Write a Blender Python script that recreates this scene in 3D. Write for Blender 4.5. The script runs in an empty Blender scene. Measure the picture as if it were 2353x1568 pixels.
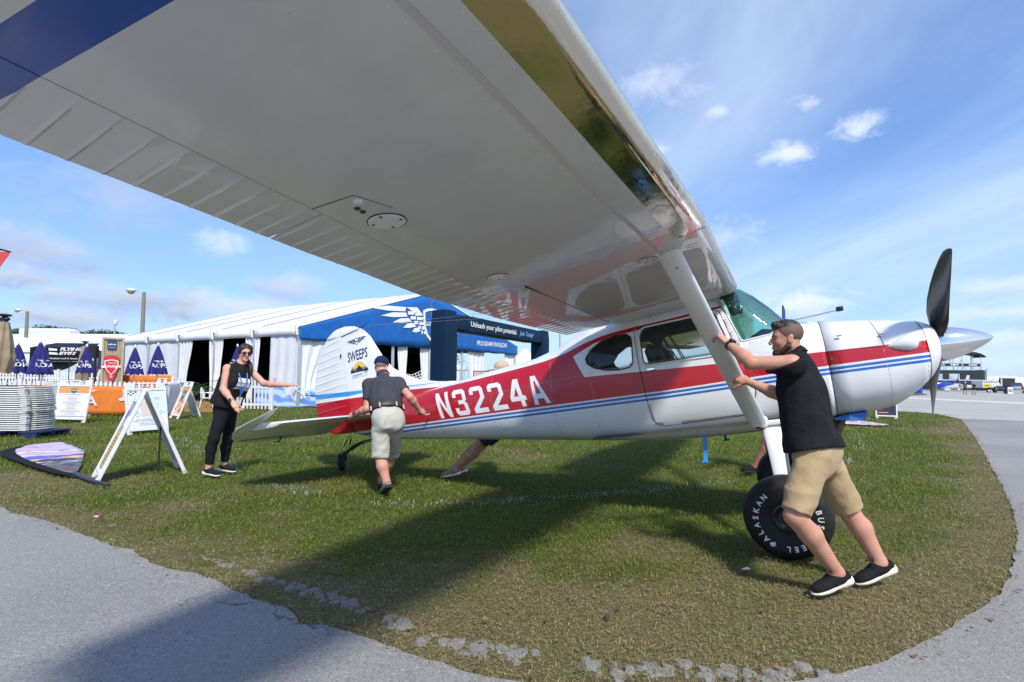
import bpy, bmesh, math, random
import numpy as np
from mathutils import Vector, Matrix, noise
random.seed(7); np.random.seed(7)
SC = bpy.context.scene
COL = SC.collection
R_ = math.radians
F_ = 1208.0; CX_ = 1176.5; CAMH = 1.30; PIT = R_(2.6); ROL = R_(0.6); CY_ = 875 - F_*math.tan(PIT)
CP = np.array([0, 0, CAMH])
_fw = np.array([0, math.cos(PIT), math.sin(PIT)]); _u0 = np.array([0, -math.sin(PIT), math.cos(PIT)]); _r0 = np.array([1., 0, 0])
_rt = _r0*math.cos(ROL) + _u0*math.sin(ROL); _up = _u0*math.cos(ROL) - _r0*math.sin(ROL)
cam = bpy.data.cameras.new('camera'); cam.sensor_width = 36; cam.lens = F_/2353*36
cam.shift_y = (CY_ - 784)/2353; cam.clip_start = .05; cam.clip_end = 3000
camo = bpy.data.objects.new('camera', cam); COL.objects.link(camo)
camo.matrix_world = Matrix(((_rt[0], _up[0], -_fw[0], 0), (_rt[1], _up[1], -_fw[1], 0), (_rt[2], _up[2], -_fw[2], CAMH), (0, 0, 0, 1)))
SC.camera = camo
def ray(px, py): return _fw + _rt*(px-CX_)/F_ - _up*(py-CY_)/F_
def gp(px, py, z=0.):
 d = ray(px, py); t = (z-CAMH)/d[2]; return Vector(CP + t*d)
def at(px, py, Y):
 d = ray(px, py); return Vector(CP + d*(Y/d[1]))
TH = R_(27.7); AL = R_(9.0)
UH = Vector((math.cos(TH), -math.sin(TH), 0)); LH = Vector((math.sin(TH), math.cos(TH), 0)); ZW = Vector((0, 0, 1))
BX = UH*math.cos(AL) + ZW*math.sin(AL); BY = LH; BZ = BX.cross(BY)
TG = gp(782, 1083)
BM = Matrix(((BX.x, BY.x, BZ.x, TG.x), (BX.y, BY.y, BZ.y, TG.y), (BX.z, BY.z, BZ.z, TG.z), (0, 0, 0, 1)))
def bw(x, y, z): return BM @ Vector((x, y, z))
SUNV = (UH*0.62 - LH*0.62 + ZW).normalized()
SUN_EL = math.asin(SUNV.z); SUN_AZ = math.atan2(SUNV.x, SUNV.y)
sun = bpy.data.lights.new('sun', 'SUN'); sun.energy = 3.7; sun.angle = R_(5.5); sun.color = (1, .955, .88)
suno = bpy.data.objects.new('sun', sun); COL.objects.link(suno)
suno.rotation_euler = (-SUNV).to_track_quat('-Z', 'Y').to_euler()
SC.view_settings.view_transform = 'Standard'; SC.view_settings.look = 'None'
SC.view_settings.exposure = 0.28; SC.view_settings.gamma = 1.0
try: SC.view_settings.use_curve_mapping = False
except Exception: pass
SC.cycles.max_bounces = 8; SC.cycles.transparent_max_bounces = 16
SC.cycles.caustics_reflective = False; SC.cycles.caustics_refractive = False
SC.cycles.sample_clamp_indirect = 6
try: SC.cycles.use_denoising = True
except Exception: pass
class NT:
 """tiny node-tree builder"""
 def __init__(s, tree): s.t = tree; s.n = tree.nodes; s.l = tree.links
 def add(s, typ, **kw):
  n = s.n.new(typ)
  for k, v in kw.items(): setattr(n, k, v)
  return n
 def link(s, a, b): s.l.new(a, b)
 def put(s, sock, v):
  if isinstance(v, (int, float)): sock.default_value = v
  elif isinstance(v, (tuple, list)):
   sock.default_value = tuple(v) if len(v) == len(sock.default_value) else tuple(v)+(1,)
  else: s.l.new(v, sock)
 def math(s, op, a, b=None, c=None, clamp=False):
  n = s.n.new('ShaderNodeMath'); n.operation = op; n.use_clamp = clamp
  s.put(n.inputs[0], a)
  if b is not None: s.put(n.inputs[1], b)
  if c is not None: s.put(n.inputs[2], c)
  return n.outputs[0]
 def mix(s, f, a, b, typ='RGBA', blend='MIX'):
  n = s.n.new('ShaderNodeMix'); n.data_type = typ; n.blend_type = blend
  ii = [i for i in n.inputs if i.enabled]
  s.put(ii[0], f); s.put(ii[1], a); s.put(ii[2], b)
  return [o for o in n.outputs if o.enabled][0]
 def noise(s, vec, scale, detail=4, rough=.5, dist=0, out=0):
  n = s.n.new('ShaderNodeTexNoise'); n.inputs['Scale'].default_value = scale
  n.inputs['Detail'].default_value = detail; n.inputs['Roughness'].default_value = rough; n.inputs['Distortion'].default_value = dist
  if vec is not None: s.l.new(vec, n.inputs['Vector'])
  return n.outputs[out]
 def ramp(s, f, stops):
  n = s.n.new('ShaderNodeValToRGB'); s.put(n.inputs[0], f); e = n.color_ramp.elements
  while len(e) < len(stops): e.new(.5)
  for el, (p, c) in zip(e, stops):
   el.position = p; el.color = tuple(c)+(1,) if len(c) == 3 else c
  return n.outputs[0]
 def mapr(s, v, a, b, c=0., d=1., smooth=False):
  n = s.n.new('ShaderNodeMapRange'); n.clamp = True
  if smooth: n.interpolation_type = 'SMOOTHSTEP'
  s.put(n.inputs[0], v)
  for i, x in enumerate((a, b, c, d)): n.inputs[i+1].default_value = x
  return n.outputs[0]
 def curve(s, v, pts):
  """piecewise linear y=f(x) through pts"""
  xs = [p[0] for p in pts]; ys = [p[1] for p in pts]
  x0, x1, y0, y1 = min(xs), max(xs), min(ys), max(ys)
  if y1-y0 < 1e-6: y1 = y0+1e-3
  f = s.mapr(v, x0, x1)
  n = s.n.new('ShaderNodeFloatCurve'); s.put(n.inputs['Value'], f)
  c = n.mapping.curves[0]
  P = [((x-x0)/(x1-x0), (y-y0)/(y1-y0)) for x, y in pts]
  c.points[0].location = P[0]; c.points[1].location = P[-1]
  for p in P[1:-1]: c.points.new(*p)
  for q in c.points: q.handle_type = 'VECTOR'
  n.mapping.update()
  return s.math('MULTIPLY_ADD', n.outputs[0], y1-y0, y0)
 def bump(s, h, strength=.3, dist=.01, normal=None):
  n = s.n.new('ShaderNodeBump'); n.inputs['Strength'].default_value = strength; n.inputs['Distance'].default_value = dist
  s.l.new(h, n.inputs['Height'])
  if normal is not None: s.l.new(normal, n.inputs['Normal'])
  return n.outputs[0]
w = bpy.data.worlds.new('World'); SC.world = w; w.use_nodes = True
t = NT(w.node_tree); t.n.clear()
out = t.add('ShaderNodeOutputWorld'); bg = t.add('ShaderNodeBackground'); t.link(bg.outputs[0], out.inputs[0])
sky = t.add('ShaderNodeTexSky'); sky.sky_type = 'NISHITA'; sky.sun_disc = False
sky.sun_elevation = SUN_EL; sky.sun_rotation = SUN_AZ; sky.altitude = 30; sky.air_density = 1.0; sky.dust_density = 0.6; sky.ozone_density = 2.0
tc = t.add('ShaderNodeTexCoord'); D = tc.outputs['Generated']
sx = t.add('ShaderNodeSeparateXYZ'); t.link(D, sx.inputs[0])
zc = t.math('MAXIMUM', sx.outputs[2], 0.0)
den = t.math('ADD', zc, .16)
cb = t.add('ShaderNodeCombineXYZ'); t.link(t.math('DIVIDE', sx.outputs[0], den), cb.inputs[0]); t.link(t.math('DIVIDE', sx.outputs[1], den), cb.inputs[1])
U = cb.outputs[0]
def mapping(tt, vec, scale=(1, 1, 1), loc=(0, 0, 0), rot=(0, 0, 0)):
 m = tt.add('ShaderNodeMapping'); tt.link(vec, m.inputs[0]); m.inputs['Scale'].default_value = scale; m.inputs['Location'].default_value = loc; m.inputs['Rotation'].default_value = rot
 return m.outputs[0]
ci = t.noise(mapping(t, U, (1.0, .45, 1), (2.3, .4, 0), (0, 0, .7)), 1.1, 8, .58, .5)
veil = t.noise(mapping(t, U, (.5, .4, 1), (8.1, 3.4, 0), (0, 0, .5)), .8, 4, .55, .3)
side_ = t.mapr(sx.outputs[0], -.45, .60, .0, 1.0, True)
cirrus = t.math('MULTIPLY', t.mapr(t.math('ADD', t.math('MULTIPLY', ci, .6), t.math('MULTIPLY', veil, .4)), .30, .74, 0, 1, True), t.math('MULTIPLY_ADD', side_, .74, .14))
hz = t.mapr(sx.outputs[2], -.02, .55, 1, 0, True)
satu = t.add('ShaderNodeHueSaturation'); satu.inputs['Saturation'].default_value = 1.12; satu.inputs['Value'].default_value = 1.0; t.link(t.mix(1.0, sky.outputs[0], (.86, 1.0, 1.30), blend='MULTIPLY'), satu.inputs['Color'])
base = t.mix(t.math('MULTIPLY_ADD', hz, .52, .10), satu.outputs[0], (3.1, 4.7, 7.2))
col = t.mix(cirrus, base, (5.3, 6.3, 7.8))
nzA = t.noise(mapping(t, D, (1, 1, 1.9)), 12, 8, .64, .4); nzB = t.noise(mapping(t, D, (1, 1, 1.5)), 30, 7, .62, .5); nz2 = t.noise(mapping(t, D, (1, 1, 2.2), (.3, .2, .012)), 11, 4, .6, .3); sdot = t.add
for cpx, cpy, rx, ry, op, lum, gry in ((1975, 290, .034, .019, .75, 1.0, .0), (1802, 352, .036, .019, .75, 1.0, .0), (1518, 190, .060, .036, .42, 1.0, .1), (1850, 238, .018, .010, .7, 1., 0), (1650, 258, .02, .01, .5, 1., 0), (535, 700, .085, .024, .95, .98, .45), (660, 660, .075, .026, .92, .8, .8), (325, 688, .16, .028, .95, .72, .9), (95, 580, .085, .032, .85, .72, .9), (30, 632, .06, .018, .85, .7, .9), (110, 730, .15, .018, .85, .72, .9), (510, 560, .045, .022, .5, 1.0, .2), (300, 455, .14, .055, .45, .75, .5), (390, 726, .06, .015, .85, .7, .9), (1835, 705, .07, .032, .85, 1.0, .25), (2320, 655, .09, .014, .6, 1.0, .4), (2300, 720, .06, .012, .55, 1., .4), (2320, 780, .07, .014, .6, 1.0, .5), (1680, 545, .05, .03, .4, 1.0, .1), (1510, 345, .02, .012, .6, 1., .1)):
 c_ = Vector(ray(cpx, cpy)).normalized(); r_ = c_.cross(Vector((0, 0, 1))).normalized(); u_ = r_.cross(c_)
 dots = []
 for ax_, sz in ((r_, rx), (u_, ry)):
  n = t.add('ShaderNodeVectorMath', operation='DOT_PRODUCT'); t.link(D, n.inputs[0]); n.inputs[1].default_value = tuple(ax_/sz); dots.append(n.outputs['Value'])
 fr_ = t.add('ShaderNodeVectorMath', operation='DOT_PRODUCT'); t.link(D, fr_.inputs[0]); fr_.inputs[1].default_value = tuple(c_)
 rr_ = t.math('ADD', t.math('MULTIPLY', dots[0], dots[0]), t.math('MULTIPLY', dots[1], dots[1]))
 m_ = t.mapr(t.math('ADD', t.math('SQRT', rr_), t.math('MULTIPLY', t.math('SUBTRACT', nzA if rx > .07 else nzB, .5), 3.0)), -.2, 1.3, 1, 0, True)
 m_ = t.math('MULTIPLY', t.math('MULTIPLY', m_, op), t.math('GREATER_THAN', fr_.outputs['Value'], 0))
 sh_ = t.math('MULTIPLY', t.mapr(t.math('ADD', dots[1], t.math('MULTIPLY', t.math('SUBTRACT', nz2, .5), 3.0)), -.9, .9, 1, 0), gry)
 col = t.mix(m_, col, t.mix(sh_, (6.6*lum, 7.0*lum, 7.7*lum), (2.3, 2.8, 4.2)))
t.link(col, bg.inputs[0]); bg.inputs[1].default_value = 0.128
MATS = {}
def new_mat(name):
 m = bpy.data.materials.new(name); m.use_nodes = True; tt = NT(m.node_tree); tt.n.clear()
 o = tt.add('ShaderNodeOutputMaterial'); b = tt.add('ShaderNodeBsdfPrincipled'); tt.link(b.outputs[0], o.inputs[0])
 return m, tt, b, o
def pm_(name, col, rough=.5, metal=0, coat=0, var=.0, vs=6, bump=0, bs=60, spec=.5, bd=.004, detail=4, sheen=0, trans=0, sss=0):
 if name in MATS: return MATS[name]
 m, tt, b, o = new_mat(name)
 b.inputs['Roughness'].default_value = rough; b.inputs['Metallic'].default_value = metal
 b.inputs['Coat Weight'].default_value = coat; b.inputs['Coat Roughness'].default_value = .05
 b.inputs['Specular IOR Level'].default_value = spec
 if sheen: b.inputs['Sheen Weight'].default_value = sheen
 if sss:
  b.inputs['Subsurface Weight'].default_value = sss; b.inputs['Subsurface Radius'].default_value = (.012, .005, .003); b.inputs['Subsurface Scale'].default_value = .6
 co = tt.add('ShaderNodeTexCoord').outputs['Object']
 if var:
  nz = tt.noise(co, vs, detail, .6)
  f = tt.mapr(nz, .3, .7)
  lo = tuple(max(0, c*(1-var)) for c in col); hi = tuple(min(1, c*(1+var)) for c in col)
  tt.link(tt.mix(f, lo, hi), b.inputs['Base Color'])
  tt.link(tt.mapr(nz, .3, .7, max(0.02, rough*(1-var*.4)), min(1, rough*(1+var*.4))), b.inputs['Roughness'])
 else: b.inputs['Base Color'].default_value = tuple(col)+(1,)
 if bump: tt.link(tt.bump(tt.noise(co, bs, detail, .6), bump, bd), b.inputs['Normal'])
 MATS[name] = m
 return m
def cloth(name, col, var=.12, bump=.35, fold=7, rough=.85, trans=.0):
 """woven cloth: soft folds + fine weave"""
 if name in MATS: return MATS[name]
 m, tt, b, o = new_mat(name)
 b.inputs['Roughness'].default_value = rough; b.inputs['Specular IOR Level'].default_value = .2; b.inputs['Sheen Weight'].default_value = .12 if max(col) > .08 else 0
 co = tt.add('ShaderNodeTexCoord').outputs['Object']
 n1 = tt.noise(co, fold, 4, .55, .6); n2 = tt.noise(co, 300, 2, .5)
 lo = tuple(c*(1-var) for c in col); hi = tuple(min(1, c*(1+var)) for c in col)
 tt.link(tt.mix(tt.mapr(n1, .3, .7), lo, hi), b.inputs['Base Color'])
 n_ = tt.bump(n1, bump, .03); tt.link(tt.bump(n2, .12, .002, n_), b.inputs['Normal'])
 if trans:
  tr = tt.add('ShaderNodeBsdfTranslucent'); tr.inputs[0].default_value = tuple(col)+(1,)
  mx = tt.add('ShaderNodeMixShader'); mx.inputs[0].default_value = trans
  tt.link(b.outputs[0], mx.inputs[1]); tt.link(tr.outputs[0], mx.inputs[2]); tt.link(mx.outputs[0], o.inputs[0])
 MATS[name] = m
 return m
def glass_mat(name, tint=(.8, .92, .88), refl=1.0, rough=.02, density=.25):
 if name in MATS: return MATS[name]
 m = bpy.data.materials.new(name); m.use_nodes = True; tt = NT(m.node_tree); tt.n.clear()
 o = tt.add('ShaderNodeOutputMaterial'); tr = tt.add('ShaderNodeBsdfTransparent'); tr.inputs[0].default_value = tuple(tint)+(1,)
 gl = tt.add('ShaderNodeBsdfGlossy'); gl.inputs['Roughness'].default_value = rough
 fr = tt.add('ShaderNodeFresnel'); fr.inputs[0].default_value = 1.5
 df = tt.add('ShaderNodeBsdfDiffuse'); df.inputs[0].default_value = tuple(c*.7 for c in tint)+(1,)
 m1 = tt.add('ShaderNodeMixShader'); m1.inputs[0].default_value = density; tt.link(tr.outputs[0], m1.inputs[1]); tt.link(df.outputs[0], m1.inputs[2])
 mx = tt.add('ShaderNodeMixShader'); tt.link(tt.math('MULTIPLY', fr.outputs[0], refl, clamp=True), mx.inputs[0])
 tt.link(m1.outputs[0], mx.inputs[1]); tt.link(gl.outputs[0], mx.inputs[2]); tt.link(mx.outputs[0], o.inputs[0])
 MATS[name] = m
 return m
def tag(o, label=None, cat=None, group=None, kind=None):
 if label: o['label'] = label
 if cat: o['category'] = cat
 if group: o['group'] = group
 if kind: o['kind'] = kind
 return o
def thing(name, label, cat, loc=(0, 0, 0), rz=0, group=None, M=None):
 o = bpy.data.objects.new(name, None); COL.objects.link(o); o.empty_display_size = .1
 if M is not None: o.matrix_world = M
 else: o.location = loc; o.rotation_euler = (0, 0, rz)
 return tag(o, label, cat, group)
def kids(o): return [c for c in bpy.data.objects if c.parent == o]
def dup(root, label=None, group=None, loc=None, rz=None):
 ch = {}
 for c in bpy.data.objects:
  if c.parent: ch.setdefault(c.parent.name, []).append(c)
 def rec(o, par):
  c = o.copy(); COL.objects.link(c)
  if par: c.parent = par
  for k in ch.get(o.name, []): rec(k, c)
  return c
 r = rec(root, None)
 if label: r['label'] = label
 if group: r['group'] = group
 if loc is not None: r.location = loc
 if rz is not None: r.rotation_euler = (0, 0, rz)
 return r
class MB:
 def __init__(s): s.v = []; s.f = []; s.m = []
 def add(s, vs, fs, mi=0, M=None):
  b = len(s.v)
  if M is not None: vs = [M @ Vector(p) for p in vs]
  s.v.extend([tuple(p) for p in vs]); s.f.extend([tuple(b+i for i in f) for f in fs]); s.m.extend([mi]*len(fs))
  return s
 def box(s, c, d, mi=0, M=None, bev=0):
  x, y, z = d[0]/2, d[1]/2, d[2]/2
  if bev:
   b = min(bev, x*.9, y*.9, z*.9)
   vs = [];
   for sx_ in (-1, 1):
    for sy_ in (-1, 1):
     for sz_ in (-1, 1):
      vs += [(c[0]+sx_*(x-b), c[1]+sy_*(y-b), c[2]+sz_*z), (c[0]+sx_*(x-b), c[1]+sy_*y, c[2]+sz_*(z-b)), (c[0]+sx_*x, c[1]+sy_*(y-b), c[2]+sz_*(z-b))]
   def I(i, j, k, a): return ((i*2+j)*2+k)*3+a
   fs = []
   for k in (0, 1): fs.append([I(0, 0, k, 0), I(1, 0, k, 0), I(1, 1, k, 0), I(0, 1, k, 0)])
   for j in (0, 1): fs.append([I(0, j, 0, 1), I(1, j, 0, 1), I(1, j, 1, 1), I(0, j, 1, 1)])
   for i in (0, 1): fs.append([I(i, 0, 0, 2), I(i, 1, 0, 2), I(i, 1, 1, 2), I(i, 0, 1, 2)])
   for i in (0, 1):
    for j in (0, 1): fs.append([I(i, j, 0, 1), I(i, j, 1, 1), I(i, j, 1, 2), I(i, j, 0, 2)])
   for i in (0, 1):
    for k in (0, 1): fs.append([I(i, 0, k, 0), I(i, 1, k, 0), I(i, 1, k, 2), I(i, 0, k, 2)])
   for j in (0, 1):
    for k in (0, 1): fs.append([I(0, j, k, 0), I(1, j, k, 0), I(1, j, k, 1), I(0, j, k, 1)])
   for i in (0, 1):
    for j in (0, 1):
     for k in (0, 1): fs.append([I(i, j, k, 0), I(i, j, k, 1), I(i, j, k, 2)])
   return s.add(vs, fs, mi, M)
  vs = [(c[0]+a*x, c[1]+b*y, c[2]+e*z) for a in (-1, 1) for b in (-1, 1) for e in (-1, 1)]
  return s.add(vs, [(0, 1, 3, 2), (4, 6, 7, 5), (0, 4, 5, 1), (2, 3, 7, 6), (0, 2, 6, 4), (1, 5, 7, 3)], mi, M)
 def bar(s, a, b, wd, h=None, mi=0, upv=(0, 0, 1)):
  """box beam from a to b"""
  a = Vector(a); b = Vector(b); h = h or wd; d = b-a; L = d.length; x = d/L
  u = Vector(upv);
  if abs(x.dot(u)) > .98: u = Vector((1, 0, 0))
  y = u.cross(x).normalized(); z = x.cross(y)
  M = Matrix(((x.x, y.x, z.x, a.x), (x.y, y.y, z.y, a.y), (x.z, y.z, z.z, a.z), (0, 0, 0, 1)))
  return s.box((L/2, 0, 0), (L, wd, h), mi, M)
 def loft(s, rings, mi=0, cap0=True, cap1=True, closed=True):
  n = len(rings[0]); vs = [p for r in rings for p in r]; fs = []
  for i in range(len(rings)-1):
   for j in range(n if closed else n-1):
    k = (j+1) % n; fs.append((i*n+j, i*n+k, (i+1)*n+k, (i+1)*n+j))
  if cap0: fs.append(tuple(reversed(range(n))))
  if cap1: fs.append(tuple((len(rings)-1)*n+j for j in range(n)))
  return s.add(vs, fs, mi)
 def tube(s, pts, r, n=8, mi=0, caps=True, flat=1.0):
  pts = [Vector(p) for p in pts]; rr = r if isinstance(r, (list, tuple)) else [r]*len(pts)
  rings = []; pu_ = None
  for i, p in enumerate(pts):
   d = (pts[min(i+1, len(pts)-1)]-pts[max(i-1, 0)]).normalized()
   if pu_ is None:
    pu_ = Vector((0, 0, 1)) if abs(d.z) < .9 else Vector((1, 0, 0))
   a = d.cross(pu_).normalized(); pu_ = a.cross(d).normalized()
   rings.append([p + (a*math.cos(2*math.pi*j/n) + pu_*math.sin(2*math.pi*j/n)*flat)*rr[i] for j in range(n)])
  return s.loft(rings, mi, caps, caps)
 def lathe(s, prof, n=24, mi=0, M=None, cap=False):
  """prof: (radius, z) list, revolved about z"""
  b = MB(); rings = [[(r*math.cos(2*math.pi*j/n), r*math.sin(2*math.pi*j/n), z) for j in range(n)] for r, z in prof]
  b.loft(rings, 0, cap, cap); return s.add(b.v, b.f, mi, M)
 def ell(s, c, r, n=12, m=8, mi=0, M=None):
  b = MB(); pr = [(max(1e-4, math.sin(math.pi*i/m)), -math.cos(math.pi*i/m)) for i in range(m+1)]
  b.lathe(pr, n); vs = [(c[0]+p[0]*r[0], c[1]+p[1]*r[1], c[2]+p[2]*r[2]) for p in b.v]
  return s.add(vs, b.f, mi, M)
 def prism(s, poly, h, mi=0, M=None, z0=0):
  """2D polygon extruded along z"""
  n = len(poly); vs = [(p[0], p[1], z0) for p in poly] + [(p[0], p[1], z0+h) for p in poly]
  fs = [tuple(reversed(range(n))), tuple(range(n, 2*n))] + [(i, (i+1) % n, n+(i+1) % n, n+i) for i in range(n)]
  return s.add(vs, fs, mi, M)
 def quad(s, a, b, c, d, mi=0): return s.add([a, b, c, d], [(0, 1, 2, 3)], mi)
 def build(s, name, mats, parent=None, smooth=None, merge=False, M=None):
  me = bpy.data.meshes.new(name); me.from_pydata(s.v, [], s.f)
  mats = mats if isinstance(mats, (list, tuple)) else [mats]
  for m in mats: me.materials.append(m)
  if len(mats) > 1: me.polygons.foreach_set('material_index', s.m)
  bm = bmesh.new(); bm.from_mesh(me)
  if merge: bmesh.ops.remove_doubles(bm, verts=bm.verts, dist=1e-5)
  bmesh.ops.recalc_face_normals(bm, faces=bm.faces); bm.to_mesh(me); bm.free()
  if smooth is not None:
   me.polygons.foreach_set('use_smooth', [True]*len(me.polygons)); me.set_sharp_from_angle(angle=R_(smooth))
  me.update(); o = bpy.data.objects.new(name, me); COL.objects.link(o)
  if parent: o.parent = parent
  if M is not None: o.matrix_local = M
  return o
def frame_M(o, x, y):
 """matrix with local x,y axes in given world directions"""
 o = Vector(o); x = Vector(x).normalized(); z = x.cross(Vector(y)).normalized(); y = z.cross(x)
 return Matrix(((x.x, y.x, z.x, o.x), (x.y, y.y, z.y, o.y), (x.z, y.z, z.z, o.z), (0, 0, 0, 1)))
def text2d(s, h=1.0, width=None, bold=0.0, shear=0.0, space=1.0, align='CENTER', res=2):
 """flat glyph mesh (verts 2D, faces); h = cap height; optional total width"""
 c = bpy.data.curves.new('t', 'FONT'); c.body = s; c.fill_mode = 'FRONT'; c.resolution_u = res; c.offset = bold; c.shear = shear; c.space_character = space
 c.dimensions = '2D'
 ob = bpy.data.objects.new('t', c); me = bpy.data.meshes.new_from_object(ob)
 vs = [(v.co.x, v.co.y) for v in me.vertices]; fs = [tuple(p.vertices) for p in me.polygons]
 bpy.data.objects.remove(ob); bpy.data.meshes.remove(me); bpy.data.curves.remove(c)
 if not vs: return [], []
 x0 = min(v[0] for v in vs); x1 = max(v[0] for v in vs); k = h/.70
 kx = k if width is None else width/max(1e-6, x1-x0)
 xo = {'CENTER': (x0+x1)/2, 'LEFT': x0, 'RIGHT': x1}[align]
 return [((x-xo)*kx, y*k) for x, y in vs], fs
def put_text(mb, s, M, h, off=.003, mi=0, **kw):
 vs, fs = text2d(s, h, **kw); mb.add([(x, y, off) for x, y in vs], fs, mi, M); return mb
def arc(cx, cy, rx, ry, a0, a1, n):
 return [(cx+rx*math.cos(R_(a0+(a1-a0)*i/n)), cy+ry*math.sin(R_(a0+(a1-a0)*i/n))) for i in range(n+1)]
def emblem(shield=True):
 """winged shield: list of 2D polygons, about 2 wide, centred"""
 polys = []
 for sg in (-1, 1):
  L_ = [((.60, .42), (.62, .30), (1.32, .27)), ((.60, .27), (.57, .16), (1.12, .10)), ((.54, .13), (.47, .04), (.88, -.04)), ((.45, .01), (.37, -.08), (.66, -.15)), ((.35, -.11), (.26, -.19), (.46, -.24))]
  for a, b, c in L_:
   p = [a, ((a[0]*.45+c[0]*.55), a[1]*.55+c[1]*.45+.035), c, ((b[0]*.45+c[0]*.55), b[1]*.6+c[1]*.4-.035), b]
   polys.append([(sg*x, y) for x, y in (p if sg > 0 else p[::-1])])
  B_ = [[(.27, .42), (.40, .36), (.60, .50), (.36, .54)]]
  for k in range(5):
   y0 = .40-.125*k; w_ = (.58, .52, .44, .35, .27)[k]; x0 = .24-.025*k
   for a, b in ((x0, (x0+w_)/2-.012), ((x0+w_)/2+.012, w_-.02)): B_.append([(a, y0-.075-.02*(a-x0)), (b, y0-.10), (b, y0), (a, y0+.005)])
  for p in B_: polys.append([(sg*x, y-.08) for x, y in (p if sg > 0 else p[::-1])])
 if shield:
  o = [(0, -.50), (.13, -.32), (.2, -.05), (.22, .40), (.12, .47), (0, .5), (-.12, .47), (-.22, .40), (-.2, -.05), (-.13, -.32)]
  i = [(x*.78, y*.84+.01) for x, y in o]
  n = len(o)
  for k in range(n): polys.append([o[k], o[(k+1) % n], i[(k+1) % n], i[k]])
  polys.append([(-.172, .10), (.172, .10), (.168, -.02), (-.168, -.02)])
 return polys
def put_polys(mb, polys, M, sx=1, sy=1, off=.003, mi=0, dx=0, dy=0):
 for p in polys: mb.add([(x*sx+dx, y*sy+dy, off) for x, y in p], [tuple(range(len(p)))], mi, M)
 return mb
# ================================================================ ground
def fbm(p, sc, oc=4): return noise.fractal(Vector((p[0]*sc, p[1]*sc, 3.7)), 1.0, 2.0, oc)
EDGE_A = [(-700, 1080), (-300, 1120), (0, 1165), (24, 1180), (100, 1194), (172, 1222), (224, 1246), (300, 1264), (360, 1300), (448, 1320), (496, 1334), (540, 1358), (592, 1378), (656, 1394), (682, 1418), (690, 1434), (752, 1438), (832, 1462), (916, 1498), (1051, 1540), (1148, 1562), (1300, 1590), (1500, 1608)]
EDGE_B = [(1650, 1596), (1799, 1572), (1929, 1552), (2059, 1507), (2189, 1442), (2273, 1390), (2322, 1325), (2338, 1240), (2325, 1162), (2299, 1110), (2267, 1052), (2240, 1005), (2207, 963)]
EA = [gp(*p) for p in EDGE_A]; EB = [gp(*p) for p in EDGE_B]
def densify(pts, step, jit=0.0, sc=3.0):
 o = []
 for a, b in zip(pts[:-1], pts[1:]):
  n = max(1, int((b-a).length/step))
  for i in range(n):
   p = a.lerp(b, i/n)
   if jit: p = p + Vector((fbm((p.x, p.y+50), sc), fbm((p.x+90, p.y), sc), 0))*jit
   o.append(p)
 o.append(pts[-1]); return o
EDGE = densify(EA, .03, .028, 5.5) + densify(EB, .03, .025, 5.5)
edge_np = np.array([(p.x, p.y) for p in EDGE])
seamR = gp(2353, 969); seamR2 = seamR + (seamR-EB[-1]).normalized()*60
pave_poly = [(p.x, p.y) for p in EDGE] + [(seamR2.x, seamR2.y), (40, -30), (-40, -30), (-40, EA[0].y)]
TR = [gp(*p) for p in [(2207, 963), (2151, 952), (2110, 948), (2069, 946), (2000, 942), (1900, 938), (1780, 933)]]
TRd = densify(TR, .12, .10, 1.4)
far1 = TR[-1] + Vector((-2.0, 6, 0)); far2 = Vector((4, 300, 0));
tar_poly = [(p.x, p.y) for p in TRd] + [(far1.x, far1.y), (far1.x+1, far1.y+25), (far2.x, far2.y), (300, 300), (seamR2.x+60, seamR2.y-2), (seamR2.x, seamR2.y)]
def in_poly(px, py, poly):
 c = np.zeros(px.shape, bool); n = len(poly); j = n-1
 for i in range(n):
  xi, yi = poly[i]; xj, yj = poly[j]
  if yi != yj:
   k = ((yi > py) != (yj > py)) & (px < (xj-xi)*(py-yi)/(yj-yi)+xi); c ^= k
  j = i
 return c
def sheet(name, poly, z, mat, h=None):
 me = bpy.data.meshes.new(name); bm = bmesh.new()
 vs = [bm.verts.new((x, y, z)) for x, y in poly]; f = bm.faces.new(vs)
 bmesh.ops.triangulate(bm, faces=[f], ngon_method='EAR_CLIP'); bmesh.ops.recalc_face_normals(bm, faces=bm.faces)
 if sum(f.normal.z for f in bm.faces) < 0: bmesh.ops.reverse_faces(bm, faces=bm.faces)
 bm.to_mesh(me); bm.free(); me.materials.append(mat)
 o = bpy.data.objects.new(name, me); COL.objects.link(o); return o
CHALK = [[gp(*p) for p in [(420, 1010), (500, 1052), (580, 1092), (660, 1125), (760, 1147), (880, 1158), (1000, 1160), (1150, 1154), (1330, 1141), (1500, 1128), (1680, 1108)]],
         [gp(*p) for p in [(1860, 1090), (1935, 1068), (1978, 1040), (1985, 1015), (1960, 992), (1925, 975)]]]
CH = np.array([(p.x, p.y) for c in CHALK for p in densify(c, .08)])
EP = edge_np[::3]
def near(P, Q, chunk=20000):
 """distance from each point of P to the nearest of Q"""
 o = np.empty(len(P))
 for i in range(0, len(P), chunk):
  a = P[i:i+chunk]; o[i:i+chunk] = np.sqrt(((a[:, None, :]-Q[None, :, :])**2).sum(2).min(1))
 return o
_rng = np.random.RandomState(11); _G = _rng.rand(256, 256)
def vnoise(x, y):
 xi = np.floor(x).astype(int); yi = np.floor(y).astype(int); fx = x-xi; fy = y-yi; fx = fx*fx*(3-2*fx); fy = fy*fy*(3-2*fy)
 g = lambda a, b: _G[a % 256, b % 256]
 return (g(xi, yi)*(1-fx)+g(xi+1, yi)*fx)*(1-fy) + (g(xi, yi+1)*(1-fx)+g(xi+1, yi+1)*fx)*fy
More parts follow.
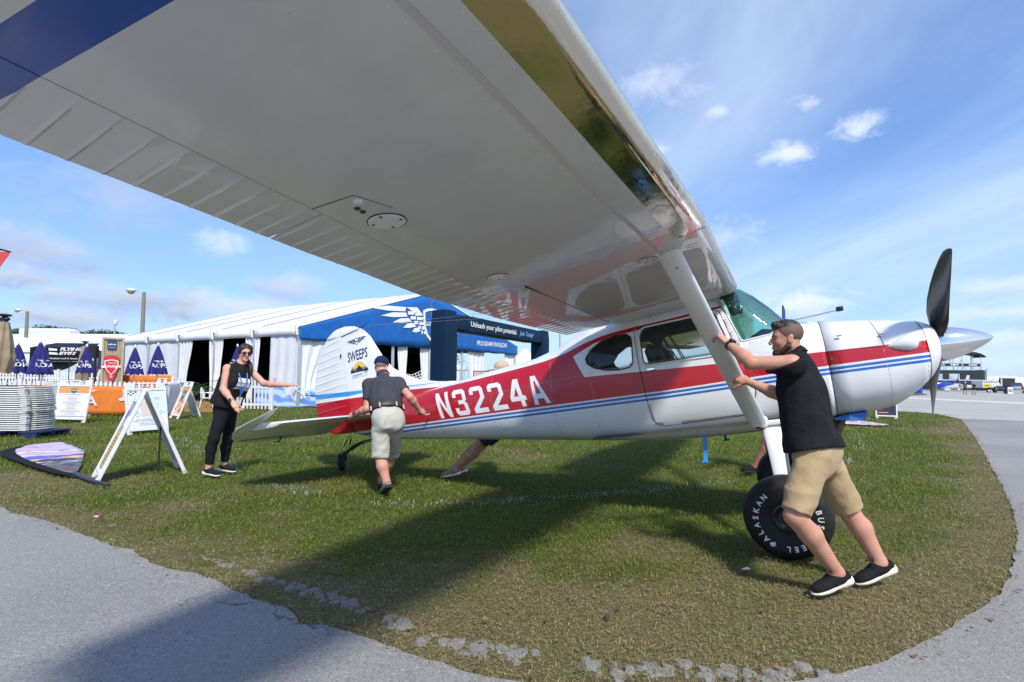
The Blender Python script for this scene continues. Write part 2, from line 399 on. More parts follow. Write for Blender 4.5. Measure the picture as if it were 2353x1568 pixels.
def vfbm(x, y, sc, oc=4):
 s = 0; a = .5; t_ = 0
 for i in range(oc): s = s + a*vnoise(x*sc+i*17.3, y*sc+i*9.1); t_ += a; a *= .5; sc *= 2.1
 return s/t_
SANDC = gp(1700, 1420); LEFTB = gp(60, 1110)
def dryness(P):
 x, y = P[:, 0], P[:, 1]
 n = vfbm(x, y, .9, 4)*1.25 + vfbm(x+40, y, 4.5, 3)*.55 - .90
 de = near(P, EP); e = np.exp(-(de/.55)**1.2)*.75
 d1 = np.hypot((x-SANDC.x)/2.3, (y-SANDC.y)/1.05); b1 = np.exp(-d1**2)*.62
 d2 = np.hypot((x-LEFTB.x)/1.4, (y-LEFTB.y)/.8); b2 = np.exp(-d2**2)*.5
 return np.clip(.30 + n + e + b1 + b2, 0, 1)
def warp(n, a, b, c0, k):
 s = np.linspace(-1, 1, n); q = np.sinh(s*k)/math.sinh(k); return np.where(q < 0, c0+q*(c0-a), c0+q*(b-c0))
gx = warp(210, -260, 260, 0.3, 5.2); gy = warp(250, -12, 420, 4.0, 5.0)
GX, GY = np.meshgrid(gx, gy); GP_ = np.stack([GX.ravel(), GY.ravel()], 1)
GZ = (vfbm(GP_[:, 0], GP_[:, 1], 1.3, 3)-.5)*.03*np.clip(1.4-np.hypot(GP_[:, 0], GP_[:, 1]-5)/14, 0, 1) - .012
nx, ny = len(gx), len(gy)
idx = np.arange(nx*ny).reshape(ny, nx)
Fq = np.stack([idx[:-1, :-1], idx[:-1, 1:], idx[1:, 1:], idx[1:, :-1]], -1).reshape(-1, 4)
def np_mesh(name, V_, faces4=None, faces3=None, attrs=None, mats=(), smooth=False):
 me = bpy.data.meshes.new(name); me.vertices.add(len(V_)); me.vertices.foreach_set('co', np.ascontiguousarray(V_, np.float32).ravel())
 loops = []; starts = []; n = 0
 if faces4 is not None and len(faces4): loops.append(faces4.ravel()); starts.append(np.arange(len(faces4))*4); n = len(faces4)*4
 if faces3 is not None and len(faces3): loops.append(faces3.ravel()); starts.append(n+np.arange(len(faces3))*3)
 L = np.concatenate(loops).astype(np.int32); S = np.concatenate(starts).astype(np.int32)
 me.loops.add(len(L)); me.loops.foreach_set('vertex_index', L); me.polygons.add(len(S)); me.polygons.foreach_set('loop_start', S)
 if smooth: me.polygons.foreach_set('use_smooth', np.ones(len(S), bool))
 for k, v in (attrs or {}).items():
  a = me.attributes.new(k, 'FLOAT', 'POINT'); a.data.foreach_set('value', np.ascontiguousarray(v, np.float32))
 for m in mats: me.materials.append(m)
 me.update(calc_edges=True); me.validate(); return me
gm, tt, b, o = new_mat('grass_soil')
at_ = tt.add('ShaderNodeAttribute', attribute_name='dry'); co = tt.add('ShaderNodeTexCoord').outputs['Object']
n1 = tt.noise(co, 14, 6, .7); n2 = tt.noise(co, 90, 3, .6); n3 = tt.noise(co, 1.1, 4, .6); n4 = tt.noise(co, 38, 4, .7)
grn = tt.mix(tt.mapr(n2, .3, .7), (.055, .072, .014), (.135, .155, .034)); stw = tt.mix(tt.mapr(n4, .3, .7), (.125, .095, .045), (.30, .245, .125))
f = tt.mapr(tt.math('ADD', at_.outputs['Fac'], tt.math('MULTIPLY', tt.math('SUBTRACT', n1, .5), 1.1)), .35, .85, 0, 1, True)
g0 = tt.mix(f, grn, stw)
far_ = tt.mapr(n3, .35, .65); g1 = tt.mix(tt.math('MULTIPLY', far_, .35), g0, (.120, .150, .034))
tt.link(g1, b.inputs['Base Color']); b.inputs['Roughness'].default_value = .95; b.inputs['Specular IOR Level'].default_value = .1
tt.link(tt.bump(tt.math('ADD', n2, tt.math('MULTIPLY', n4, 1.5)), .9, .03), b.inputs['Normal'])
me = np_mesh('grass_ground', np.column_stack([GP_, GZ]), Fq, None, {'dry': dryness(GP_)}, [gm], True)
tag(bpy.data.objects.new('grass_ground', me), kind='structure'); COL.objects.link(bpy.data.objects['grass_ground'])
def asphalt(name, c0, c1, scale=140, crackf=.0):
 m, tt, b, o = new_mat(name); co = tt.add('ShaderNodeTexCoord').outputs['Object']
 v = tt.add('ShaderNodeTexVoronoi'); v.inputs['Scale'].default_value = scale; tt.link(co, v.inputs['Vector'])
 n1 = tt.noise(co, 2.2, 5, .6); n2 = tt.noise(co, scale*.6, 3, .7); n3 = tt.noise(co, .45, 3, .5)
 n5 = tt.noise(co, 38, 3, .7); stone = tt.math('MULTIPLY_ADD', tt.mapr(v.outputs['Color'], 0, 1), .55, tt.math('MULTIPLY_ADD', n2, .35, tt.math('MULTIPLY', n5, .35)))
 c = tt.mix(tt.mapr(stone, .28, .92), c0, c1); c = tt.mix(tt.mapr(v.outputs['Color'], .93, .97), c, tuple(min(1, k*1.9) for k in c1))
 c = tt.mix(tt.mapr(n1, .3, .75, .0, .5), c, tuple(k*.62 for k in c1)); c = tt.mix(tt.mapr(n3, .35, .7, .0, .35), c, tuple(k*1.15 for k in c1))
 ve = tt.add('ShaderNodeTexVoronoi'); ve.feature = 'DISTANCE_TO_EDGE'; ve.inputs['Scale'].default_value = .42
 wv = tt.add('ShaderNodeVectorMath'); wv.operation = 'ADD'; nn = tt.noise(co, 2.5, 5, .65, 0, 1); tt.link(co, wv.inputs[0])
 sc_ = tt.add('ShaderNodeVectorMath'); sc_.operation = 'SCALE'; sc_.inputs['Scale'].default_value = .55; tt.link(nn, sc_.inputs[0]); tt.link(sc_.outputs[0], wv.inputs[1]); tt.link(wv.outputs[0], ve.inputs['Vector'])
 cr = tt.math('MULTIPLY', tt.mapr(ve.outputs['Distance'], .0, .006, 1, 0), tt.mapr(tt.noise(co, .9, 3), .52, .6))
 c = tt.mix(tt.math('MULTIPLY', cr, crackf), c, (.03, .03, .03))
 tt.link(c, b.inputs['Base Color']); b.inputs['Roughness'].default_value = .88; b.inputs['Specular IOR Level'].default_value = .35
 h = tt.math('SUBTRACT', tt.math('MULTIPLY_ADD', v.outputs['Distance'], -1.0, tt.math('MULTIPLY', n2, .6)), tt.math('MULTIPLY', cr, 2))
 tt.link(tt.bump(h, .35, .003), b.inputs['Normal'])
 return m
ASPH = asphalt('worn_asphalt', (.085, .082, .078), (.360, .348, .328), 130, .9)
CONC = asphalt('tarmac_concrete', (.30, .285, .255), (.46, .435, .39), 40, .5)
tag(sheet('asphalt_path', pave_poly, .006, ASPH), kind='structure')
tag(sheet('tarmac', tar_poly, .003, CONC), kind='structure')
q = [gp(*p) for p in [(2085, 913), (2160, 917), (2290, 923), (2353, 926), (2353, 930), (2290, 927), (2160, 921), (2075, 916)]]
tag(sheet('tarmac_marking', [(p.x, p.y) for p in q], .015, asphalt('pale_concrete', (.5, .48, .45), (.62, .6, .56), 40, 0)), kind='structure')
LIP = densify([gp(*p) for p in [(264, 1203), (310, 1222), (395, 1248), (480, 1283), (590, 1314), (700, 1352), (790, 1382), (856, 1410), (930, 1440), (1018, 1468), (1110, 1490), (1213, 1507), (1310, 1522), (1409, 1533), (1604, 1543), (1799, 1549), (1900, 1546)]], .05, .03, 3)
mb = MB(); _r = random.Random(21)
for i, p in enumerate(LIP):
 a = LIP[max(0, i-1)]; c = LIP[min(len(LIP)-1, i+1)]; d = (c-a).normalized(); nrm = Vector((-d.y, d.x, 0)); fr_ = i/len(LIP)
 if fbm((p.x, p.y), 1.6) > (.02 + max(0, fr_-.45)*1.2): continue
 wid = .05+.085*min(1, max(0, (fr_-.3)*3))
 for k in range(2 if fr_ > .45 else 1):
  q = p + nrm*_r.uniform(-.5, .5)*wid + d*_r.uniform(-.04, .04); r0 = _r.uniform(.012, .042)*(1+.3*(fr_ > .5)); h = _r.uniform(-.007, .004); n_ = 9; th0 = _r.uniform(0, 6); rad = [r0*_r.uniform(.6, 1.25) for _ in range(n_)]
  lo = [q+Vector((math.cos(th0+6.283*m/n_)*rad[m]*1.15, math.sin(th0+6.283*m/n_)*rad[m]*1.15, -.02)) for m in range(n_)]; hi = [q+Vector((math.cos(th0+6.283*m/n_)*rad[m]*.85, math.sin(th0+6.283*m/n_)*rad[m]*.85, h+_r.uniform(-.003, .002))) for m in range(n_)]
  mb.loft([lo, hi], 0, False, False); b0 = len(mb.v); mb.add(hi+[q+Vector((0, 0, h+.003))], [(m, (m+1) % n_, n_) for m in range(n_)])
tag(mb.build('asphalt_lip', asphalt('old_asphalt', (.075, .072, .068), (.29, .278, .26), 130, .0), None, 50), kind='structure')
mb = MB(); a = EB[-1]; c = seamR2; pts = densify([a+Vector((-.4, .02, 0)), a.lerp(c, .25), c], .2, .10, 1.5)
for p, q in zip(pts[:-1], pts[1:]):
 w_ = .03+.03*abs(fbm((p.x, p.y), 2)); mb.add([(p.x, p.y-w_, .0185), (q.x, q.y-w_, .0185), (q.x, q.y+w_, .0185), (p.x, p.y+w_, .0185)], [(0, 1, 2, 3)])
tag(mb.build('pavement_joint', pm_('joint_dirt', (.10, .085, .055), .95, var=.5, vs=20, bump=.6, bs=60)), kind='structure')
def turf():
 rng = np.random.RandomState(5)
 P_ = []; S_ = []
 def ring(y0, y1, dens, sc):
  n = int((y1-y0)*(y0+y1)*1.04*dens); y = np.sqrt(rng.uniform(y0*y0, y1*y1, n)); x = rng.uniform(-1.04, 1.04, n)*y
  P_.append(np.stack([x, y], 1)); S_.append(np.full(n, sc))
 ring(1.8, 3.2, 5600, .55); ring(3.2, 5.2, 3900, .62); ring(5.2, 8.5, 1800, .84); ring(8.5, 14, 560, 1.25); ring(14, 26, 90, 2.0)
 ei = rng.randint(0, len(edge_np), 14000); P_.append(edge_np[ei]+rng.normal(0, .055, (14000, 2))); S_.append(np.full(14000, .7)); nE = 14000
 P = np.concatenate(P_); S = np.concatenate(S_); fringe = np.zeros(len(P), bool); fringe[-nE:] = True
 dE = near(P, EP)
 ok = ~(in_poly(P[:, 0], P[:, 1], pave_poly) & (dE > rng.exponential(1, len(P))*np.where(fringe, .06, .03))) & ~in_poly(P[:, 0], P[:, 1], tar_poly)
 P = P[ok]; S = S[ok]; dE = dE[ok]; fringe = fringe[ok]
 dry = dryness(P); LP = np.array([(p.x, p.y) for p in LIP[::2]]); dl = near(P, LP)
 bare = vfbm(P[:, 0]+7, P[:, 1], 3.1, 3)
 ok = (dl > rng.uniform(-.08, .05, len(P))) & (rng.rand(len(P)) > np.clip((bare-.60)*4, 0, .85))
 P = P[ok]; S = S[ok]; dry = dry[ok]; fringe = fringe[ok]
 FLP = [gp((a/3.484)/1.7, (1450+b_/3.484)/1.7) for a, b_ in [(60, 1150), (90, 1090), (330, 1035), (560, 1005), (850, 985), (1150, 1105), (1135, 1240), (1040, 1450), (800, 1440), (250, 1260), (100, 1200)]]; ok = ~in_poly(P[:, 0], P[:, 1], [(q.x, q.y) for q in FLP]); P = P[ok]; S = S[ok]; dry = dry[ok]; fringe = fringe[ok]
 n = len(P)
 dc = near(P, CH); wl = vfbm(P[:, 0], P[:, 1], 2.3, 3)
 white = (rng.rand(n) < np.exp(-(dc/.11)**2)*np.clip((wl-.30)*1.3, .0, .42)).astype(float)
 isdry = (fringe & (rng.rand(n) < .85)) | (rng.rand(n) < np.clip((dry-.20)*1.15, .14, .86))
 kind = np.where(white > 0, 2.0, np.where(isdry, 1.0, 0.0))
 L = S*np.where(isdry, rng.uniform(.022, .060, n), rng.uniform(.022, .058, n))*(1+.35*(1-dry)); Wd = S*rng.uniform(.0016, .0034, n)*np.where(isdry, .85, 1.1)
 az = rng.uniform(0, 2*np.pi, n); lean = np.where(isdry, rng.uniform(.9, 1.55, n), rng.uniform(.35, 1.25, n))
 dx, dy = np.cos(az), np.sin(az); sx_, sy_ = -dy, dx
 def pt(fr, ln, sd):
  l = L*fr; hx = l*np.sin(ln); hz = np.maximum(l*np.cos(ln), .002)
  return np.stack([P[:, 0]+dx*hx+sx_*Wd*sd, P[:, 1]+dy*hx+sy_*Wd*sd, hz-.004+S*.004], 1)
 z0 = pt(0*L, lean, 1); z1 = pt(0*L, lean, -1); m0 = pt(.55+0*L, lean*.75, .85); m1 = pt(.55+0*L, lean*.75, -.85); tp = pt(1+0*L, np.minimum(lean*1.15, 1.54), 0)
 V_ = np.stack([z0, z1, m1, m0, tp], 1).reshape(-1, 3); bi = np.arange(n)*5
 q = np.stack([bi, bi+1, bi+2, bi+3], 1); tr = np.stack([bi+3, bi+2, bi+4], 1)
 rnd = np.repeat(rng.rand(n), 5)
 m, tt, b, o = new_mat('turf_blade')
 ak = tt.add('ShaderNodeAttribute', attribute_name='kind'); ar = tt.add('ShaderNodeAttribute', attribute_name='rnd'); r_ = ar.outputs['Fac']; k_ = ak.outputs['Fac']
 g = tt.ramp(r_, [(0, (.078, .120, .009)), (.45, (.140, .205, .015)), (.8, (.205, .27, .026)), (1, (.30, .34, .05))])
 s = tt.ramp(r_, [(0, (.16, .11, .05)), (.4, (.32, .25, .12)), (.8, (.48, .40, .21)), (1, (.58, .50, .30))])
 c = tt.mix(tt.math('LESS_THAN', k_, .5), s, g); c = tt.mix(tt.math('GREATER_THAN', k_, 1.5), c, (.58, .60, .54))
 tt.link(c, b.inputs['Base Color']); b.inputs['Roughness'].default_value = .6; b.inputs['Specular IOR Level'].default_value = .25
 tl = tt.add('ShaderNodeBsdfTranslucent'); tt.link(c, tl.inputs[0]); mx = tt.add('ShaderNodeMixShader'); mx.inputs[0].default_value = .28
 tt.link(b.outputs[0], mx.inputs[1]); tt.link(tl.outputs[0], mx.inputs[2]); tt.link(mx.outputs[0], o.inputs[0])
 me = np_mesh('grass_blades', V_, q, tr, {'kind': np.repeat(kind, 5), 'rnd': rnd}, [m])
 ob = bpy.data.objects.new('grass_blades', me); COL.objects.link(ob); tag(ob, kind='stuff')
 n = 900; y = np.sqrt(rng.uniform(2.0**2, 6.5**2, n*3)); x = rng.uniform(-.9, 1.0, n*3)*y; Q = np.stack([x, y], 1)
 pr = np.clip(dryness(Q)*1.0-.25, .04, 1)*np.where(x > -.2, 1, .22); ok = (rng.rand(len(Q)) < pr) & ~(in_poly(x, y, pave_poly) & (near(Q, EP) > .12)) & ~in_poly(x, y, tar_poly)
 Q = Q[ok][:700]; V2 = []; F2 = []; RN = []
 for p in Q:
  l = rng.uniform(.009, .022); w_ = l*rng.uniform(.32, .55); a_ = rng.uniform(0, 6.28); cz = rng.uniform(.15, .6); tilt = rng.uniform(-.5, .5); h0 = rng.uniform(.012, .035)
  prof = [(-1, 0), (-.5, .75), (.1, 1), (.6, .7), (1, 0), (.6, -.7), (.1, -1), (-.5, -.75)]; bi = len(V2)
  for (u_, v_) in prof+[(-.2, 0), (.4, 0)]:
   z = h0 + (abs(v_)**2)*w_*cz + u_*l*tilt*.4 + (u_*u_)*l*.15
   V2.append((p[0]+math.cos(a_)*u_*l-math.sin(a_)*v_*w_, p[1]+math.sin(a_)*u_*l+math.cos(a_)*v_*w_, z))
  for (i, j, k) in [(0, 1, 8), (1, 2, 8), (2, 9, 8), (2, 3, 9), (3, 4, 9), (4, 5, 9), (5, 6, 9), (6, 8, 9), (6, 7, 8), (7, 0, 8)]: F2.append((bi+i, bi+j, bi+k))
  RN += [rng.rand()]*10
 m, tt, b, o = new_mat('dead_leaf'); ar = tt.add('ShaderNodeAttribute', attribute_name='rnd')
 tt.link(tt.ramp(ar.outputs['Fac'], [(0, (.09, .055, .035)), (.5, (.17, .10, .060)), (.85, (.27, .15, .085)), (1, (.34, .15, .06))]), b.inputs['Base Color']); b.inputs['Roughness'].default_value = .7
 me = np_mesh('fallen_leaves', np.array(V2), None, np.array(F2), {'rnd': np.array(RN)}, [m]); ob = bpy.data.objects.new('fallen_leaves', me); COL.objects.link(ob); tag(ob, kind='stuff')
turf()
def scrap(name, label, px, py, pts, mats, fm, h=.006):
 p = gp(px, py); mb = MB()
 for poly, mi in zip(pts, fm): mb.add([(x, y, .02+abs(x)*.3+.004*mi+(.01 if k % 2 else 0)) for k, (x, y) in enumerate(poly)], [tuple(range(len(poly)))], mi)
 ob = mb.build(name, mats); ob.location = p
 md = ob.modifiers.new('s', 'SOLIDIFY'); md.thickness = .002
 tag(ob, label, 'litter'); return ob
scrap('candy_wrapper', 'small pink and red wrapper lying near the edge of the asphalt', 225, 1195, [[(-.035, -.012), (.01, -.014), (.012, .012), (-.03, .014)], [(.01, -.014), (.04, -.01), (.038, .016), (.012, .012)]], [pm_('litter_pink', (.75, .45, .55), .4), pm_('litter_red', (.6, .02, .05), .4)], [0, 1])
scrap('paper_scrap', 'torn white paper scrap lying in the brown grass near the black shoes', 1714, 1318, [[(-.03, -.01), (.01, -.02), (.035, 0), (.02, .018), (-.02, .015)]], [pm_('litter_white', (.8, .8, .78), .6)], [0])
pb = gp(1394, 1425); mb = MB(); mb.ell((0, 0, .012), (.016, .012, .022), 8, 6); ob = mb.build('pine_cone', pm_('bark_chip', (.06, .045, .035), .9, var=.4, vs=60, bump=.6, bs=120), None, 60); ob.location = pb; tag(ob, 'small dark seed pod standing in the brown grass at bottom centre', 'seed pod')
# ================================================================ the airplane (body axes: x forward, y port, z up)
PLANE = thing('airplane', 'white and red high wing taildragger airplane being pushed by hand across the grass', 'airplane', M=BM)
def interp(x, pts): return float(np.interp(x, [p[0] for p in pts], [p[1] for p in pts]))
ZT = [(.33, .80), (.8, .845), (1.2, .87), (2.056, .945), (2.578, 1.005), (3.287, 1.057), (3.62, 1.134), (3.8, 1.212), (4.0, 1.28), (4.4, 1.345), (4.9, 1.37), (5.38, 1.372), (5.482, 1.351), (5.584, 1.263), (5.703, 1.125), (5.80, .992), (5.85, .955), (5.93, .936), (6.06, .918)]
ZB = [(.33, .50), (.70, .40), (1.167, .339), (2.815, .176), (3.846, .074), (4.471, .016), (4.94, .0), (5.4, .004), (5.8, .028), (6.06, .062)]
WD = [(.33, .035), (.8, .125), (1.2, .175), (2.5, .33), (3.7, .475), (4.3, .52), (5.0, .535), (5.5, .528), (6.06, .485)]
EX = [(.33, 2.1), (2.0, 2.25), (3.5, 2.7), (4.3, 3.3), (5.4, 3.3), (6.06, 2.8)]
def sec_yz(x, a, zt, zb, wd, ex):
 c, s = math.cos(a), math.sin(a); zm = (zt+zb)/2 - .04*(zt-zb); h = (zt-zm) if s >= 0 else (zm-zb)
 return wd*math.copysign(abs(c)**(2/ex), c), zm + h*math.copysign(abs(s)**(2/ex), s)
def fus_ring(x, n=72):
 zt, zb, wd, ex = interp(x, ZT), interp(x, ZB), interp(x, WD), interp(x, EX)
 return [(x,)+sec_yz(x, 2*math.pi*(j+.5)/n, zt, zb, wd, ex) for j in range(n)]
def fus_y(x, z):
 """half width of the fuselage skin at station x, height z"""
 zt, zb, wd, ex = interp(x, ZT), interp(x, ZB), interp(x, WD), interp(x, EX); zm = (zt+zb)/2-.04*(zt-zb)
 h = (zt-zm) if z >= zm else (zm-zb); q = min(1., abs(z-zm)/h)
 return wd*(max(0., 1-q**ex))**(1/ex)
WHITE_ = (.80, .80, .79); RED_ = (.52, .008, .016); BLUE_ = (.016, .135, .46)
def paint(name, livery=True, mode='fus', rough=.28, coat=.35):
 m, tt, b, o = new_mat(name); co = tt.add('ShaderNodeTexCoord').outputs['Object']
 sp = tt.add('ShaderNodeSeparateXYZ'); tt.link(co, sp.inputs[0]); x, y, z = sp.outputs
 M_ = tt.math
 gt = lambda a, b_: M_('GREATER_THAN', a, b_); lt = lambda a, b_: M_('LESS_THAN', a, b_); AND = lambda a, b_: M_('MULTIPLY', a, b_)
 n1 = tt.noise(co, 3.0, 5, .6); n2 = tt.noise(co, 40, 3, .6)
 white = tt.mix(tt.mapr(n1, .35, .75), tuple(c*1.0 for c in WHITE_), tuple(c*.90 for c in WHITE_))
 red = tt.mix(tt.mapr(n1, .3, .7), RED_, tuple(c*.80 for c in RED_)); col = white
 if mode == 'fus':
  rt_ = tt.curve(x, [(.2, .90), (1.0, .90), (1.642, .90), (2.493, .923), (2.967, .947), (3.485, .976), (3.774, 1.015), (3.96, 1.069), (4.181, 1.113), (4.518, 1.137), (4.843, 1.147), (5.317, 1.176), (5.50, 1.195), (5.501, .640), (5.925, .633), (6.728, .601), (6.9, .595)])
  rb_ = tt.curve(x, [(.2, .512), (1.478, .511), (3.409, .500), (4.736, .489), (5.286, .498), (5.941, .509), (6.9, .505)])
  sl_ = tt.curve(x, [(3.8, .930), (3.855, .960), (4.101, 1.055), (4.38, 1.087), (4.838, 1.116), (5.313, 1.154), (5.6, 1.175)])
  pb_ = tt.curve(x, [(3.9, .736), (4.537, .697), (5.365, .652), (5.6, .64)])
  pl_ = tt.curve(z, [(.70, 3.975), (.736, 3.958), (.960, 3.855), (1.2, 3.745)])
  isr = AND(gt(z, rb_), lt(z, rt_)); pan = AND(AND(gt(x, pl_), lt(z, sl_)), gt(z, pb_)); isr = AND(isr, M_('SUBTRACT', 1, pan))
  b1 = tt.curve(x, [(.2, .462), (.6, .466), (1.476, .481), (3.406, .470), (4.734, .464), (5.954, .479), (6.9, .476)])
  b2 = tt.curve(x, [(.2, .408), (.6, .418), (1.469, .436), (3.4, .430), (4.728, .427), (5.948, .445), (6.9, .442)])
  isb = M_('MAXIMUM', lt(M_('ABSOLUTE', M_('SUBTRACT', z, b1)), .0112), lt(M_('ABSOLUTE', M_('SUBTRACT', z, b2)), .0110))
  bel = tt.curve(x, [(4.3, -.2), (4.55, .020), (5.4, .024), (5.95, .066), (6.05, .088), (6.9, .075)])
  isb = M_('MAXIMUM', isb, AND(lt(z, bel), gt(x, 4.5)))
  nose = gt(x, 6.736)
  isr = AND(isr, M_('SUBTRACT', 1, nose)); isb = AND(isb, M_('SUBTRACT', 1, nose))
  col = tt.mix(isr, col, red); col = tt.mix(isb, col, BLUE_)
  lap = None
  for xs in (1.12, 1.995, 2.79, 3.575, 4.02, 6.45):
   l = lt(M_('ABSOLUTE', M_('SUBTRACT', x, xs)), .0022); lap = l if lap is None else M_('MAXIMUM', lap, l)
  lap = M_('MAXIMUM', lap, AND(lt(M_('ABSOLUTE', M_('SUBTRACT', z, tt.curve(x, [(.3, .64), (2.0, .70), (3.5, .742), (4.5, .77), (4.51, 2), (7, 2)]))), .0016), lt(x, 4.5)))
  wear = tt.mapr(n2, .50, .62); col = tt.mix(M_('MULTIPLY', lap, .55), col, tt.mix(wear, (.10, .10, .10), (.75, .70, .66)))
  grime = AND(tt.mapr(tt.noise(mapping(tt, co, (.6, 1, 3)), 4, 5, .65), .50, .85), tt.mapr(z, .35, .02)); col = tt.mix(M_('MULTIPLY', grime, .40), col, (.30, .27, .22))
 elif mode == 'fin':
  rl = tt.curve(x, [(-.4, .998), (.33, .985), (1.446, .957), (1.9, .93), (2.6, .95)])
  bt = tt.curve(x, [(-.4, 1.132), (.33, 1.083), (.695, 1.063), (1.331, 1.018), (1.85, .992), (2.6, .99)])
  bb = tt.curve(x, [(-.4, 1.062), (.33, 1.018), (.695, 1.030), (1.331, 1.002), (1.85, .985), (2.6, .985)])
  col = tt.mix(lt(z, rl), col, red); col = tt.mix(AND(gt(z, bb), lt(z, bt)), col, (.05, .30, .66))
 elif mode == 'wing':
  yy = M_('ABSOLUTE', y); d = M_('SUBTRACT', yy, M_('MULTIPLY_ADD', M_('SUBTRACT', x, 4.2), -.14, 4.975))
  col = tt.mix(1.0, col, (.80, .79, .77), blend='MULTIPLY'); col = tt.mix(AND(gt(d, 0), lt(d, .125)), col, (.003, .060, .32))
  spk = tt.add('ShaderNodeTexVoronoi'); spk.inputs['Scale'].default_value = 9; tt.link(co, spk.inputs['Vector'])
  col = tt.mix(M_('MULTIPLY', tt.mapr(spk.outputs['Distance'], .02, .035, 1, 0), .30), col, (.12, .11, .10))
  col = tt.mix(tt.mapr(tt.noise(mapping(tt, co, (.7, 5, 1)), 3, 5, .6), .5, .8, 0, .14), col, (.35, .32, .27))
 tt.link(col, b.inputs['Base Color']); b.inputs['Roughness'].default_value = rough; b.inputs['Coat Weight'].default_value = coat; b.inputs['Coat Roughness'].default_value = .03
 oil = tt.noise(co, 5.5 if mode == 'wing' else 4.0, 2, .4)
 bp = tt.bump(oil, .06 if mode == 'wing' else .05, .03); tt.link(bp, b.inputs['Coat Normal']); tt.link(bp, b.inputs['Normal'])
 return m
PF = paint('fuselage_paint'); PFIN = paint('tail_paint', mode='fin'); PW = paint('wing_paint', mode='wing', rough=.35, coat=1.0)
WPAINT = paint('white_aircraft_paint', mode='plain')
BLK = pm_('black_rubber', (.012, .012, .013), .62, var=.3, vs=9, bump=.15, bs=200, spec=.35)
BLKP = pm_('black_plastic', (.015, .015, .017), .38)
STEEL = pm_('grey_steel', (.45, .45, .46), .35, .9, var=.1)
CHROME = pm_('polished_aluminium', (.90, .89, .87), .07, 1.0, var=.0)
DARKI = pm_('cabin_trim', (.075, .072, .062), .8, var=.2)
GLS = glass_mat('side_glass', (.90, .92, .91), .6, .01, .01)
WSG = glass_mat('windscreen_glass', (.74, .93, .88), .6, .01, .012)
bmf = bmesh.new()
xs_ = sorted(set([round(v, 4) for v in list(np.arange(.33, 3.4, .11)) + list(np.arange(3.4, 6.055, .035)) + [6.055] + [p[0] for p in ZT if p[0] < 6.05]]))
rings = [fus_ring(x) for x in xs_]; n = len(rings[0]); vv = [[bmf.verts.new(p) for p in r] for r in rings]
for i in range(len(rings)-1):
 for j in range(n): bmf.faces.new((vv[i][j], vv[i][(j+1) % n], vv[i+1][(j+1) % n], vv[i+1][j]))
bmf.faces.new(vv[0])
LT = bmf.faces.layers.int.new('tag')
def carve(outline, sgn, tagv, over=False, ymin=.0):
 """cut the convex (x,z) outline into the skin on one side; tag what is inside"""
 cx = sum(p[0] for p in outline)/len(outline); cz = sum(p[1] for p in outline)/len(outline)
 x0 = min(p[0] for p in outline)-.01; x1 = max(p[0] for p in outline)+.01; z0 = min(p[1] for p in outline)-.01; z1 = max(p[1] for p in outline)+.01
 cand = [f for f in bmf.faces if (sgn == 0 or f.calc_center_median().y*sgn > ymin) and max(v.co.x for v in f.verts) > x0 and min(v.co.x for v in f.verts) < x1 and max(v.co.z for v in f.verts) > z0 and min(v.co.z for v in f.verts) < z1]
 for k in range(len(outline)):
  p, q = outline[k], outline[(k+1) % len(outline)]; nx_, nz_ = q[1]-p[1], -(q[0]-p[0])
  if (cx-p[0])*nx_+(cz-p[1])*nz_ > 0: nx_, nz_ = -nx_, -nz_
  ge = set(cand)
  for f in cand: ge.update(f.edges); ge.update(f.verts)
  r = bmesh.ops.bisect_plane(bmf, geom=list(ge), dist=1e-6, plane_co=(p[0], 0, p[1]), plane_no=(nx_, 0, nz_))
  fs = [g for g in r['geom'] if isinstance(g, bmesh.types.BMFace)]
  cand = [f for f in fs if (f.calc_center_median().x-p[0])*nx_ + (f.calc_center_median().z-p[1])*nz_ < 0]
 for f in cand:
  if f[LT] == 0 or over: f[LT] = tagv
AFTW = [(3.994, .916), (4.064, .996), (4.172, 1.055), (4.328, 1.088), (4.444, 1.081), (4.489, 1.034), (4.481, .896), (4.474, .796), (4.431, .755), (4.327, .748), (4.194, .764), (4.063, .812), (4.006, .861)]
DOORW = [(4.575, .80), (4.574, 1.035), (4.600, 1.085), (4.640, 1.103), (5.235, 1.117), (5.262, 1.10), (5.345, .765), (5.33, .742), (5.17, .745), (4.62, .752), (4.585, .768)]
DOOR = [(4.519, 1.085), (4.545, 1.122), (4.60, 1.134), (5.24, 1.150), (5.30, 1.13), (5.404, .725), (5.482, .385), (5.455, .26), (5.379, .182), (4.66, .162), (4.60, .185), (4.565, .245), (4.525, .75)]
WSHD = [(5.332, 1.187), (5.446, .822), (5.676, .843), (5.80, .905), (5.885, .948), (5.93, 1.5), (5.235, 1.5)]
for sg in (-1, 1):
 carve(AFTW, sg, 10 if sg < 0 else 11); carve(DOORW, sg, 12 if sg < 0 else 13); carve(DOOR, sg, 14 if sg < 0 else 15)
carve(WSHD, 0, 16)
bmesh.ops.recalc_face_normals(bmf, faces=bmf.faces)
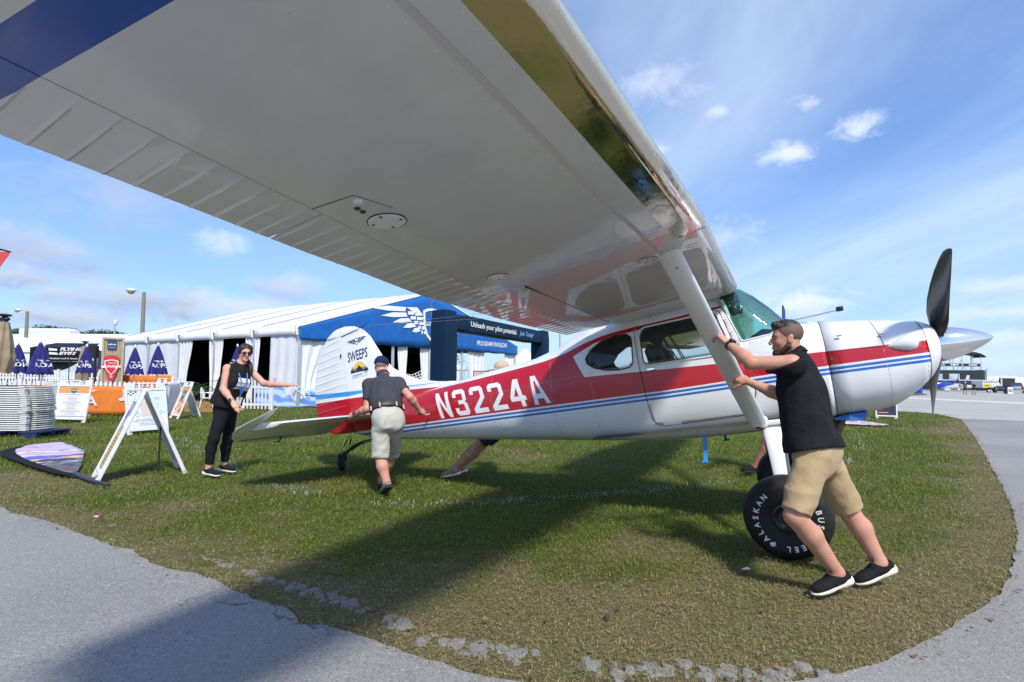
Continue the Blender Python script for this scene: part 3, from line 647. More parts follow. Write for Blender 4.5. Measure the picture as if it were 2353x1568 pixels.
def take(tags, name, mats, parent, thick=0, smooth=35, push=0.):
 me = bpy.data.meshes.new(name); b2 = bmf.copy(); l2 = b2.faces.layers.int['tag']
 bmesh.ops.delete(b2, geom=[f for f in b2.faces if f[l2] not in tags], context='FACES')
 if push:
  b2.normal_update();
  for v in b2.verts: v.co += v.normal*push
 b2.to_mesh(me); b2.free()
 for m in (mats if isinstance(mats, list) else [mats]): me.materials.append(m)
 me.polygons.foreach_set('use_smooth', [True]*len(me.polygons)); me.set_sharp_from_angle(angle=R_(smooth))
 o = bpy.data.objects.new(name, me); COL.objects.link(o); o.parent = parent
 if thick:
  md = o.modifiers.new('skin', 'SOLIDIFY'); md.thickness = thick; md.offset = -1
  if isinstance(mats, list): md.material_offset = 1; md.material_offset_rim = 0
 return o
def outline_loop(tags):
 """ordered boundary loops of the tagged skin faces"""
 ed = {}
 for e in bmf.edges:
  k = [f[LT] in tags for f in e.link_faces]
  if k.count(True) == 1:
   a, c = e.verts[0], e.verts[1]; ed.setdefault(a, []).append(c); ed.setdefault(c, []).append(a)
 loops = []; seen = set()
 for s0 in list(ed):
  if s0 in seen: continue
  lp = [s0]; seen.add(s0); cur = s0
  while True:
   nx_ = [v for v in ed[cur] if v not in seen]
   if not nx_: break
   cur = nx_[0]; seen.add(cur); lp.append(cur)
  loops.append([v.co.copy() for v in lp])
 return loops
def seal(tags, r, name, mat, parent, push=.001, flat=1):
 mb = MB()
 for lp in outline_loop(tags):
  if len(lp) < 6: continue
  q = [lp[0]]
  for p in lp[1:]:
   if (p-q[-1]).length > .012: q.append(p)
  q.append(q[0]); mb.tube(q, r, 6)
 if mb.v: return mb.build(name, mat, parent, 60)
FUS = take([0], 'fuselage', [PF, DARKI], PLANE, .018)
for sg, tw, tdw, td in ((-1, 10, 12, 14), (1, 11, 13, 15)):
 a = take([tw], 'window', GLS, PLANE, .003); seal([tw], .006, 'window_seal', BLKP, a)
 d = take([td], 'door', [PF, DARKI], PLANE, .018, push=.0015)
 g = take([tdw], 'door_window', GLS, d, .003); seal([tdw], .006, 'window_seal', BLKP, d); seal([td, tdw], .0032, 'door_gap', BLKP, d)
 mb = MB()
 for lp in outline_loop([tdw]):
  c = sum(lp, Vector())/len(lp); q = [c+(p-c)*1.05+Vector((0, sg*.003, 0)) for p in lp[::2]]; q.append(q[0]); mb.tube(q, .009, 6)
 mb.build('window_frame', WPAINT, d, 60)
 mb = MB(); yh = sg*(fus_y(4.63, .705)+.008); mb.box((4.635, yh, .705), (.085, .012, .028), 0, None, .005); mb.box((4.665, yh+sg*.008, .705), (.02, .018, .022), 0, None, .004)
 mb.build('door_handle', CHROME, d, 40)
WS = take([16], 'windshield', WSG, PLANE, .004)
seal([16], .007, 'windshield_trim', WPAINT, WS)
mb = MB(); mb.tube([(5.45, 0, 1.352), (5.584, 0, 1.262), (5.703, 0, 1.124), (5.80, 0, .991), (5.86, 0, .955)], .009, 6); mb.build('windshield_rib', pm_('green_primer', (.30, .48, .36), .5), WS, 60)
for sg in (-1, 1):
 mb = MB(); mb.tube([(5.33, sg*.47, 1.22), (5.44, sg*.50, .84), (5.46, sg*.505, .70)], .022, 8); mb.build('door_post', pm_('green_primer', (.30, .48, .36), .5), PLANE, 60)
mb = MB(); mb.box((4.9, 0, .115), (1.9, .98, .02)); mb.build('cabin_floor', DARKI, PLANE)
for sy_ in (-.25, .25):
 s_ = thing('x', None, None); bpy.data.objects.remove(s_)
 mb = MB(); mb.box((4.95, sy_, .42), (.46, .42, .14), 0, None, .04)
 mb.box((4.70, sy_, .70), (.12, .40, .52), 0, Matrix.Translation((4.70, 0, .5)) @ Matrix.Rotation(R_(-10), 4, 'Y') @ Matrix.Translation((-4.70, 0, -.5)), .05); mb.box((4.95, sy_, .25), (.36, .34, .25))
 so = mb.build('seat', pm_('seat_fabric', (.035, .035, .04), .85, var=.3, vs=12), PLANE, 50)
 mb = MB(); mb.tube([(4.62, sy_-.16, 1.30), (4.75, sy_-.20, 1.05), (4.90, sy_-.2, .70), (4.9, sy_-.2, .48)], .006, 6); mb.bar((4.66, sy_-.17, 1.28), (4.84, sy_-.18, .78), .045, .004); mb.build('seat_belt', BLKP, so)
mb = MB(); mb.box((4.12, 0, .50), (.5, .86, .16), 0, None, .05); mb.box((3.86, 0, .74), (.10, .84, .44), 0, None, .05); mb.build('rear_bench', pm_('seat_fabric', (.035, .035, .04), .85), PLANE, 50)
mb = MB(); mb.loft([[(5.50, y, .845), (5.50, y, .50), (5.56, y, .48), (5.80, y, .86), (5.62, y, .905)] for y in np.linspace(-.46, .46, 5)], 0); mb.build('instrument_panel', BLKP, PLANE, 40)
for sy_ in (-.24, .24):
 mb = MB(); pts = arc(0, 0, .13, .10, -50, 230, 12); mb.tube([(5.30, sy_+p[0], .66+p[1]) for p in pts], .014, 8); mb.bar((5.30, sy_, .66), (5.52, sy_, .66), .025); mb.bar((5.30, sy_-.12, .66), (5.30, sy_+.12, .66), .025, .03); mb.build('control_yoke', BLKP, PLANE, 60)
mb = MB(); mb.ell((5.42, -.36, 1.13), (.045, .035, .055)); mb.ell((5.46, -.30, 1.12), (.03, .03, .035)); mb.tube([(5.42, -.36, 1.16), (5.40, -.30, 1.24), (5.42, -.22, 1.17)], .009); mb.build('hanging_headset', BLKP, PLANE, 60)
mb = MB(); mb.ell((5.475, -.30, 1.145), (.022, .022, .022)); mb.build('cabin_vent', CHROME, PLANE, 60)
mb = MB(); mb.box((4.9, 0, 1.315), (1.1, .96, .015)); mb.build('headliner', pm_('headliner_cloth', (.30, .29, .26), .9), PLANE)
def cowl_ring(x, zt, zb, wd, ex, n=56): return [(x,)+sec_yz(x, 2*math.pi*(j+.5)/n, zt, zb, wd, ex) for j in range(n)]
mb = MB(); st = [(6.058, .922, .062, .487, 2.8), (6.187, .900, .070, .482, 2.7), (6.381, .870, .085, .470, 2.6), (6.50, .846, .112, .458, 2.5), (6.60, .825, .165, .446, 2.45), (6.68, .806, .222, .432, 2.4), (6.736, .790, .272, .420, 2.4)]
mb.loft([cowl_ring(*s_) for s_ in st], 0, False, False); COWL = mb.build('cowling', [PF], PLANE, 40)
md = COWL.modifiers.new('skin', 'SOLIDIFY'); md.thickness = .006; md.offset = -1
mb = MB(); st = [(6.739, .790, .272, .420, 2.4), (6.775, .778, .312, .405, 2.35), (6.805, .760, .352, .382, 2.3), (6.825, .738, .395, .350, 2.3), (6.836, .710, .43, .31, 2.2), (6.838, .68, .46, .26, 2.1), (6.834, .66, .475, .18, 2.0)]
mb.loft([cowl_ring(*s_) for s_ in st], 0, False, True); NOSE = mb.build('nose_bowl', [PF], PLANE, 40)
for sg in (-1, 1):
 mb = MB(); mb.ell((6.822, sg*.225, .565), (.025, .07, .095), 14, 8); mb.build('air_intake', BLKP, NOSE, 60)
for sg in (-1, 1):
 mb = MB(); rr = []
 prof = [(0, .004), (.04, .030), (.09, .052), (.14, .066), (.175, .062), (.195, .042), (.203, .004)]
 for dx, r in prof:
  x = 6.482+dx; zc = .594+.012*dx/.2; yy_ = sg*(interp(x, [(6.48, .458), (6.6, .440), (6.69, .424)])-.012)
  rr.append([(x, yy_+sg*abs(r*.85)*max(0, math.cos(a)) , zc+r*math.sin(a)) for a in np.linspace(-math.pi/2, math.pi/2, 11)] + [(x, yy_-sg*.03, zc+r*math.sin(a)) for a in np.linspace(math.pi/2, -math.pi/2, 11)])
 mb.loft(rr); mb.build('rocker_blister', WPAINT, COWL, 50)
mb = MB(); mb.loft([[(6.04, y, .05) for y in (-.30, .30)] + [(6.04, y, .075) for y in (.30, -.30)], [(6.14, y, .048) for y in (-.32, .32)] + [(6.14, y, .09) for y in (.32, -.32)], [(6.245, y, .022) for y in (-.28, .28)] + [(6.275, y, .095) for y in (.30, -.30)]]); mb.build('cowl_flap', pm_('blue_paint', BLUE_, .4, coat=.4), PLANE)
for sg in (-1, 1):
 mb = MB(); mb.tube([(6.13, sg*.25, .12), (6.085, sg*.25, .05), (6.035, sg*.25, -.07)], [.030, .033, .030], 12); mb.build('exhaust_stack', pm_('burnt_steel', (.10, .055, .04), .5, .6, var=.5, vs=14), PLANE, 60)
for x, z in ((6.17, .74), (6.46, .70)):
 mb = MB(); mb.box((x, -interp(x, [(6.058, .487), (6.736, .42)])*.955, z), (.035, .012, .012)); mb.build('cowl_latch', STEEL, COWL)
mb = MB(); mb.tube([(5.912, -.25, .86), (5.915, -.25, .915), (6.008, -.25, .905), (6.01, -.25, .85)], .006, 6); mb.build('grab_handle', STEEL, PLANE, 60)
mb = MB(); q = [(6.20, .86), (6.20, .62), (6.19, .615), (6.46, .60), (6.42, .84)]
for a, c in zip(q[:-1], q[1:]):
 for k in range(6):
  p0 = [a[i]+(c[i]-a[i])*k/6 for i in (0, 1)]; p1 = [a[i]+(c[i]-a[i])*(k+1)/6 for i in (0, 1)]
  def cy(x, z):
   zt = interp(x, [(6.058, .922), (6.187, .9), (6.381, .87), (6.5, .846)]); zb = interp(x, [(6.058, .062), (6.381, .085), (6.5, .112)]); zm = (zt+zb)/2-.04*(zt-zb); wd = interp(x, [(6.058, .487), (6.381, .47), (6.5, .458)])
   return -wd*max(0, 1-min(1, abs(z-zm)/(zt-zm))**2.65)**(1/2.65)-.0008
  mb.tube([(p0[0], cy(*p0), p0[1]), (p1[0], cy(*p1), p1[1])], .0016, 4)
mb.build('panel_seam', BLKP, COWL)
mb = MB()
for x, zt, zb, wd in ((6.0585, .921, .062, .4872), (6.7375, .79, .272, .4202)):
 mb.tube([p for p in cowl_ring(x, zt, zb, wd, 2.8 if x < 6.5 else 2.4)] + [cowl_ring(x, zt, zb, wd, 2.8 if x < 6.5 else 2.4)[0]], .0016, 5)
mb.build('cowl_seam', BLKP, COWL)
HUB = Vector((6.885, 0, .565))
mb = MB(); Mx = Matrix.Translation(HUB) @ Matrix.Rotation(R_(90), 4, 'Y')
mb.lathe([(.02, -.05), (.135, -.05), (.142, -.03), (.142, .0), (.137, .06), (.122, .13), (.097, .20), (.066, .27), (.034, .325), (.010, .352), (.001, .357)], 40, 0, Mx); mb.build('spinner', CHROME, PLANE, 50)
bd = Vector((0, -.80, .665)).normalized(); bt = Vector((0, bd.z, -bd.y)); ax = Vector((1, 0, 0))
PROPM = pm_('prop_black', (.012, .012, .013), .34, var=.25, vs=5, coat=.2)
for sg in (1, -1):
 rr = []
 for r, ch, tw, sw, th in [(a_, b_c, -c_c, d_c, e_c) for a_, b_c, c_c, d_c, e_c in [(.10, .075, 62, 0, .070), (.15, .085, 58, .0, .055), (.22, .130, 50, .01, .042), (.32, .168, 42, .020, .034), (.45, .182, 34, .026, .028), (.60, .176, 28, .022, .022), (.75, .156, 24, .010, .017), (.88, .125, 21, -.006, .013), (.97, .092, 19, -.022, .010), (1.02, .055, 18, -.040, .007), (1.045, .015, 18, -.055, .004)]]:
  c_ = math.cos(R_(tw)); s_ = math.sin(R_(tw)); cd = (bt*sg*c_ + ax*s_); nd = (ax*c_ - bt*sg*s_); cc = HUB + bd*sg*r + cd*sw
  pts = []
  for k in range(14):
   a = 2*math.pi*k/14; u_ = math.cos(a); v_ = math.sin(a)*(1-.35*u_); pts.append(cc + cd*(ch/2*u_) + nd*(th/2*v_))
  rr.append(pts)
 mb = MB(); mb.loft(rr); mb.build('propeller_blade', PROPM, PLANE, 60)
LE_ = [(.0, 5.49), (2.42, 5.49), (3.49, 5.437), (4.4, 5.402), (5.25, 5.365), (5.70, 5.30)]
TE_ = [(.0, 3.84), (.6, 3.83), (1.09, 3.805), (1.77, 3.778), (2.5, 3.790), (2.873, 3.795), (3.461, 3.862), (3.838, 3.892), (4.415, 3.960), (4.926, 4.013), (5.25, 4.05), (5.70, 4.10)]
HG_ = [(.0, 4.05), (2.42, 4.05), (2.47, 4.065), (2.855, 4.103), (3.322, 4.155), (3.713, 4.195), (4.0, 4.227), (4.471, 4.274), (4.972, 4.326), (5.4, 4.37)]
def zlow(x, y): return 1.262+.045*(x-5.49)+.03*(abs(y)-.53)
def thk(s, c):
 return c*.125*(2.97*math.sqrt(max(0, s)) - 1.26*s - 3.516*s*s + 2.843*s**3 - 1.036*s**4)
def wing_pt(y, s, top):
 ay = abs(y); le, te = interp(ay, LE_), interp(ay, TE_); c = le-te; x = le-s*c
 lowz = zlow(x, ay) - .006*math.sin(math.pi*min(1, s)) + .034*c*max(0, 1-s/.045)**2*.9
 tipf = 1-max(0, (ay-5.45)/.25)**2*.6
 return (x, y, lowz + (thk(s, c)*tipf if top else 0))
def wing_strip(y0, y1, s0, s1, ny_, ns, name, mats, parent, low_only=False, corr=None):
 """closed box of wing between chord fractions s0..s1 (functions of y allowed)"""
 f0 = s0 if callable(s0) else (lambda y: s0); f1 = s1 if callable(s1) else (lambda y: s1)
 ys = np.linspace(y0, y1, ny_); rr = []
 if corr:
  lo_, hi_ = min(abs(y0), abs(y1)), max(abs(y0), abs(y1)); sgn_ = 1 if y1 > 0 else -1; ys = [lo_]+[q for k in range(80) for q in [(k+e)*corr[1] for e in (.40, .45, .5, .55, .60)] if lo_+.004 < q < hi_-.004]+[hi_]; ys = [sgn_*q for q in ys]
 for y in ys:
  a, c = f0(abs(y)), f1(abs(y)); ss = [a+(c-a)*(k/ns)**(1.8 if a == 0 else 1) for k in range(ns+1)]
  lo = [wing_pt(y, s_, False) for s_ in ss]; hi = [wing_pt(y, s_, True) for s_ in ss]
  if corr:
   ph = (abs(y)-corr[0])/corr[1]; ph -= math.floor(ph); bead = max(0, 1-abs(ph-.5)/.09)*.0048
   lo = [(p[0], p[1], p[2]-bead*min(1, max(0, (k-.5)/1.0), (ns+1-k)/1.5)) for k, p in enumerate(lo)]
  rr.append(lo + hi[::-1])
 mb = MB(); mb.loft(rr, 0, True, True, True); return mb.build(name, mats, parent, 12 if corr else 38)
def fr_of(xf):
 return lambda ay: (interp(ay, LE_)-xf(ay))/(interp(ay, LE_)-interp(ay, TE_))
cuffx = lambda ay: interp(ay, [(0, 5.335), (2.42, 5.305), (2.47, 5.300), (3.44, 5.267), (4.152, 5.244), (4.53, 5.228), (5.70, 5.18)])
hinge = lambda ay: interp(ay, HG_)+.004
hinge2 = lambda ay: interp(ay, HG_)
gapx = lambda ay: 4.325
PLED = pm_('polished_leading_edge', (.80, .74, .60), .085, 1.0, var=.0)
m_, tt_, b_, o_ = new_mat('polished_skin'); co_ = tt_.add('ShaderNodeTexCoord').outputs['Object']
b_.inputs['Metallic'].default_value = 1; b_.inputs['Base Color'].default_value = (.74, .70, .60, 1)
tt_.link(tt_.mapr(tt_.noise(mapping(tt_, co_, (3, 1, 1)), 7, 5, .65), .3, .75, .05, .22), b_.inputs['Roughness'])
tt_.link(tt_.bump(tt_.noise(mapping(tt_, co_, (1, .8, 1)), 9, 3, .5), .10, .02), b_.inputs['Normal']); PLED = m_
YEL = pm_('grimy_yellow_paint', (.55, .38, .03), .5, var=.45, vs=18)
for sg in (-1, 1):
 W_ = MB()
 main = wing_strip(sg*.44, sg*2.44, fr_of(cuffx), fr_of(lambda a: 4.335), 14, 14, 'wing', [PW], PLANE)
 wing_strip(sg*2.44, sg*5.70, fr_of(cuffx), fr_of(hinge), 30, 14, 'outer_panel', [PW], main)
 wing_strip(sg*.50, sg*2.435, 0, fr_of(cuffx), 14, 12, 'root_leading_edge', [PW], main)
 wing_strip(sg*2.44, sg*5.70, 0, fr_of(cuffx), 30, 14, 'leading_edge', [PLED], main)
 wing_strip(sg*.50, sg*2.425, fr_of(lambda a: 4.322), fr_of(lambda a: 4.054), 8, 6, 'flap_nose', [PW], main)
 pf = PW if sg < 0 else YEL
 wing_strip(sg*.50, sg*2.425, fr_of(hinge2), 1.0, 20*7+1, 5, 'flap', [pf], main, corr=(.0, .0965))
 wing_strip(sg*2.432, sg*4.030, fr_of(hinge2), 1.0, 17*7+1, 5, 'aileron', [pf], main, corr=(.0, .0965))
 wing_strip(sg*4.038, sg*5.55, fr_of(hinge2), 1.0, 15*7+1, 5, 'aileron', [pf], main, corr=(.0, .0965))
 mb = MB(); mb.loft([[(x, sg*5.70, zlow(x, 5.70)), (x, sg*(5.70+.05*math.sin(math.pi*min(1, max(0, (5.32-x)/1.2)))), zlow(x, 5.70)+.035), (x, sg*5.70, zlow(x, 5.70)+.07)] for x in np.linspace(5.30, 4.12, 14)]); mb.build('wing_tip', [PW], main, 60)
 mb = MB(); mb.box((4.328, sg*1.46, 1.262), (.010, 1.9, .02), 0, None); mb.build('flap_gap', BLKP, main)
 def lowM(x, y): # frame on lower skin, normal down
  return frame_M((x, y, zlow(x, y)-.006*math.sin(math.pi*(interp(abs(y), LE_)-x)/1.55)-.0022), (1, 0, .045), (0, -1, -.03*(-1 if y < 0 else 1)*-1))
 SCR = pm_('screw_dark', (.06, .055, .05), .5, .5)
 def cover(x, y, r, name='inspection_cover', screws=4):
  M = Matrix.Translation((x, y, zlow(x, y)-.0065)); mb = MB(); mb.lathe([(.001, -.002), (r-.003, -.002), (r, 0), (r, .006)], 36, 0, M); c = mb.build(name, WPAINT, main, 30)
  mb = MB(); mb.lathe([(r+.0005, -.0006), (r+.004, -.0006), (r+.004, .003)], 36, 0, M); mb.build('cover_seam', BLKP, c)
  for k in range(screws):
   a = k*math.pi/2+.3; mb = MB(); mb.lathe([(.0005, -.0045), (.006, -.004), (.0075, -.002)], 10, 0, Matrix.Translation((x+(r-.018)*math.cos(a), y+(r-.018)*math.sin(a), zlow(x, y)-.0065))); mb.build('screw', SCR, c)
 cover(4.327, sg*3.80, .088) if False else cover(4.36, sg*3.80, .080); cover(4.303, sg*2.745, .062, screws=3); cover(5.085, sg*2.20, .06)
 for x, y, r, m in ((4.40, 4.01, .020, WPAINT), (4.36, 3.973, .013, SCR), (4.355, 3.938, .013, SCR)):
  mb = MB(); mb.lathe([(.001, -.006), (r*.6, -.006), (r, -.001), (r, .004)], 16, 0, Matrix.Translation((x, sg*y, zlow(x, y)-.006))); mb.build('drain_hole' if m is SCR else 'hole_plug', m, main, 40)
 mb = MB()
 for a, c in (((4.24, 4.09), (4.425, 4.06)), ((4.425, 4.06), (4.46, 3.88))): mb.tube([(a[0], sg*a[1], zlow(*a)-.006), (c[0], sg*c[1], zlow(*c)-.006)], .0014, 4)
 for a, c in (((5.33, 2.437), (5.49, 2.437)),): mb.tube([(a[0], sg*a[1], zlow(*a)-.003), (c[0]-.01, sg*c[1], zlow(*c)+.008)], .0018, 4)
 mb.build('skin_seam', BLKP, main)
 mb = MB(); mb.loft([[(x+.010, sg*y, zlow(x, y)-.004), (x+.010, sg*y, zlow(x, y)-.0062), (x-.010, sg*y, zlow(x, y)-.0062), (x-.010, sg*y, zlow(x, y)-.004)] for y, x in [(.6, 5.20), (2.3, 5.185), (3.41, 5.147), (4.3, 5.131), (5.4, 5.10)]]); mb.build('spar_lap', pm_('dusty_paint', (.52, .50, .47), .5), main)
 mb = MB()
 for y in np.arange(.6, 5.4, .06):
  for xo in (cuffx(y)-.014, interp(y, [(.6, 5.16), (2.3, 5.15), (5.4, 5.07)])): mb.ell((xo, sg*y, zlow(xo, y)-.0045), (.0032, .0032, .002), 5, 3)
 rv = mb.build('rivets', WPAINT, main, 60); rv['kind'] = 'stuff'
 a, c = Vector((5.222, sg*2.215, 1.318)), Vector((5.462, sg*.515, .085)); d = (c-a).normalized(); xv = Vector((1, 0, 0)); xv = (xv-d*xv.dot(d)).normalized(); nv = d.cross(xv)
 rr = []
 for f_, k in ((0, 1), (.03, 1), (.5, 1), (.93, 1), (.965, 1.0), (1, .9)):
  p = a.lerp(c, f_); ch = .145*k*(1.08 if f_ < .02 else 1); rr.append([p + xv*(ch/2*math.cos(t_)) + nv*(.026*math.sin(t_)*(1+.35*math.cos(t_))) for t_ in np.linspace(0, 2*math.pi, 22, endpoint=False)])
 mb = MB(); mb.loft(rr); st_ = mb.build('wing_strut', WPAINT, PLANE, 40)
 mb = MB(); e1 = a.lerp(c, .075)+Vector((0, sg*.026, 0))+xv*.01; mb.ell(e1, (.018, .012, .018)); mb.build('tie_down_ring', STEEL, st_, 60)
 mb = MB(); q = a.lerp(c, .94)
 for k in range(6): mb.ell(q+d*(k*.009)+Vector((0, sg*.028, 0)), (.010, .004, .0035), 8, 4)
 mb.build('drain_grommet', STEEL, st_, 60)
 mb = MB(); mb.box((5.47, sg*.53, .115), (.13, .06, .10), 0, None, .02); mb.build('strut_fitting', WPAINT, PLANE, 40)
 rr = []
 for f_ in np.linspace(0, 1, 10):
  y = .50+.36*f_; z = .065-.60*f_+.07*math.sin(math.pi*f_); hw = .072-.030*f_; xc = 5.555+.012*f_; th = .012
  rr.append([(xc+hw*math.cos(t_), sg*y+sg*th*math.sin(t_), z+th*.6*math.sin(t_)) for t_ in np.linspace(0, 2*math.pi, 12, endpoint=False)])
 mb = MB(); mb.loft(rr); gl = mb.build('gear_leg', WPAINT, PLANE, 40)
 mb = MB(); mb.tube([(5.485, sg*.53, .045), (5.487, sg*.60, -.08), (5.510, sg*.72, -.27), (5.525, sg*.84, -.47)], .006, 6); mb.tube([(5.44, sg*.55, .07), (5.485, sg*.535, .06)], .009, 6); mb.build('brake_line', BLKP, gl, 60)
 mb = MB(); mb.box((5.555, sg*.515, .098), (.20, .05, .045), 0, None, .012); mb.box((5.68, sg*.515, .165), (.05, .02, .075), 0, None, .006); mb.build('gear_fairing', WPAINT, PLANE, 40)
 WC = Vector((5.568, sg*.985, -.575)); R = .308
 wh = bpy.data.objects.new('wheel', None); COL.objects.link(wh); wh.parent = PLANE; wh.location = WC; wh.rotation_euler = (0, R_(9), 0)
 Mw = Matrix.Rotation(R_(90), 4, 'X')
 mb = MB(); prof = [(.105, -.085), (.118, -.098), (.15, -.112), (.20, -.122), (.225, -.124), (.2255, -.1265), (.26, -.122), (.288, -.098), (.302, -.062), (R, -.02), (R, .02), (.302, .062), (.288, .098), (.26, .122), (.2255, .1265), (.225, .124), (.20, .122), (.15, .112), (.118, .098), (.105, .085)]
 mb.lathe(prof, 56, 0, Mw); mb.build('tire', BLK, wh, 40)
 mb = MB(); mb.lathe([(.104, -.085), (.09, -.088), (.082, -.07), (.06, -.055), (.035, -.05), (.033, -.075), (.02, -.082), (.001, -.083)], 32, 0, Mw); mb.lathe([(.104, .085), (.09, .088), (.06, .06), (.001, .06)], 32, 0, Mw); mb.lathe([(.105, -.085), (.105, .085)], 32, 0, Mw)
 rim = mb.build('rim', pm_('black_wheel', (.014, .014, .015), .30, .2), wh, 40)
 mb = MB(); mb.ell((0, sg*.09, 0), (.008, .006, .008)); mb.bar((-.09, -sg*.13, .0), (.02, -sg*.13, .0), .03, .06); mb.build('axle_bolt', STEEL, wh, 50)
 mb = MB(); LW = pm_('white_rubber_lettering', (.80, .80, .77), .6, var=.15, vs=40)
 def ringtext(s_, a_mid, step, h, rad):
  for k, chh in enumerate(s_):
   a = R_(a_mid - (k-(len(s_)-1)/2)*step)
   vs, fs = text2d(chh, h, bold=.030, align='CENTER')
   if not vs: continue
   er = (math.cos(a), math.sin(a)); et = (math.sin(a), -math.cos(a)); kx = 1.0
   out_ = []
   for gx_, gy_ in vs:
    r_ = rad + gy_ - h/2; px_ = er[0]*r_ + et[0]*gx_*kx; pz_ = er[1]*r_ + et[1]*gx_*kx
    rr_ = math.hypot(px_, pz_); yo = interp(rr_, [(.15, .112), (.20, .122), (.225, .1262), (.26, .1235), (.288, .098)])+.0012
    out_.append((px_*(1 if sg < 0 else -1), sg*yo, pz_))
   mb.add(out_, fs)
 ringtext('ALASKAN', 183, 15.2, .037, .214); ringtext('BUSHWHEEL', -10-24, 13.6, .037, .214)
 cx_, cz_ = .214*math.cos(R_(243)), .214*math.sin(R_(243))
 mb.add([((cx_+u_)*(1 if sg < 0 else -1), sg*.1262, cz_+v_) for u_, v_ in [(-.022, .0), (-.01, .016), (.004, .014), (.008, .020), (.018, .012), (.014, -.002), (.022, -.012), (.008, -.010), (.0, -.022), (-.008, -.012), (-.016, -.014)]], [tuple(range(11))])
 mb.build('tire_lettering', LW, wh)['kind'] = 'stuff'
mb = MB()
def rivet_line(p, q, step=.028):
 a, c = np.array(p), np.array(q); L = np.linalg.norm(c-a); n_ = max(2, int(L/step))
 for k in range(n_+1):
  x, z = a+(c-a)*k/n_
  for sg in (-1, 1):
   if x < 6.05: y = sg*(fus_y(x, z))
   else:
    zt = interp(x, [(6.058, .922), (6.381, .87), (6.736, .79)]); zb = interp(x, [(6.058, .062), (6.381, .085), (6.5, .112), (6.736, .272)]); zm = (zt+zb)/2-.04*(zt-zb); wd = interp(x, [(6.058, .487), (6.381, .47), (6.736, .42)]); h_ = zt-zm if z > zm else zm-zb
    y = sg*wd*max(0, 1-min(1, abs(z-zm)/h_)**2.55)**(1/2.55)
   mb.ell((x, y, z), (.0036, .0028, .0036), 5, 4)
for xs in (1.98, 2.775, 3.56, 4.035): rivet_line((xs, interp(xs, ZB)+.05), (xs, interp(xs, ZT)-.12), .035)
rivet_line((3.60, .115), (4.50, .060), .03); rivet_line((4.56, .135), (5.36, .135), .03); rivet_line((4.56, .105), (5.36, .105), .045); rivet_line((4.2, .10), (4.2, .19), .02); rivet_line((4.24, .10), (4.24, .19), .02)
rivet_line((5.46, .80), (5.72, .80), .025); rivet_line((5.42, .80), (5.335, 1.10), .03); rivet_line((6.03, .14), (6.03, .84), .032); rivet_line((6.085, .14), (6.085, .84), .045); rivet_line((6.72, .33), (6.72, .70), .035); rivet_line((5.75, .55), (5.75, .75), .03); rivet_line((5.8, .66), (6.0, .72), .03)
rv = mb.build('rivets', pm_('rivet_grey', (.45, .44, .43), .4, .5), PLANE, 60); rv['kind'] = 'stuff'
def bevel_rect(x0, z0, x1, z1): return [(x0, z0), (x1, z0), (x1, z1), (x0, z1)]
T_ = .26; C_ = .16
def seg_glyph(ch):
 """block letter in a 1 x 1.55 cell: list of convex polygons"""
 H_ = 1.55; R = bevel_rect
 def cbox(top=True, bot=True, left=True, right=True): pass
 if ch == 'N': return [R(0, 0, T_, H_), R(1-T_, 0, 1, H_), [(T_, H_), (T_, H_-.50), (1-T_, 0), (1-T_, .50)]]
 if ch == 'A': return [[(0, 0), (T_, 0), (.50, H_), (.34, H_)], [(1-T_, 0), (1, 0), (.66, H_), (.50, H_)], [(.24, .30), (.76, .30), (.70, .56), (.30, .56)], [(.34, H_), (.66, H_), (.58, H_-.30), (.42, H_-.30)]]
 if ch == '4': return [R(.58, 0, .58+T_, H_), R(0, .34, 1, .34+T_*.95), [(0, .55), (.26, .55), (.84, H_), (.52, H_)]]
 if ch == '2': return [R(0, 0, 1, T_), [(0, T_), (.36, T_), (1, .84), (1, .86), (1-T_, .92)], [(1-T_, .80), (1, .84), (1, H_-C_), (1-T_, H_-C_)], [(C_, H_-T_), (1-C_, H_-T_), (1-C_, H_), (C_, H_)], [(1-C_, H_-T_), (1-T_, H_-C_-.14), (1, H_-C_), (1-C_, H_)], [(0, H_-C_), (T_, H_-C_-.12), (C_+.06, H_-T_), (C_, H_)], [(0, H_-C_), (0, 1.10), (T_, 1.10), (T_, H_-C_-.1)]]
 if ch == '3': return [[(C_, 0), (1-C_, 0), (1-C_, T_), (C_, T_)], [(C_, H_-T_), (1-C_, H_-T_), (1-C_, H_), (C_, H_)], [(.36, .66), (.80, .66), (.88, .775), (.80, .89), (.36, .89)], [(1-T_, C_), (1, C_), (1, .66), (.86, .78), (1-T_, .70)], [(1-T_, .85), (.86, .78), (1, .90), (1, H_-C_), (1-T_, H_-C_)], [(1-C_, 0), (1, C_), (1-T_, C_+.12), (1-C_-.04, T_)], [(1-C_, H_), (1-C_-.04, H_-T_), (1-T_, H_-C_-.12), (1, H_-C_)], [(C_, 0), (C_+.04, T_), (T_, C_+.12), (0, C_)], [(C_, H_), (0, H_-C_), (T_, H_-C_-.12), (C_+.04, H_-T_)], [(0, C_), (T_, C_+.1), (T_, .46), (0, .46)], [(0, H_-C_), (0, H_-.46), (T_, H_-.46), (T_, H_-C_-.1)]]
 return []
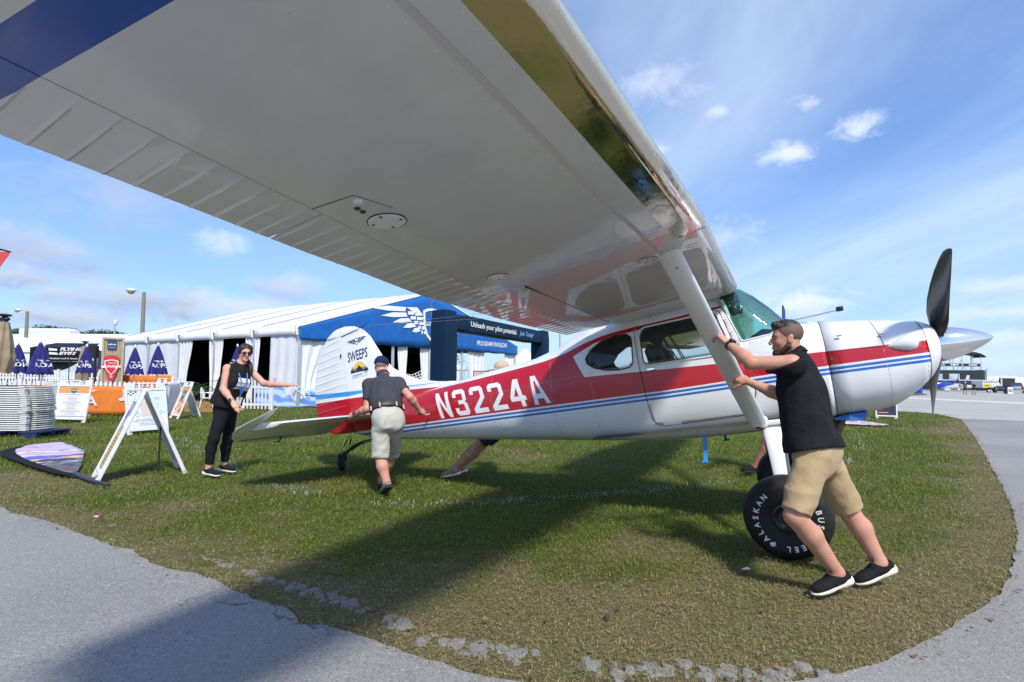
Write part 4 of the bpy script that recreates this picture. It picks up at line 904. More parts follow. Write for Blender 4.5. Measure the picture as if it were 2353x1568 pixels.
for sg in (-1, 1):
 bm = bmesh.new(); xc = 2.018
 for i, ch in enumerate('N3224A'):
  wdt = .198; gap = .0685; x0 = 2.018+i*(wdt+gap)
  for poly in seg_glyph(ch):
   vs = []
   for u_, v_ in poly:
    z = .527+v_/1.55*.312; x = x0 + u_*wdt - (z-.527)*.345
    vs.append(bm.verts.new((x, 0, z)))
   bm.faces.new(vs)
 bmesh.ops.triangulate(bm, faces=bm.faces)
 for _ in range(3):
  le = [e for e in bm.edges if e.calc_length() > .04]
  if le: bmesh.ops.subdivide_edges(bm, edges=le, cuts=1); bmesh.ops.triangulate(bm, faces=[f for f in bm.faces if len(f.verts) > 3])
 for v in bm.verts: v.co.y = sg*(fus_y(v.co.x, v.co.z)+.0022)
 if sg > 0:
  xm = 2.75
  for v in bm.verts: v.co.x = 2*xm - v.co.x; v.co.y = fus_y(v.co.x, v.co.z)+.0022
 me = bpy.data.meshes.new('registration_lettering'); bm.to_mesh(me); bm.free(); me.materials.append(pm_('lettering_white', (.80, .79, .77), .4, coat=.3, var=.05))
 o = bpy.data.objects.new('registration_lettering', me); COL.objects.link(o); o.parent = PLANE
FLE = [(.50, .62), (.60, .66), (.80, 1.9), (.93, 2.25), (1.01, 1.808), (1.07, 1.557), (1.183, 1.304), (1.288, 1.142), (1.431, 1.006), (1.612, .899), (1.797, .789), (1.88, .71)]
def le_x(z): return interp(z, [(.60, 1.6), (.90, 2.30), (.96, 2.2), (1.01, 1.808), (1.07, 1.557), (1.183, 1.304), (1.288, 1.142), (1.431, 1.006), (1.612, .899), (1.797, .789), (1.914, .668), (1.987, .511), (2.014, .345)])
def te_x(z): return interp(z, [(.510, .19), (.519, -.04), (.582, -.208), (.68, -.30), (.842, -.352), (1.07, -.364), (1.308, -.346), (1.579, -.268), (1.738, -.173), (1.906, -.018), (1.996, .14), (2.014, .345)])
def hg_x(z): return interp(z, [(.522, .369), (.73, .340), (1.863, .269)])
zs = list(np.linspace(.72, 1.90, 34)); rr = []
for z in zs:
 h, l = hg_x(z)+.006, le_x(z); ring = []
 for k in range(15):
  f_ = k/14; x = h+(l-h)*f_; t_ = (.046 if z < 1.2 else .046-(z-1.2)*.012)*(1+max(0, 1.05-z)*.9)
  ring.append((x, t_*math.sqrt(max(0, 1-f_**2.6))+.0005))
 rr.append([(x, t, z) for x, t in ring] + [(x, -t, z) for x, t in ring[::-1]])
mb = MB(); mb.loft(rr); FIN = mb.build('fin', [PFIN], PLANE, 45)
mb = MB(); rr = []
for z in np.linspace(1.885, 2.013, 10):
 l, t_ = le_x(z)-.0, te_x(z); q = 1-((z-1.885)/.13)**2; th = .040*math.sqrt(max(.02, q)); ring = [(t_+(l-t_)*(1-math.cos(math.pi*k/12))/2, th*math.sin(math.pi*k/12)**.7+.0004) for k in range(13)]
 rr.append([(x, a, z) for x, a in ring] + [(x, -a, z) for x, a in ring[::-1]])
mb.loft(rr); mb.build('rudder_cap', [PFIN], PLANE, 45)
rr = []; zs = np.linspace(.512, 1.882, 220)
for z in zs:
 h, t_ = hg_x(z)-.006, te_x(z); ring = []
 for k in range(9):
  f_ = k/8; x = h+(t_-h)*f_; slope = .06*f_; ph = (z+slope*.9)/.105; ph -= math.floor(ph); bead = math.exp(-((ph-.5)/.09)**2)*.006*min(1, f_*6)*(1 if f_ < .97 else .3)
  ring.append((x, max(.002, .044*(1-f_)**.9)+bead))
 rr.append([(x, a, z) for x, a in ring] + [(x, -a, z) for x, a in ring[::-1]])
mb = MB(); mb.loft(rr); RUD = mb.build('rudder', [PFIN], PLANE, 13)
mb = MB(); mb.box((.255, -.05, 1.60), (.012, .014, .055)); mb.build('hinge_bracket', BLKP, RUD)
mb = MB(); mb.tube([(.30, -.046, 1.872), (.62, -.040, 1.925), (.78, -.02, 1.975)], .005, 5); mb.ell((.70, -.035, 1.93), (.012, .01, .012)); mb.build('antenna_bracket', BLKP, FIN)
mb = MB()
for q in ((5.0, -.05, 1.44), (4.6, .35, 1.42)): mb.tube([(.74, 0, 1.95), q], .0022, 4)
mb.build('antenna_wire', STEEL, PLANE)
NAVY = pm_('navy_decal', (.012, .022, .075), .4); ART = [NAVY, pm_('decal_yellow', (.80, .55, .02), .4), pm_('decal_orange', (.75, .16, .02), .4), pm_('decal_cyan', (.10, .42, .62), .4), pm_('decal_black', (.01, .01, .012), .4)]
def fin_y(x, z):
 h, l = hg_x(z)+.006, le_x(z); f_ = min(1, max(0, (x-h)/(l-h))); t_ = (.046 if z < 1.2 else .046-(z-1.2)*.012)
 return t_*math.sqrt(max(0, 1-f_**2.6))
for sg in (-1, 1):
 mb = MB()
 dirx = 1 if sg < 0 else -1; cx = .575
 def tf(x, z, off): # reader coords (x right from centre)
  X_ = cx + dirx*x - .0; return (X_, sg*(fin_y(X_, z)+.0025+off), z)
 def poly(pts, mi, off=0): mb.add([tf(x, z, off) for x, z in pts], [tuple(range(len(pts)))], mi)
 def word(s_, x, z, h, wd, off=0, slant=0, **kw):
  vs, fs = text2d(s_, h, wd, **kw); mb.add([tf(x+a, z+b_+a*slant, off) for a, b_ in vs], fs, 0)
 for p in emblem(): poly([(x*.142-.01, 1.755+z*.105+x*.012) for x, z in p], 0)
 word('AOPA', -.01, 1.752, .012, .035, .0006)
 word('SWEEPS', -.015, 1.500, .135, .360, 0, .07, bold=.018)
 sc_ = [(-.135, 1.335)] + [(x*.105, 1.335+.128*z) for x, z in arc(0, 0, 1, 1, 180, 0, 16)] + [(.135, 1.335)]
 poly([(x*1.08, 1.327+(z-1.335)*1.08) for x, z in sc_[1:-1]], 4, 0); poly(sc_[1:-1], 1, .0005)
 poly([(-.102, 1.365), (.102, 1.365), (.098, 1.385), (-.098, 1.385)], 2, .0009); poly([(-.105, 1.337), (.105, 1.337), (.102, 1.362), (-.102, 1.362)], 3, .0009)
 poly([(-.095, 1.336), (-.05, 1.375), (-.03, 1.39), (-.008, 1.428), (.012, 1.405), (.03, 1.39), (.055, 1.37), (.10, 1.336)], 0, .0014)
 for x0, h_ in ((-.145, .07), (-.12, .10), (-.10, .06), (.10, .06), (.122, .085), (.145, .055)): poly([(x0-.018, 1.325), (x0+.018, 1.325), (x0, 1.325+h_)], 4, .0016)
 word('CESSNA 170', 0.0, 1.272, .036, .275, 0, .10); poly([(-.14, 1.245), (.14, 1.262), (.14, 1.265), (-.14, 1.248)], 0)
 mb.build('tail_artwork', ART, FIN)
def st_le(y): return interp(y, [(.1, 1.22), (.8, 1.02), (1.2, .88), (1.40, .80), (1.50, .74)])
for sg in (-1, 1):
 rr = []
 for y in np.linspace(.09, 1.50, 18):
  l = st_le(y); ring = [];
  for k in range(11):
   f_ = k/10; x = .31+(l-.31)*f_; ring.append((x, .036*math.sqrt(max(0, 1-f_**2.4))+.0004))
  rr.append([(x, sg*y, .695+a) for x, a in ring] + [(x, sg*y, .695-a) for x, a in ring[::-1]])
 mb = MB(); mb.loft(rr); STB = mb.build('stabilizer', [WPAINT], PLANE, 45)
 mb = MB(); mb.loft([[(x, sg*1.502, .695-.036*math.sqrt(max(0, 1-((x-.31)/.45)**2))), (x, sg*1.512, .695), (x, sg*1.502, .695+.036*math.sqrt(max(0, 1-((x-.31)/.45)**2)))] for x in np.linspace(.29, .755, 8)]); cap = mb.build('tip_rib', WPAINT, STB, 50)
 mb = MB()
 for x, z in ((.33, .0), (.42, .015), (.42, -.015), (.55, .012), (.55, -.012), (.68, 0)): mb.ell((x, sg*1.512, .695+z), (.004, .003, .004), 6, 4)
 mb.build('rib_screw', BLKP, STB)
 dfl = R_(21); ca, sa = math.cos(dfl), math.sin(dfl)
 def el(xl, y, zl): return (.302 + xl*ca - zl*sa*1, sg*y, .695 + xl*sa + zl*ca)
 rr = []
 te = lambda y: interp(y, [(.12, -.42), (1.1, -.44), (1.35, -.43), (1.5, -.38), (1.62, -.28), (1.70, -.14), (1.74, .02)])
 for y in np.linspace(.12, 1.735, 200):
  ring = []; ph = (y+.0)/.105; ph -= math.floor(ph)
  for k in range(8):
   f_ = k/7; bead = math.exp(-((ph-.5)/.10)**2)*.0045*min(1, f_*5)*(1 if f_ < .98 else .2); ring.append((te(y)*f_, max(.002, .036*(1-f_)**.9*(1 if y < 1.5 else max(.15, 1-(y-1.5)/.26)))+bead))
  rr.append([el(x, y, a) for x, a in ring] + [el(x, y, -a) for x, a in ring[::-1]])
 mb = MB(); mb.loft(rr)
 fr = lambda y: interp(y, [(1.535, .49), (1.58, .40), (1.64, .26), (1.70, .12), (1.735, .01)]); rr = []
 for y in np.linspace(1.535, 1.735, 12):
  ring = [(fr(y)*k/8, .030*math.sqrt(max(0, 1-(k/8)**2.2))*max(.15, 1-(y-1.5)/.26)+.001) for k in range(9)]
  rr.append([el(x, y, a) for x, a in ring] + [el(x, y, -a) for x, a in ring[::-1]])
 mb.loft(rr); ELV = mb.build('elevator', [WPAINT], PLANE, 13)
 mb = MB(); mb.tube([el(-.30, .95, -.02), el(-.36, .95, -.06), el(-.45, .95, -.02)], .008, 6); mb.build('trim_horn', BLKP, ELV)
 mb = MB(); mb.tube([el(-.30, y, -.022) for y in (.75, 1.2, 1.52)], .004, 4); mb.build('trim_tab_gap', BLKP, ELV)
mb = MB(); mb.loft([[(x, -.03, z), (x, .03, z), (x, .03, z-.014), (x, -.03, z-.014)] for x, z in ((.75, .405), (.5, .385), (.3, .335), (.16, .262), (.10, .235))]); mb.loft([[(x, -.022, z), (x, .022, z), (x, .022, z-.012), (x, -.022, z-.012)] for x, z in ((.6, .375), (.38, .335), (.25, .28))]); TWS = mb.build('tailwheel_spring', BLKP, PLANE, 30)
mb = MB(); mb.tube([(.12, 0, .27), (.095, 0, .19)], [.026, .030], 12); mb.bar((.09, -.048, .20), (.03, -.048, .105), .012, .035); mb.bar((.09, .048, .20), (.03, .048, .105), .012, .035); mb.box((.09, 0, .20), (.06, .11, .02)); mb.bar((.10, -.10, .225), (.10, .10, .225), .02, .012); mb.build('tailwheel_fork', BLKP, PLANE, 40)
mb = MB()
for sy_ in (-.09, .09): mb.tube([(.10, sy_, .225), (.17, sy_*.6, .34), (.25, sy_*.3, .47)], .004, 5); mb.tube([(.17, sy_*.6, .345), (.22, sy_*.4, .42)], .011, 8)
mb.build('steering_spring', BLKP, PLANE, 60)
mb = MB(); mb.lathe([(.045, -.036), (.085, -.043), (.112, -.039), (.124, -.022), (.128, 0), (.124, .022), (.112, .039), (.085, .043), (.045, .036)], 28, 0, Matrix.Translation((.03, 0, .122)) @ Matrix.Rotation(R_(-38), 4, 'Z') @ Matrix.Rotation(R_(90), 4, 'X')); tw = mb.build('tailwheel', BLK, PLANE, 50)
mb = MB(); mb.lathe([(.001, -.02), (.04, -.025), (.042, .0), (.04, .025), (.001, .02)], 16, 0, Matrix.Translation((.03, 0, .122)) @ Matrix.Rotation(R_(-38), 4, 'Z') @ Matrix.Rotation(R_(90), 4, 'X')); mb.build('tailwheel_rim', STEEL, tw, 50)
BLUP = pm_('blue_paint', BLUE_, .4, coat=.4)
mb = MB(); mb.loft([[(x-.018, -.30-.02*k, z), (x+.018, -.30-.02*k, z), (x+.018, -.315-.02*k, z), (x-.018, -.315-.02*k, z)] for k, (x, z) in enumerate(((4.975, .03), (4.965, -.10), (4.955, -.20)))]); mb.box((4.95, -.37, -.205), (.05, .10, .022), 0, None, .006); mb.build('boarding_step', pm_('bright_blue_paint', (.02, .26, .68), .4, coat=.4), PLANE, 30)
mb = MB(); mb.bar((5.10, .15, .03), (5.105, .15, -.065), .03, .02); mb.box((5.11, .15, -.065), (.05, .04, .02)); mb.build('belly_antenna', pm_('blue_paint_dark', (.01, .05, .17), .4), PLANE)
mb = MB(); mb.tube([(1.86, -.285, .60), (1.82, -.33, .595)], .011, 8); mb.build('lift_handle', CHROME, PLANE, 60)
AC = thing('action_camera', 'small black action camera on a thin silver rod above the engine cowling', 'camera', M=BM)
mb = MB(); mb.tube([(5.84, -.10, .965), (6.215, -.10, .985)], .006, 8); mb.box((5.835, -.10, .955), (.05, .05, .04), 0, None, .01); mb.build('rod', STEEL, AC, 60)
mb = MB(); mb.box((6.245, -.10, .995), (.055, .035, .042), 0, None, .006); cb_ = mb.build('camera_body', BLKP, AC, 40)
mb = MB(); mb.lathe([(.001, .02), (.012, .02), (.013, .0)], 16, 0, Matrix.Translation((6.255, -.118, 1.0)) @ Matrix.Rotation(R_(90), 4, 'X')); mb.build('lens', pm_('lens_black', (.01, .01, .012), .1, coat=1), cb_, 40)
bmf.free()
# ================================================================ people (smooth-blended volumes meshed with surface nets)
_N3 = np.random.RandomState(3).rand(32, 32, 32).astype(np.float32)
def n3(x, y, z):
 xi = np.floor(x).astype(int); yi = np.floor(y).astype(int); zi = np.floor(z).astype(int)
 fx = x-xi; fy = y-yi; fz = z-zi; fx = fx*fx*(3-2*fx); fy = fy*fy*(3-2*fy); fz = fz*fz*(3-2*fz)
 g = lambda a, b, c: _N3[a % 32, b % 32, c % 32]
 c00 = g(xi, yi, zi)*(1-fx)+g(xi+1, yi, zi)*fx; c10 = g(xi, yi+1, zi)*(1-fx)+g(xi+1, yi+1, zi)*fx
 c01 = g(xi, yi, zi+1)*(1-fx)+g(xi+1, yi, zi+1)*fx; c11 = g(xi, yi+1, zi+1)*(1-fx)+g(xi+1, yi+1, zi+1)*fx
 return (c00*(1-fy)+c10*fy)*(1-fz) + (c01*(1-fy)+c11*fy)*fz
nv = lambda v: np.array(v, float)
def unit(v): v = nv(v); return v/np.linalg.norm(v)
class Cap:
 def __init__(s, a, b, ra, rb, k=.02, sq=None): s.a, s.b, s.ra, s.rb, s.k, s.sq = nv(a), nv(b), ra, rb, k, sq
 def box(s): r = max(s.ra, s.rb); return np.minimum(s.a, s.b)-r, np.maximum(s.a, s.b)+r
 def d(s, p):
  a, b = s.a, s.b
  q = p - a.astype(np.float32)
  ba = b-a
  if s.sq is not None:
   ax, f = unit(s.sq[0]), s.sq[1]; q = q + (q @ ax.astype(np.float32))[..., None]*(ax*(1/f-1)).astype(np.float32); ba = ba + (ba@ax)*ax*(1/f-1)
  L = max(1e-9, ba@ba); t = np.clip((q @ ba.astype(np.float32))/L, 0, 1)
  return np.sqrt(((q - t[..., None]*ba.astype(np.float32))**2).sum(-1)) - (s.ra + (s.rb-s.ra)*t)
class Ell:
 def __init__(s, c, R, r, k=.02, sub=False): s.c, s.R, s.r, s.k, s.sub = nv(c), np.array(R, float), nv(r), k, sub
 def box(s): e = np.abs(s.R.T) @ s.r; return s.c-e, s.c+e
 def d(s, p):
  q = (p - s.c.astype(np.float32)) @ s.R.T.astype(np.float32); k0 = np.sqrt(((q/s.r.astype(np.float32))**2).sum(-1)); k1 = np.sqrt(((q/(s.r**2).astype(np.float32))**2).sum(-1))+1e-6
  return k0*(k0-1)/k1
class Box:
 def __init__(s, c, R, h, rnd=.01, k=.01, sub=False): s.c, s.R, s.h, s.rnd, s.k, s.sub = nv(c), np.array(R, float), nv(h), rnd, k, sub
 def box(s): e = np.abs(s.R.T) @ s.h; return s.c-e, s.c+e
 def d(s, p):
  q = np.abs((p - s.c.astype(np.float32)) @ s.R.T.astype(np.float32)) - (s.h-s.rnd).astype(np.float32)
  return np.sqrt((np.maximum(q, 0)**2).sum(-1)) + np.minimum(q.max(-1), 0) - s.rnd
def field_mesh(prims, vox, cuts=(), wr=None, name='m', grow=0., pad=.03):
 """prims -> (verts, quads). cuts: (point, normal, round) keep the side opposite to the normal. wr: (amp, freq vec)"""
 add = [p for p in prims if not getattr(p, 'sub', False)]
 lo = np.min([p.box()[0] for p in add], 0)-pad-grow; hi = np.max([p.box()[1] for p in add], 0)+pad+grow
 n = np.ceil((hi-lo)/vox).astype(int)+1
 ax = [(lo[i]+np.arange(n[i])*vox).astype(np.float32) for i in range(3)]
 D_ = np.full(n, .2, np.float32)
 for p in prims:
  b0, b1 = p.box(); m = p.k*1.5+grow+.02
  i0 = np.maximum(0, np.floor((b0-m-lo)/vox).astype(int)); i1 = np.minimum(n, np.ceil((b1+m-lo)/vox).astype(int)+1)
  if np.any(i1 <= i0): continue
  sl = tuple(slice(a, b) for a, b in zip(i0, i1)); P = np.stack(np.meshgrid(ax[0][sl[0]], ax[1][sl[1]], ax[2][sl[2]], indexing='ij'), -1)
  dp = p.d(P).astype(np.float32); cur = D_[sl]; k = p.k
  if getattr(p, 'sub', False):
   h = np.clip(.5-.5*(dp+cur)/k, 0, 1); D_[sl] = cur*(1-h)+(-dp)*h + k*h*(1-h)
  else:
   h = np.clip(.5+.5*(dp-cur)/k, 0, 1); D_[sl] = dp*(1-h)+cur*h*1.0 - k*h*(1-h) if False else (cur*(1-h)+dp*h if False else np.minimum(cur, dp) - np.maximum(k-np.abs(cur-dp), 0)**2/(4*k))
 D_ -= grow
 if wr or cuts:
  X_, Y_, Z_ = np.meshgrid(*ax, indexing='ij')
  if wr:
   band = np.abs(D_) < .05; xs, ys, zs = X_[band], Y_[band], Z_[band]
   w1 = n3(xs*wr[1][0], ys*wr[1][1], zs*wr[1][2]); w2 = n3(xs*wr[1][0]*2.3+5, ys*wr[1][1]*2.3+3, zs*wr[1][2]*2.1)
   D_[band] += (wr[0]*((np.abs(w1-.5)*2-.5) + .5*(w2-.5))).astype(np.float32)
  for (pt, nr) in cuts:
   nr = unit(nr); c = ((X_-pt[0])*nr[0]+(Y_-pt[1])*nr[1]+(Z_-pt[2])*nr[2]).astype(np.float32); D_ = np.maximum(D_, c)
 return surface_nets(D_, lo, vox)
def surface_nets(D_, lo, vox):
 S = D_ < 0; nx_, ny_, nz_ = D_.shape
 cnt = np.zeros((nx_-1, ny_-1, nz_-1), np.int8)
 for i in (0, 1):
  for j in (0, 1):
   for k in (0, 1): cnt += S[i:nx_-1+i, j:ny_-1+j, k:nz_-1+k]
 act = (cnt > 0) & (cnt < 8); ci = np.argwhere(act)
 if len(ci) == 0: return np.zeros((0, 3)), np.zeros((0, 4), int)
 vid = -np.ones(act.shape, int); vid[act] = np.arange(len(ci))
 acc = np.zeros((len(ci), 3)); num = np.zeros(len(ci))
 for ax_ in range(3):
  for u in (0, 1):
   for v in (0, 1):
    o0 = [0, 0, 0]; oth = [a for a in range(3) if a != ax_]; o0[oth[0]] = u; o0[oth[1]] = v; o1 = list(o0); o1[ax_] = 1
    a = D_[ci[:, 0]+o0[0], ci[:, 1]+o0[1], ci[:, 2]+o0[2]]; b = D_[ci[:, 0]+o1[0], ci[:, 1]+o1[1], ci[:, 2]+o1[2]]
    cr = (a < 0) != (b < 0); t_ = np.where(cr, a/np.where(cr, a-b, 1), 0); p = np.tile(np.array(o0, float), (len(ci), 1)); p[:, ax_] = t_
    acc[cr] += p[cr]; num[cr] += 1
 V_ = (ci + acc/num[:, None])*vox + lo
 Q = []
 for ax_ in range(3):
  oth = [a for a in range(3) if a != ax_]
  s0 = [slice(None)]*3; s1 = [slice(None)]*3; s0[ax_] = slice(0, -1); s1[ax_] = slice(1, None)
  cr = S[tuple(s0)] != S[tuple(s1)]; e = np.argwhere(cr)
  ok = (e[:, oth[0]] > 0) & (e[:, oth[1]] > 0) & (e[:, oth[0]] < D_.shape[oth[0]]-1) & (e[:, oth[1]] < D_.shape[oth[1]]-1); e = e[ok]
  flip = S[tuple(s0)][tuple(e.T)]
  def V(a, b):
   q = e.copy(); q[:, oth[0]] += a; q[:, oth[1]] += b; return vid[q[:, 0], q[:, 1], q[:, 2]]
  q = np.stack([V(-1, -1), V(0, -1), V(0, 0), V(-1, 0)], 1)
  if ax_ == 1: flip = ~flip
  q[~flip] = q[~flip][:, ::-1]; Q.append(q)
 Q = np.concatenate(Q)
 for _ in range(2):
  s_ = np.zeros_like(V_); c_ = np.zeros(len(V_))
  for a in range(4):
   i, j = Q[:, a], Q[:, (a+1) % 4]; np.add.at(s_, i, V_[j]); np.add.at(c_, i, 1); np.add.at(s_, j, V_[i]); np.add.at(c_, j, 1)
  V_ = V_*.45 + s_/np.maximum(c_, 1)[:, None]*.55
 return V_, Q
def flesh(name, prims, vox, mat, parent, origin, cuts=(), wr=None, grow=0., attr=None):
 V_, Q = field_mesh(prims, vox, cuts, wr, name, grow)
 me = np_mesh(name, V_-np.array(origin), Q, None, attr(V_) if attr else None, mat if isinstance(mat, list) else [mat], True)
 o = bpy.data.objects.new(name, me); COL.objects.link(o); o.parent = parent; return o
def skin_mat(name, col, red=(1.0, .62, .55)):
 if name in MATS: return MATS[name]
 m, tt, b, o = new_mat(name); co = tt.add('ShaderNodeTexCoord').outputs['Object']
 n1 = tt.noise(co, 9, 4, .6); n2 = tt.noise(co, 45, 3, .6)
 c = tt.mix(tt.mapr(n1, .35, .7, 0, .5), col, tuple(a*b_ for a, b_ in zip(col, red))); c = tt.mix(tt.mapr(n2, .4, .8, 0, .25), c, tuple(a*.75 for a in col))
 tt.link(c, b.inputs['Base Color']); b.inputs['Roughness'].default_value = .48; b.inputs['Specular IOR Level'].default_value = .4
 b.inputs['Subsurface Weight'].default_value = .12; b.inputs['Subsurface Radius'].default_value = (.012, .004, .002); b.inputs['Subsurface Scale'].default_value = .5
 tt.link(tt.bump(n2, .12, .002), b.inputs['Normal']); MATS[name] = m; return m
def frame3(f, u):
 f = unit(f); u = nv(u); s = np.cross(u, f); s = unit(s); u = np.cross(f, s); return f, u, s
def head_prims(c, f, u, sc=1.0, fem=False):
 f, u, s = frame3(f, u); L = lambda a, b, d=0: nv(c)+(f*a+s*b+u*d)*sc; R = np.array([f, s, u]); q = sc
 P = [Ell(L(-.012, 0, .032), R, (.097*q, .075*q, .086*q), .02), Ell(L(.030, 0, -.030), R, (.058*q, .058*q, .085*q), .03)]
 jw = .042 if not fem else .036
 for k in (-1, 1):
  P += [Cap(L(-.005, k*jw, -.055), L(.068, k*.012, -.105), .028*q, .020*q, .022), Ell(L(.060, k*.036, -.028), R, (.024*q, .022*q, .022*q), .022),
              Cap(L(.078, k*.012, .024), L(.066, k*.046, .020), .011*q, .009*q, .014), Ell(L(.103, k*.012, -.034), R, (.010*q, .009*q, .008*q), .006)]
 P += [Cap(L(.085, 0, .014), L(.112, 0, -.028), .009*q, .0135*q, .010), Ell(L(.088, 0, -.058), R, (.014*q, .026*q, .007*q), .007), Ell(L(.086, 0, -.072), R, (.014*q, .022*q, .008*q), .007), Ell(L(.078, 0, -.103), R, (.018*q, .020*q, .016*q), .014)]
 for k in (-1, 1): P.append(Ell(L(.094, k*.030, .000), R, (.014*q, .017*q, .011*q), .012, True))
 for k in (-1, 1):
  P.append(Ell(L(-.012, k*.078, -.012), np.array([unit(f+.25*u), s, unit(u-.25*f)]), (.019*q, .009*q, .033*q), .006)); P.append(Ell(L(-.006, k*.086, -.010), R, (.009*q, .006*q, .018*q), .006, True))
 return P, L, R
def hand_prims(w, d, n, side, curl=(30, 40, 30), spread=6, sc=1.0, thumb=35, tcurl=20):
 """w wrist, d towards the fingertips, n palm normal; side +1 when the thumb lies towards cross(n, d)"""
 d = unit(d); n = nv(n); n = unit(n-(n@d)*d); t_ = np.cross(n, d)*side; w = nv(w); P = []
 R = np.array([d, t_, n]); P.append(Ell(w+d*.048*sc, R, (.052*sc, .041*sc, .0165*sc), .012)); P.append(Box(w+d*.052*sc, R, (.042*sc, .037*sc, .013*sc), .012, .010)); P.append(Cap(w, w+d*.03*sc, .026*sc, .027*sc, .014, (n, .72)))
 rot = lambda v, ax, a: v*math.cos(a)+np.cross(ax, v)*math.sin(a)+ax*(ax@v)*(1-math.cos(a))
 bend = np.cross(d, n)
 for k, (off, L0) in enumerate(((.029, .074), (.010, .082), (-.010, .077), (-.028, .060))):
  p = w + d*(.090-.004*abs(k-1))*sc + t_*off*sc; dd = rot(d, n, R_(-spread*(1.5-k))*side*-1 if False else R_(spread*(k-1.5))*side); ang = 0
  p0 = p - dd*.020*sc; pr_ = (.0098-.0006*abs(k-1))*sc
  for j, (fl, c_) in enumerate(zip((.46, .30, .24), curl)):
   ang += c_*(1+.08*k); v = rot(dd, bend, R_(ang)); q = (p0 if j == 0 else p) + v*(L0*fl*sc + (.020*sc if j == 0 else 0)); P.append(Cap(p0 if j == 0 else p, q, pr_, pr_*.90, .004)); p = q; pr_ *= .90
 p = w + d*.022*sc + t_*.026*sc + n*.006*sc; v = unit(d*math.cos(R_(thumb))+t_*math.sin(R_(thumb))+n*.35)
 for j, (ln, r) in enumerate(((.042, .0135), (.032, .0112), (.026, .0098))):
  q = p+v*ln*sc; P.append(Cap(p, q, r*sc, r*.9*sc, .007)); p = q; v = unit(rot(v, unit(np.cross(v, d*.6+n)), R_(tcurl)))
 return P
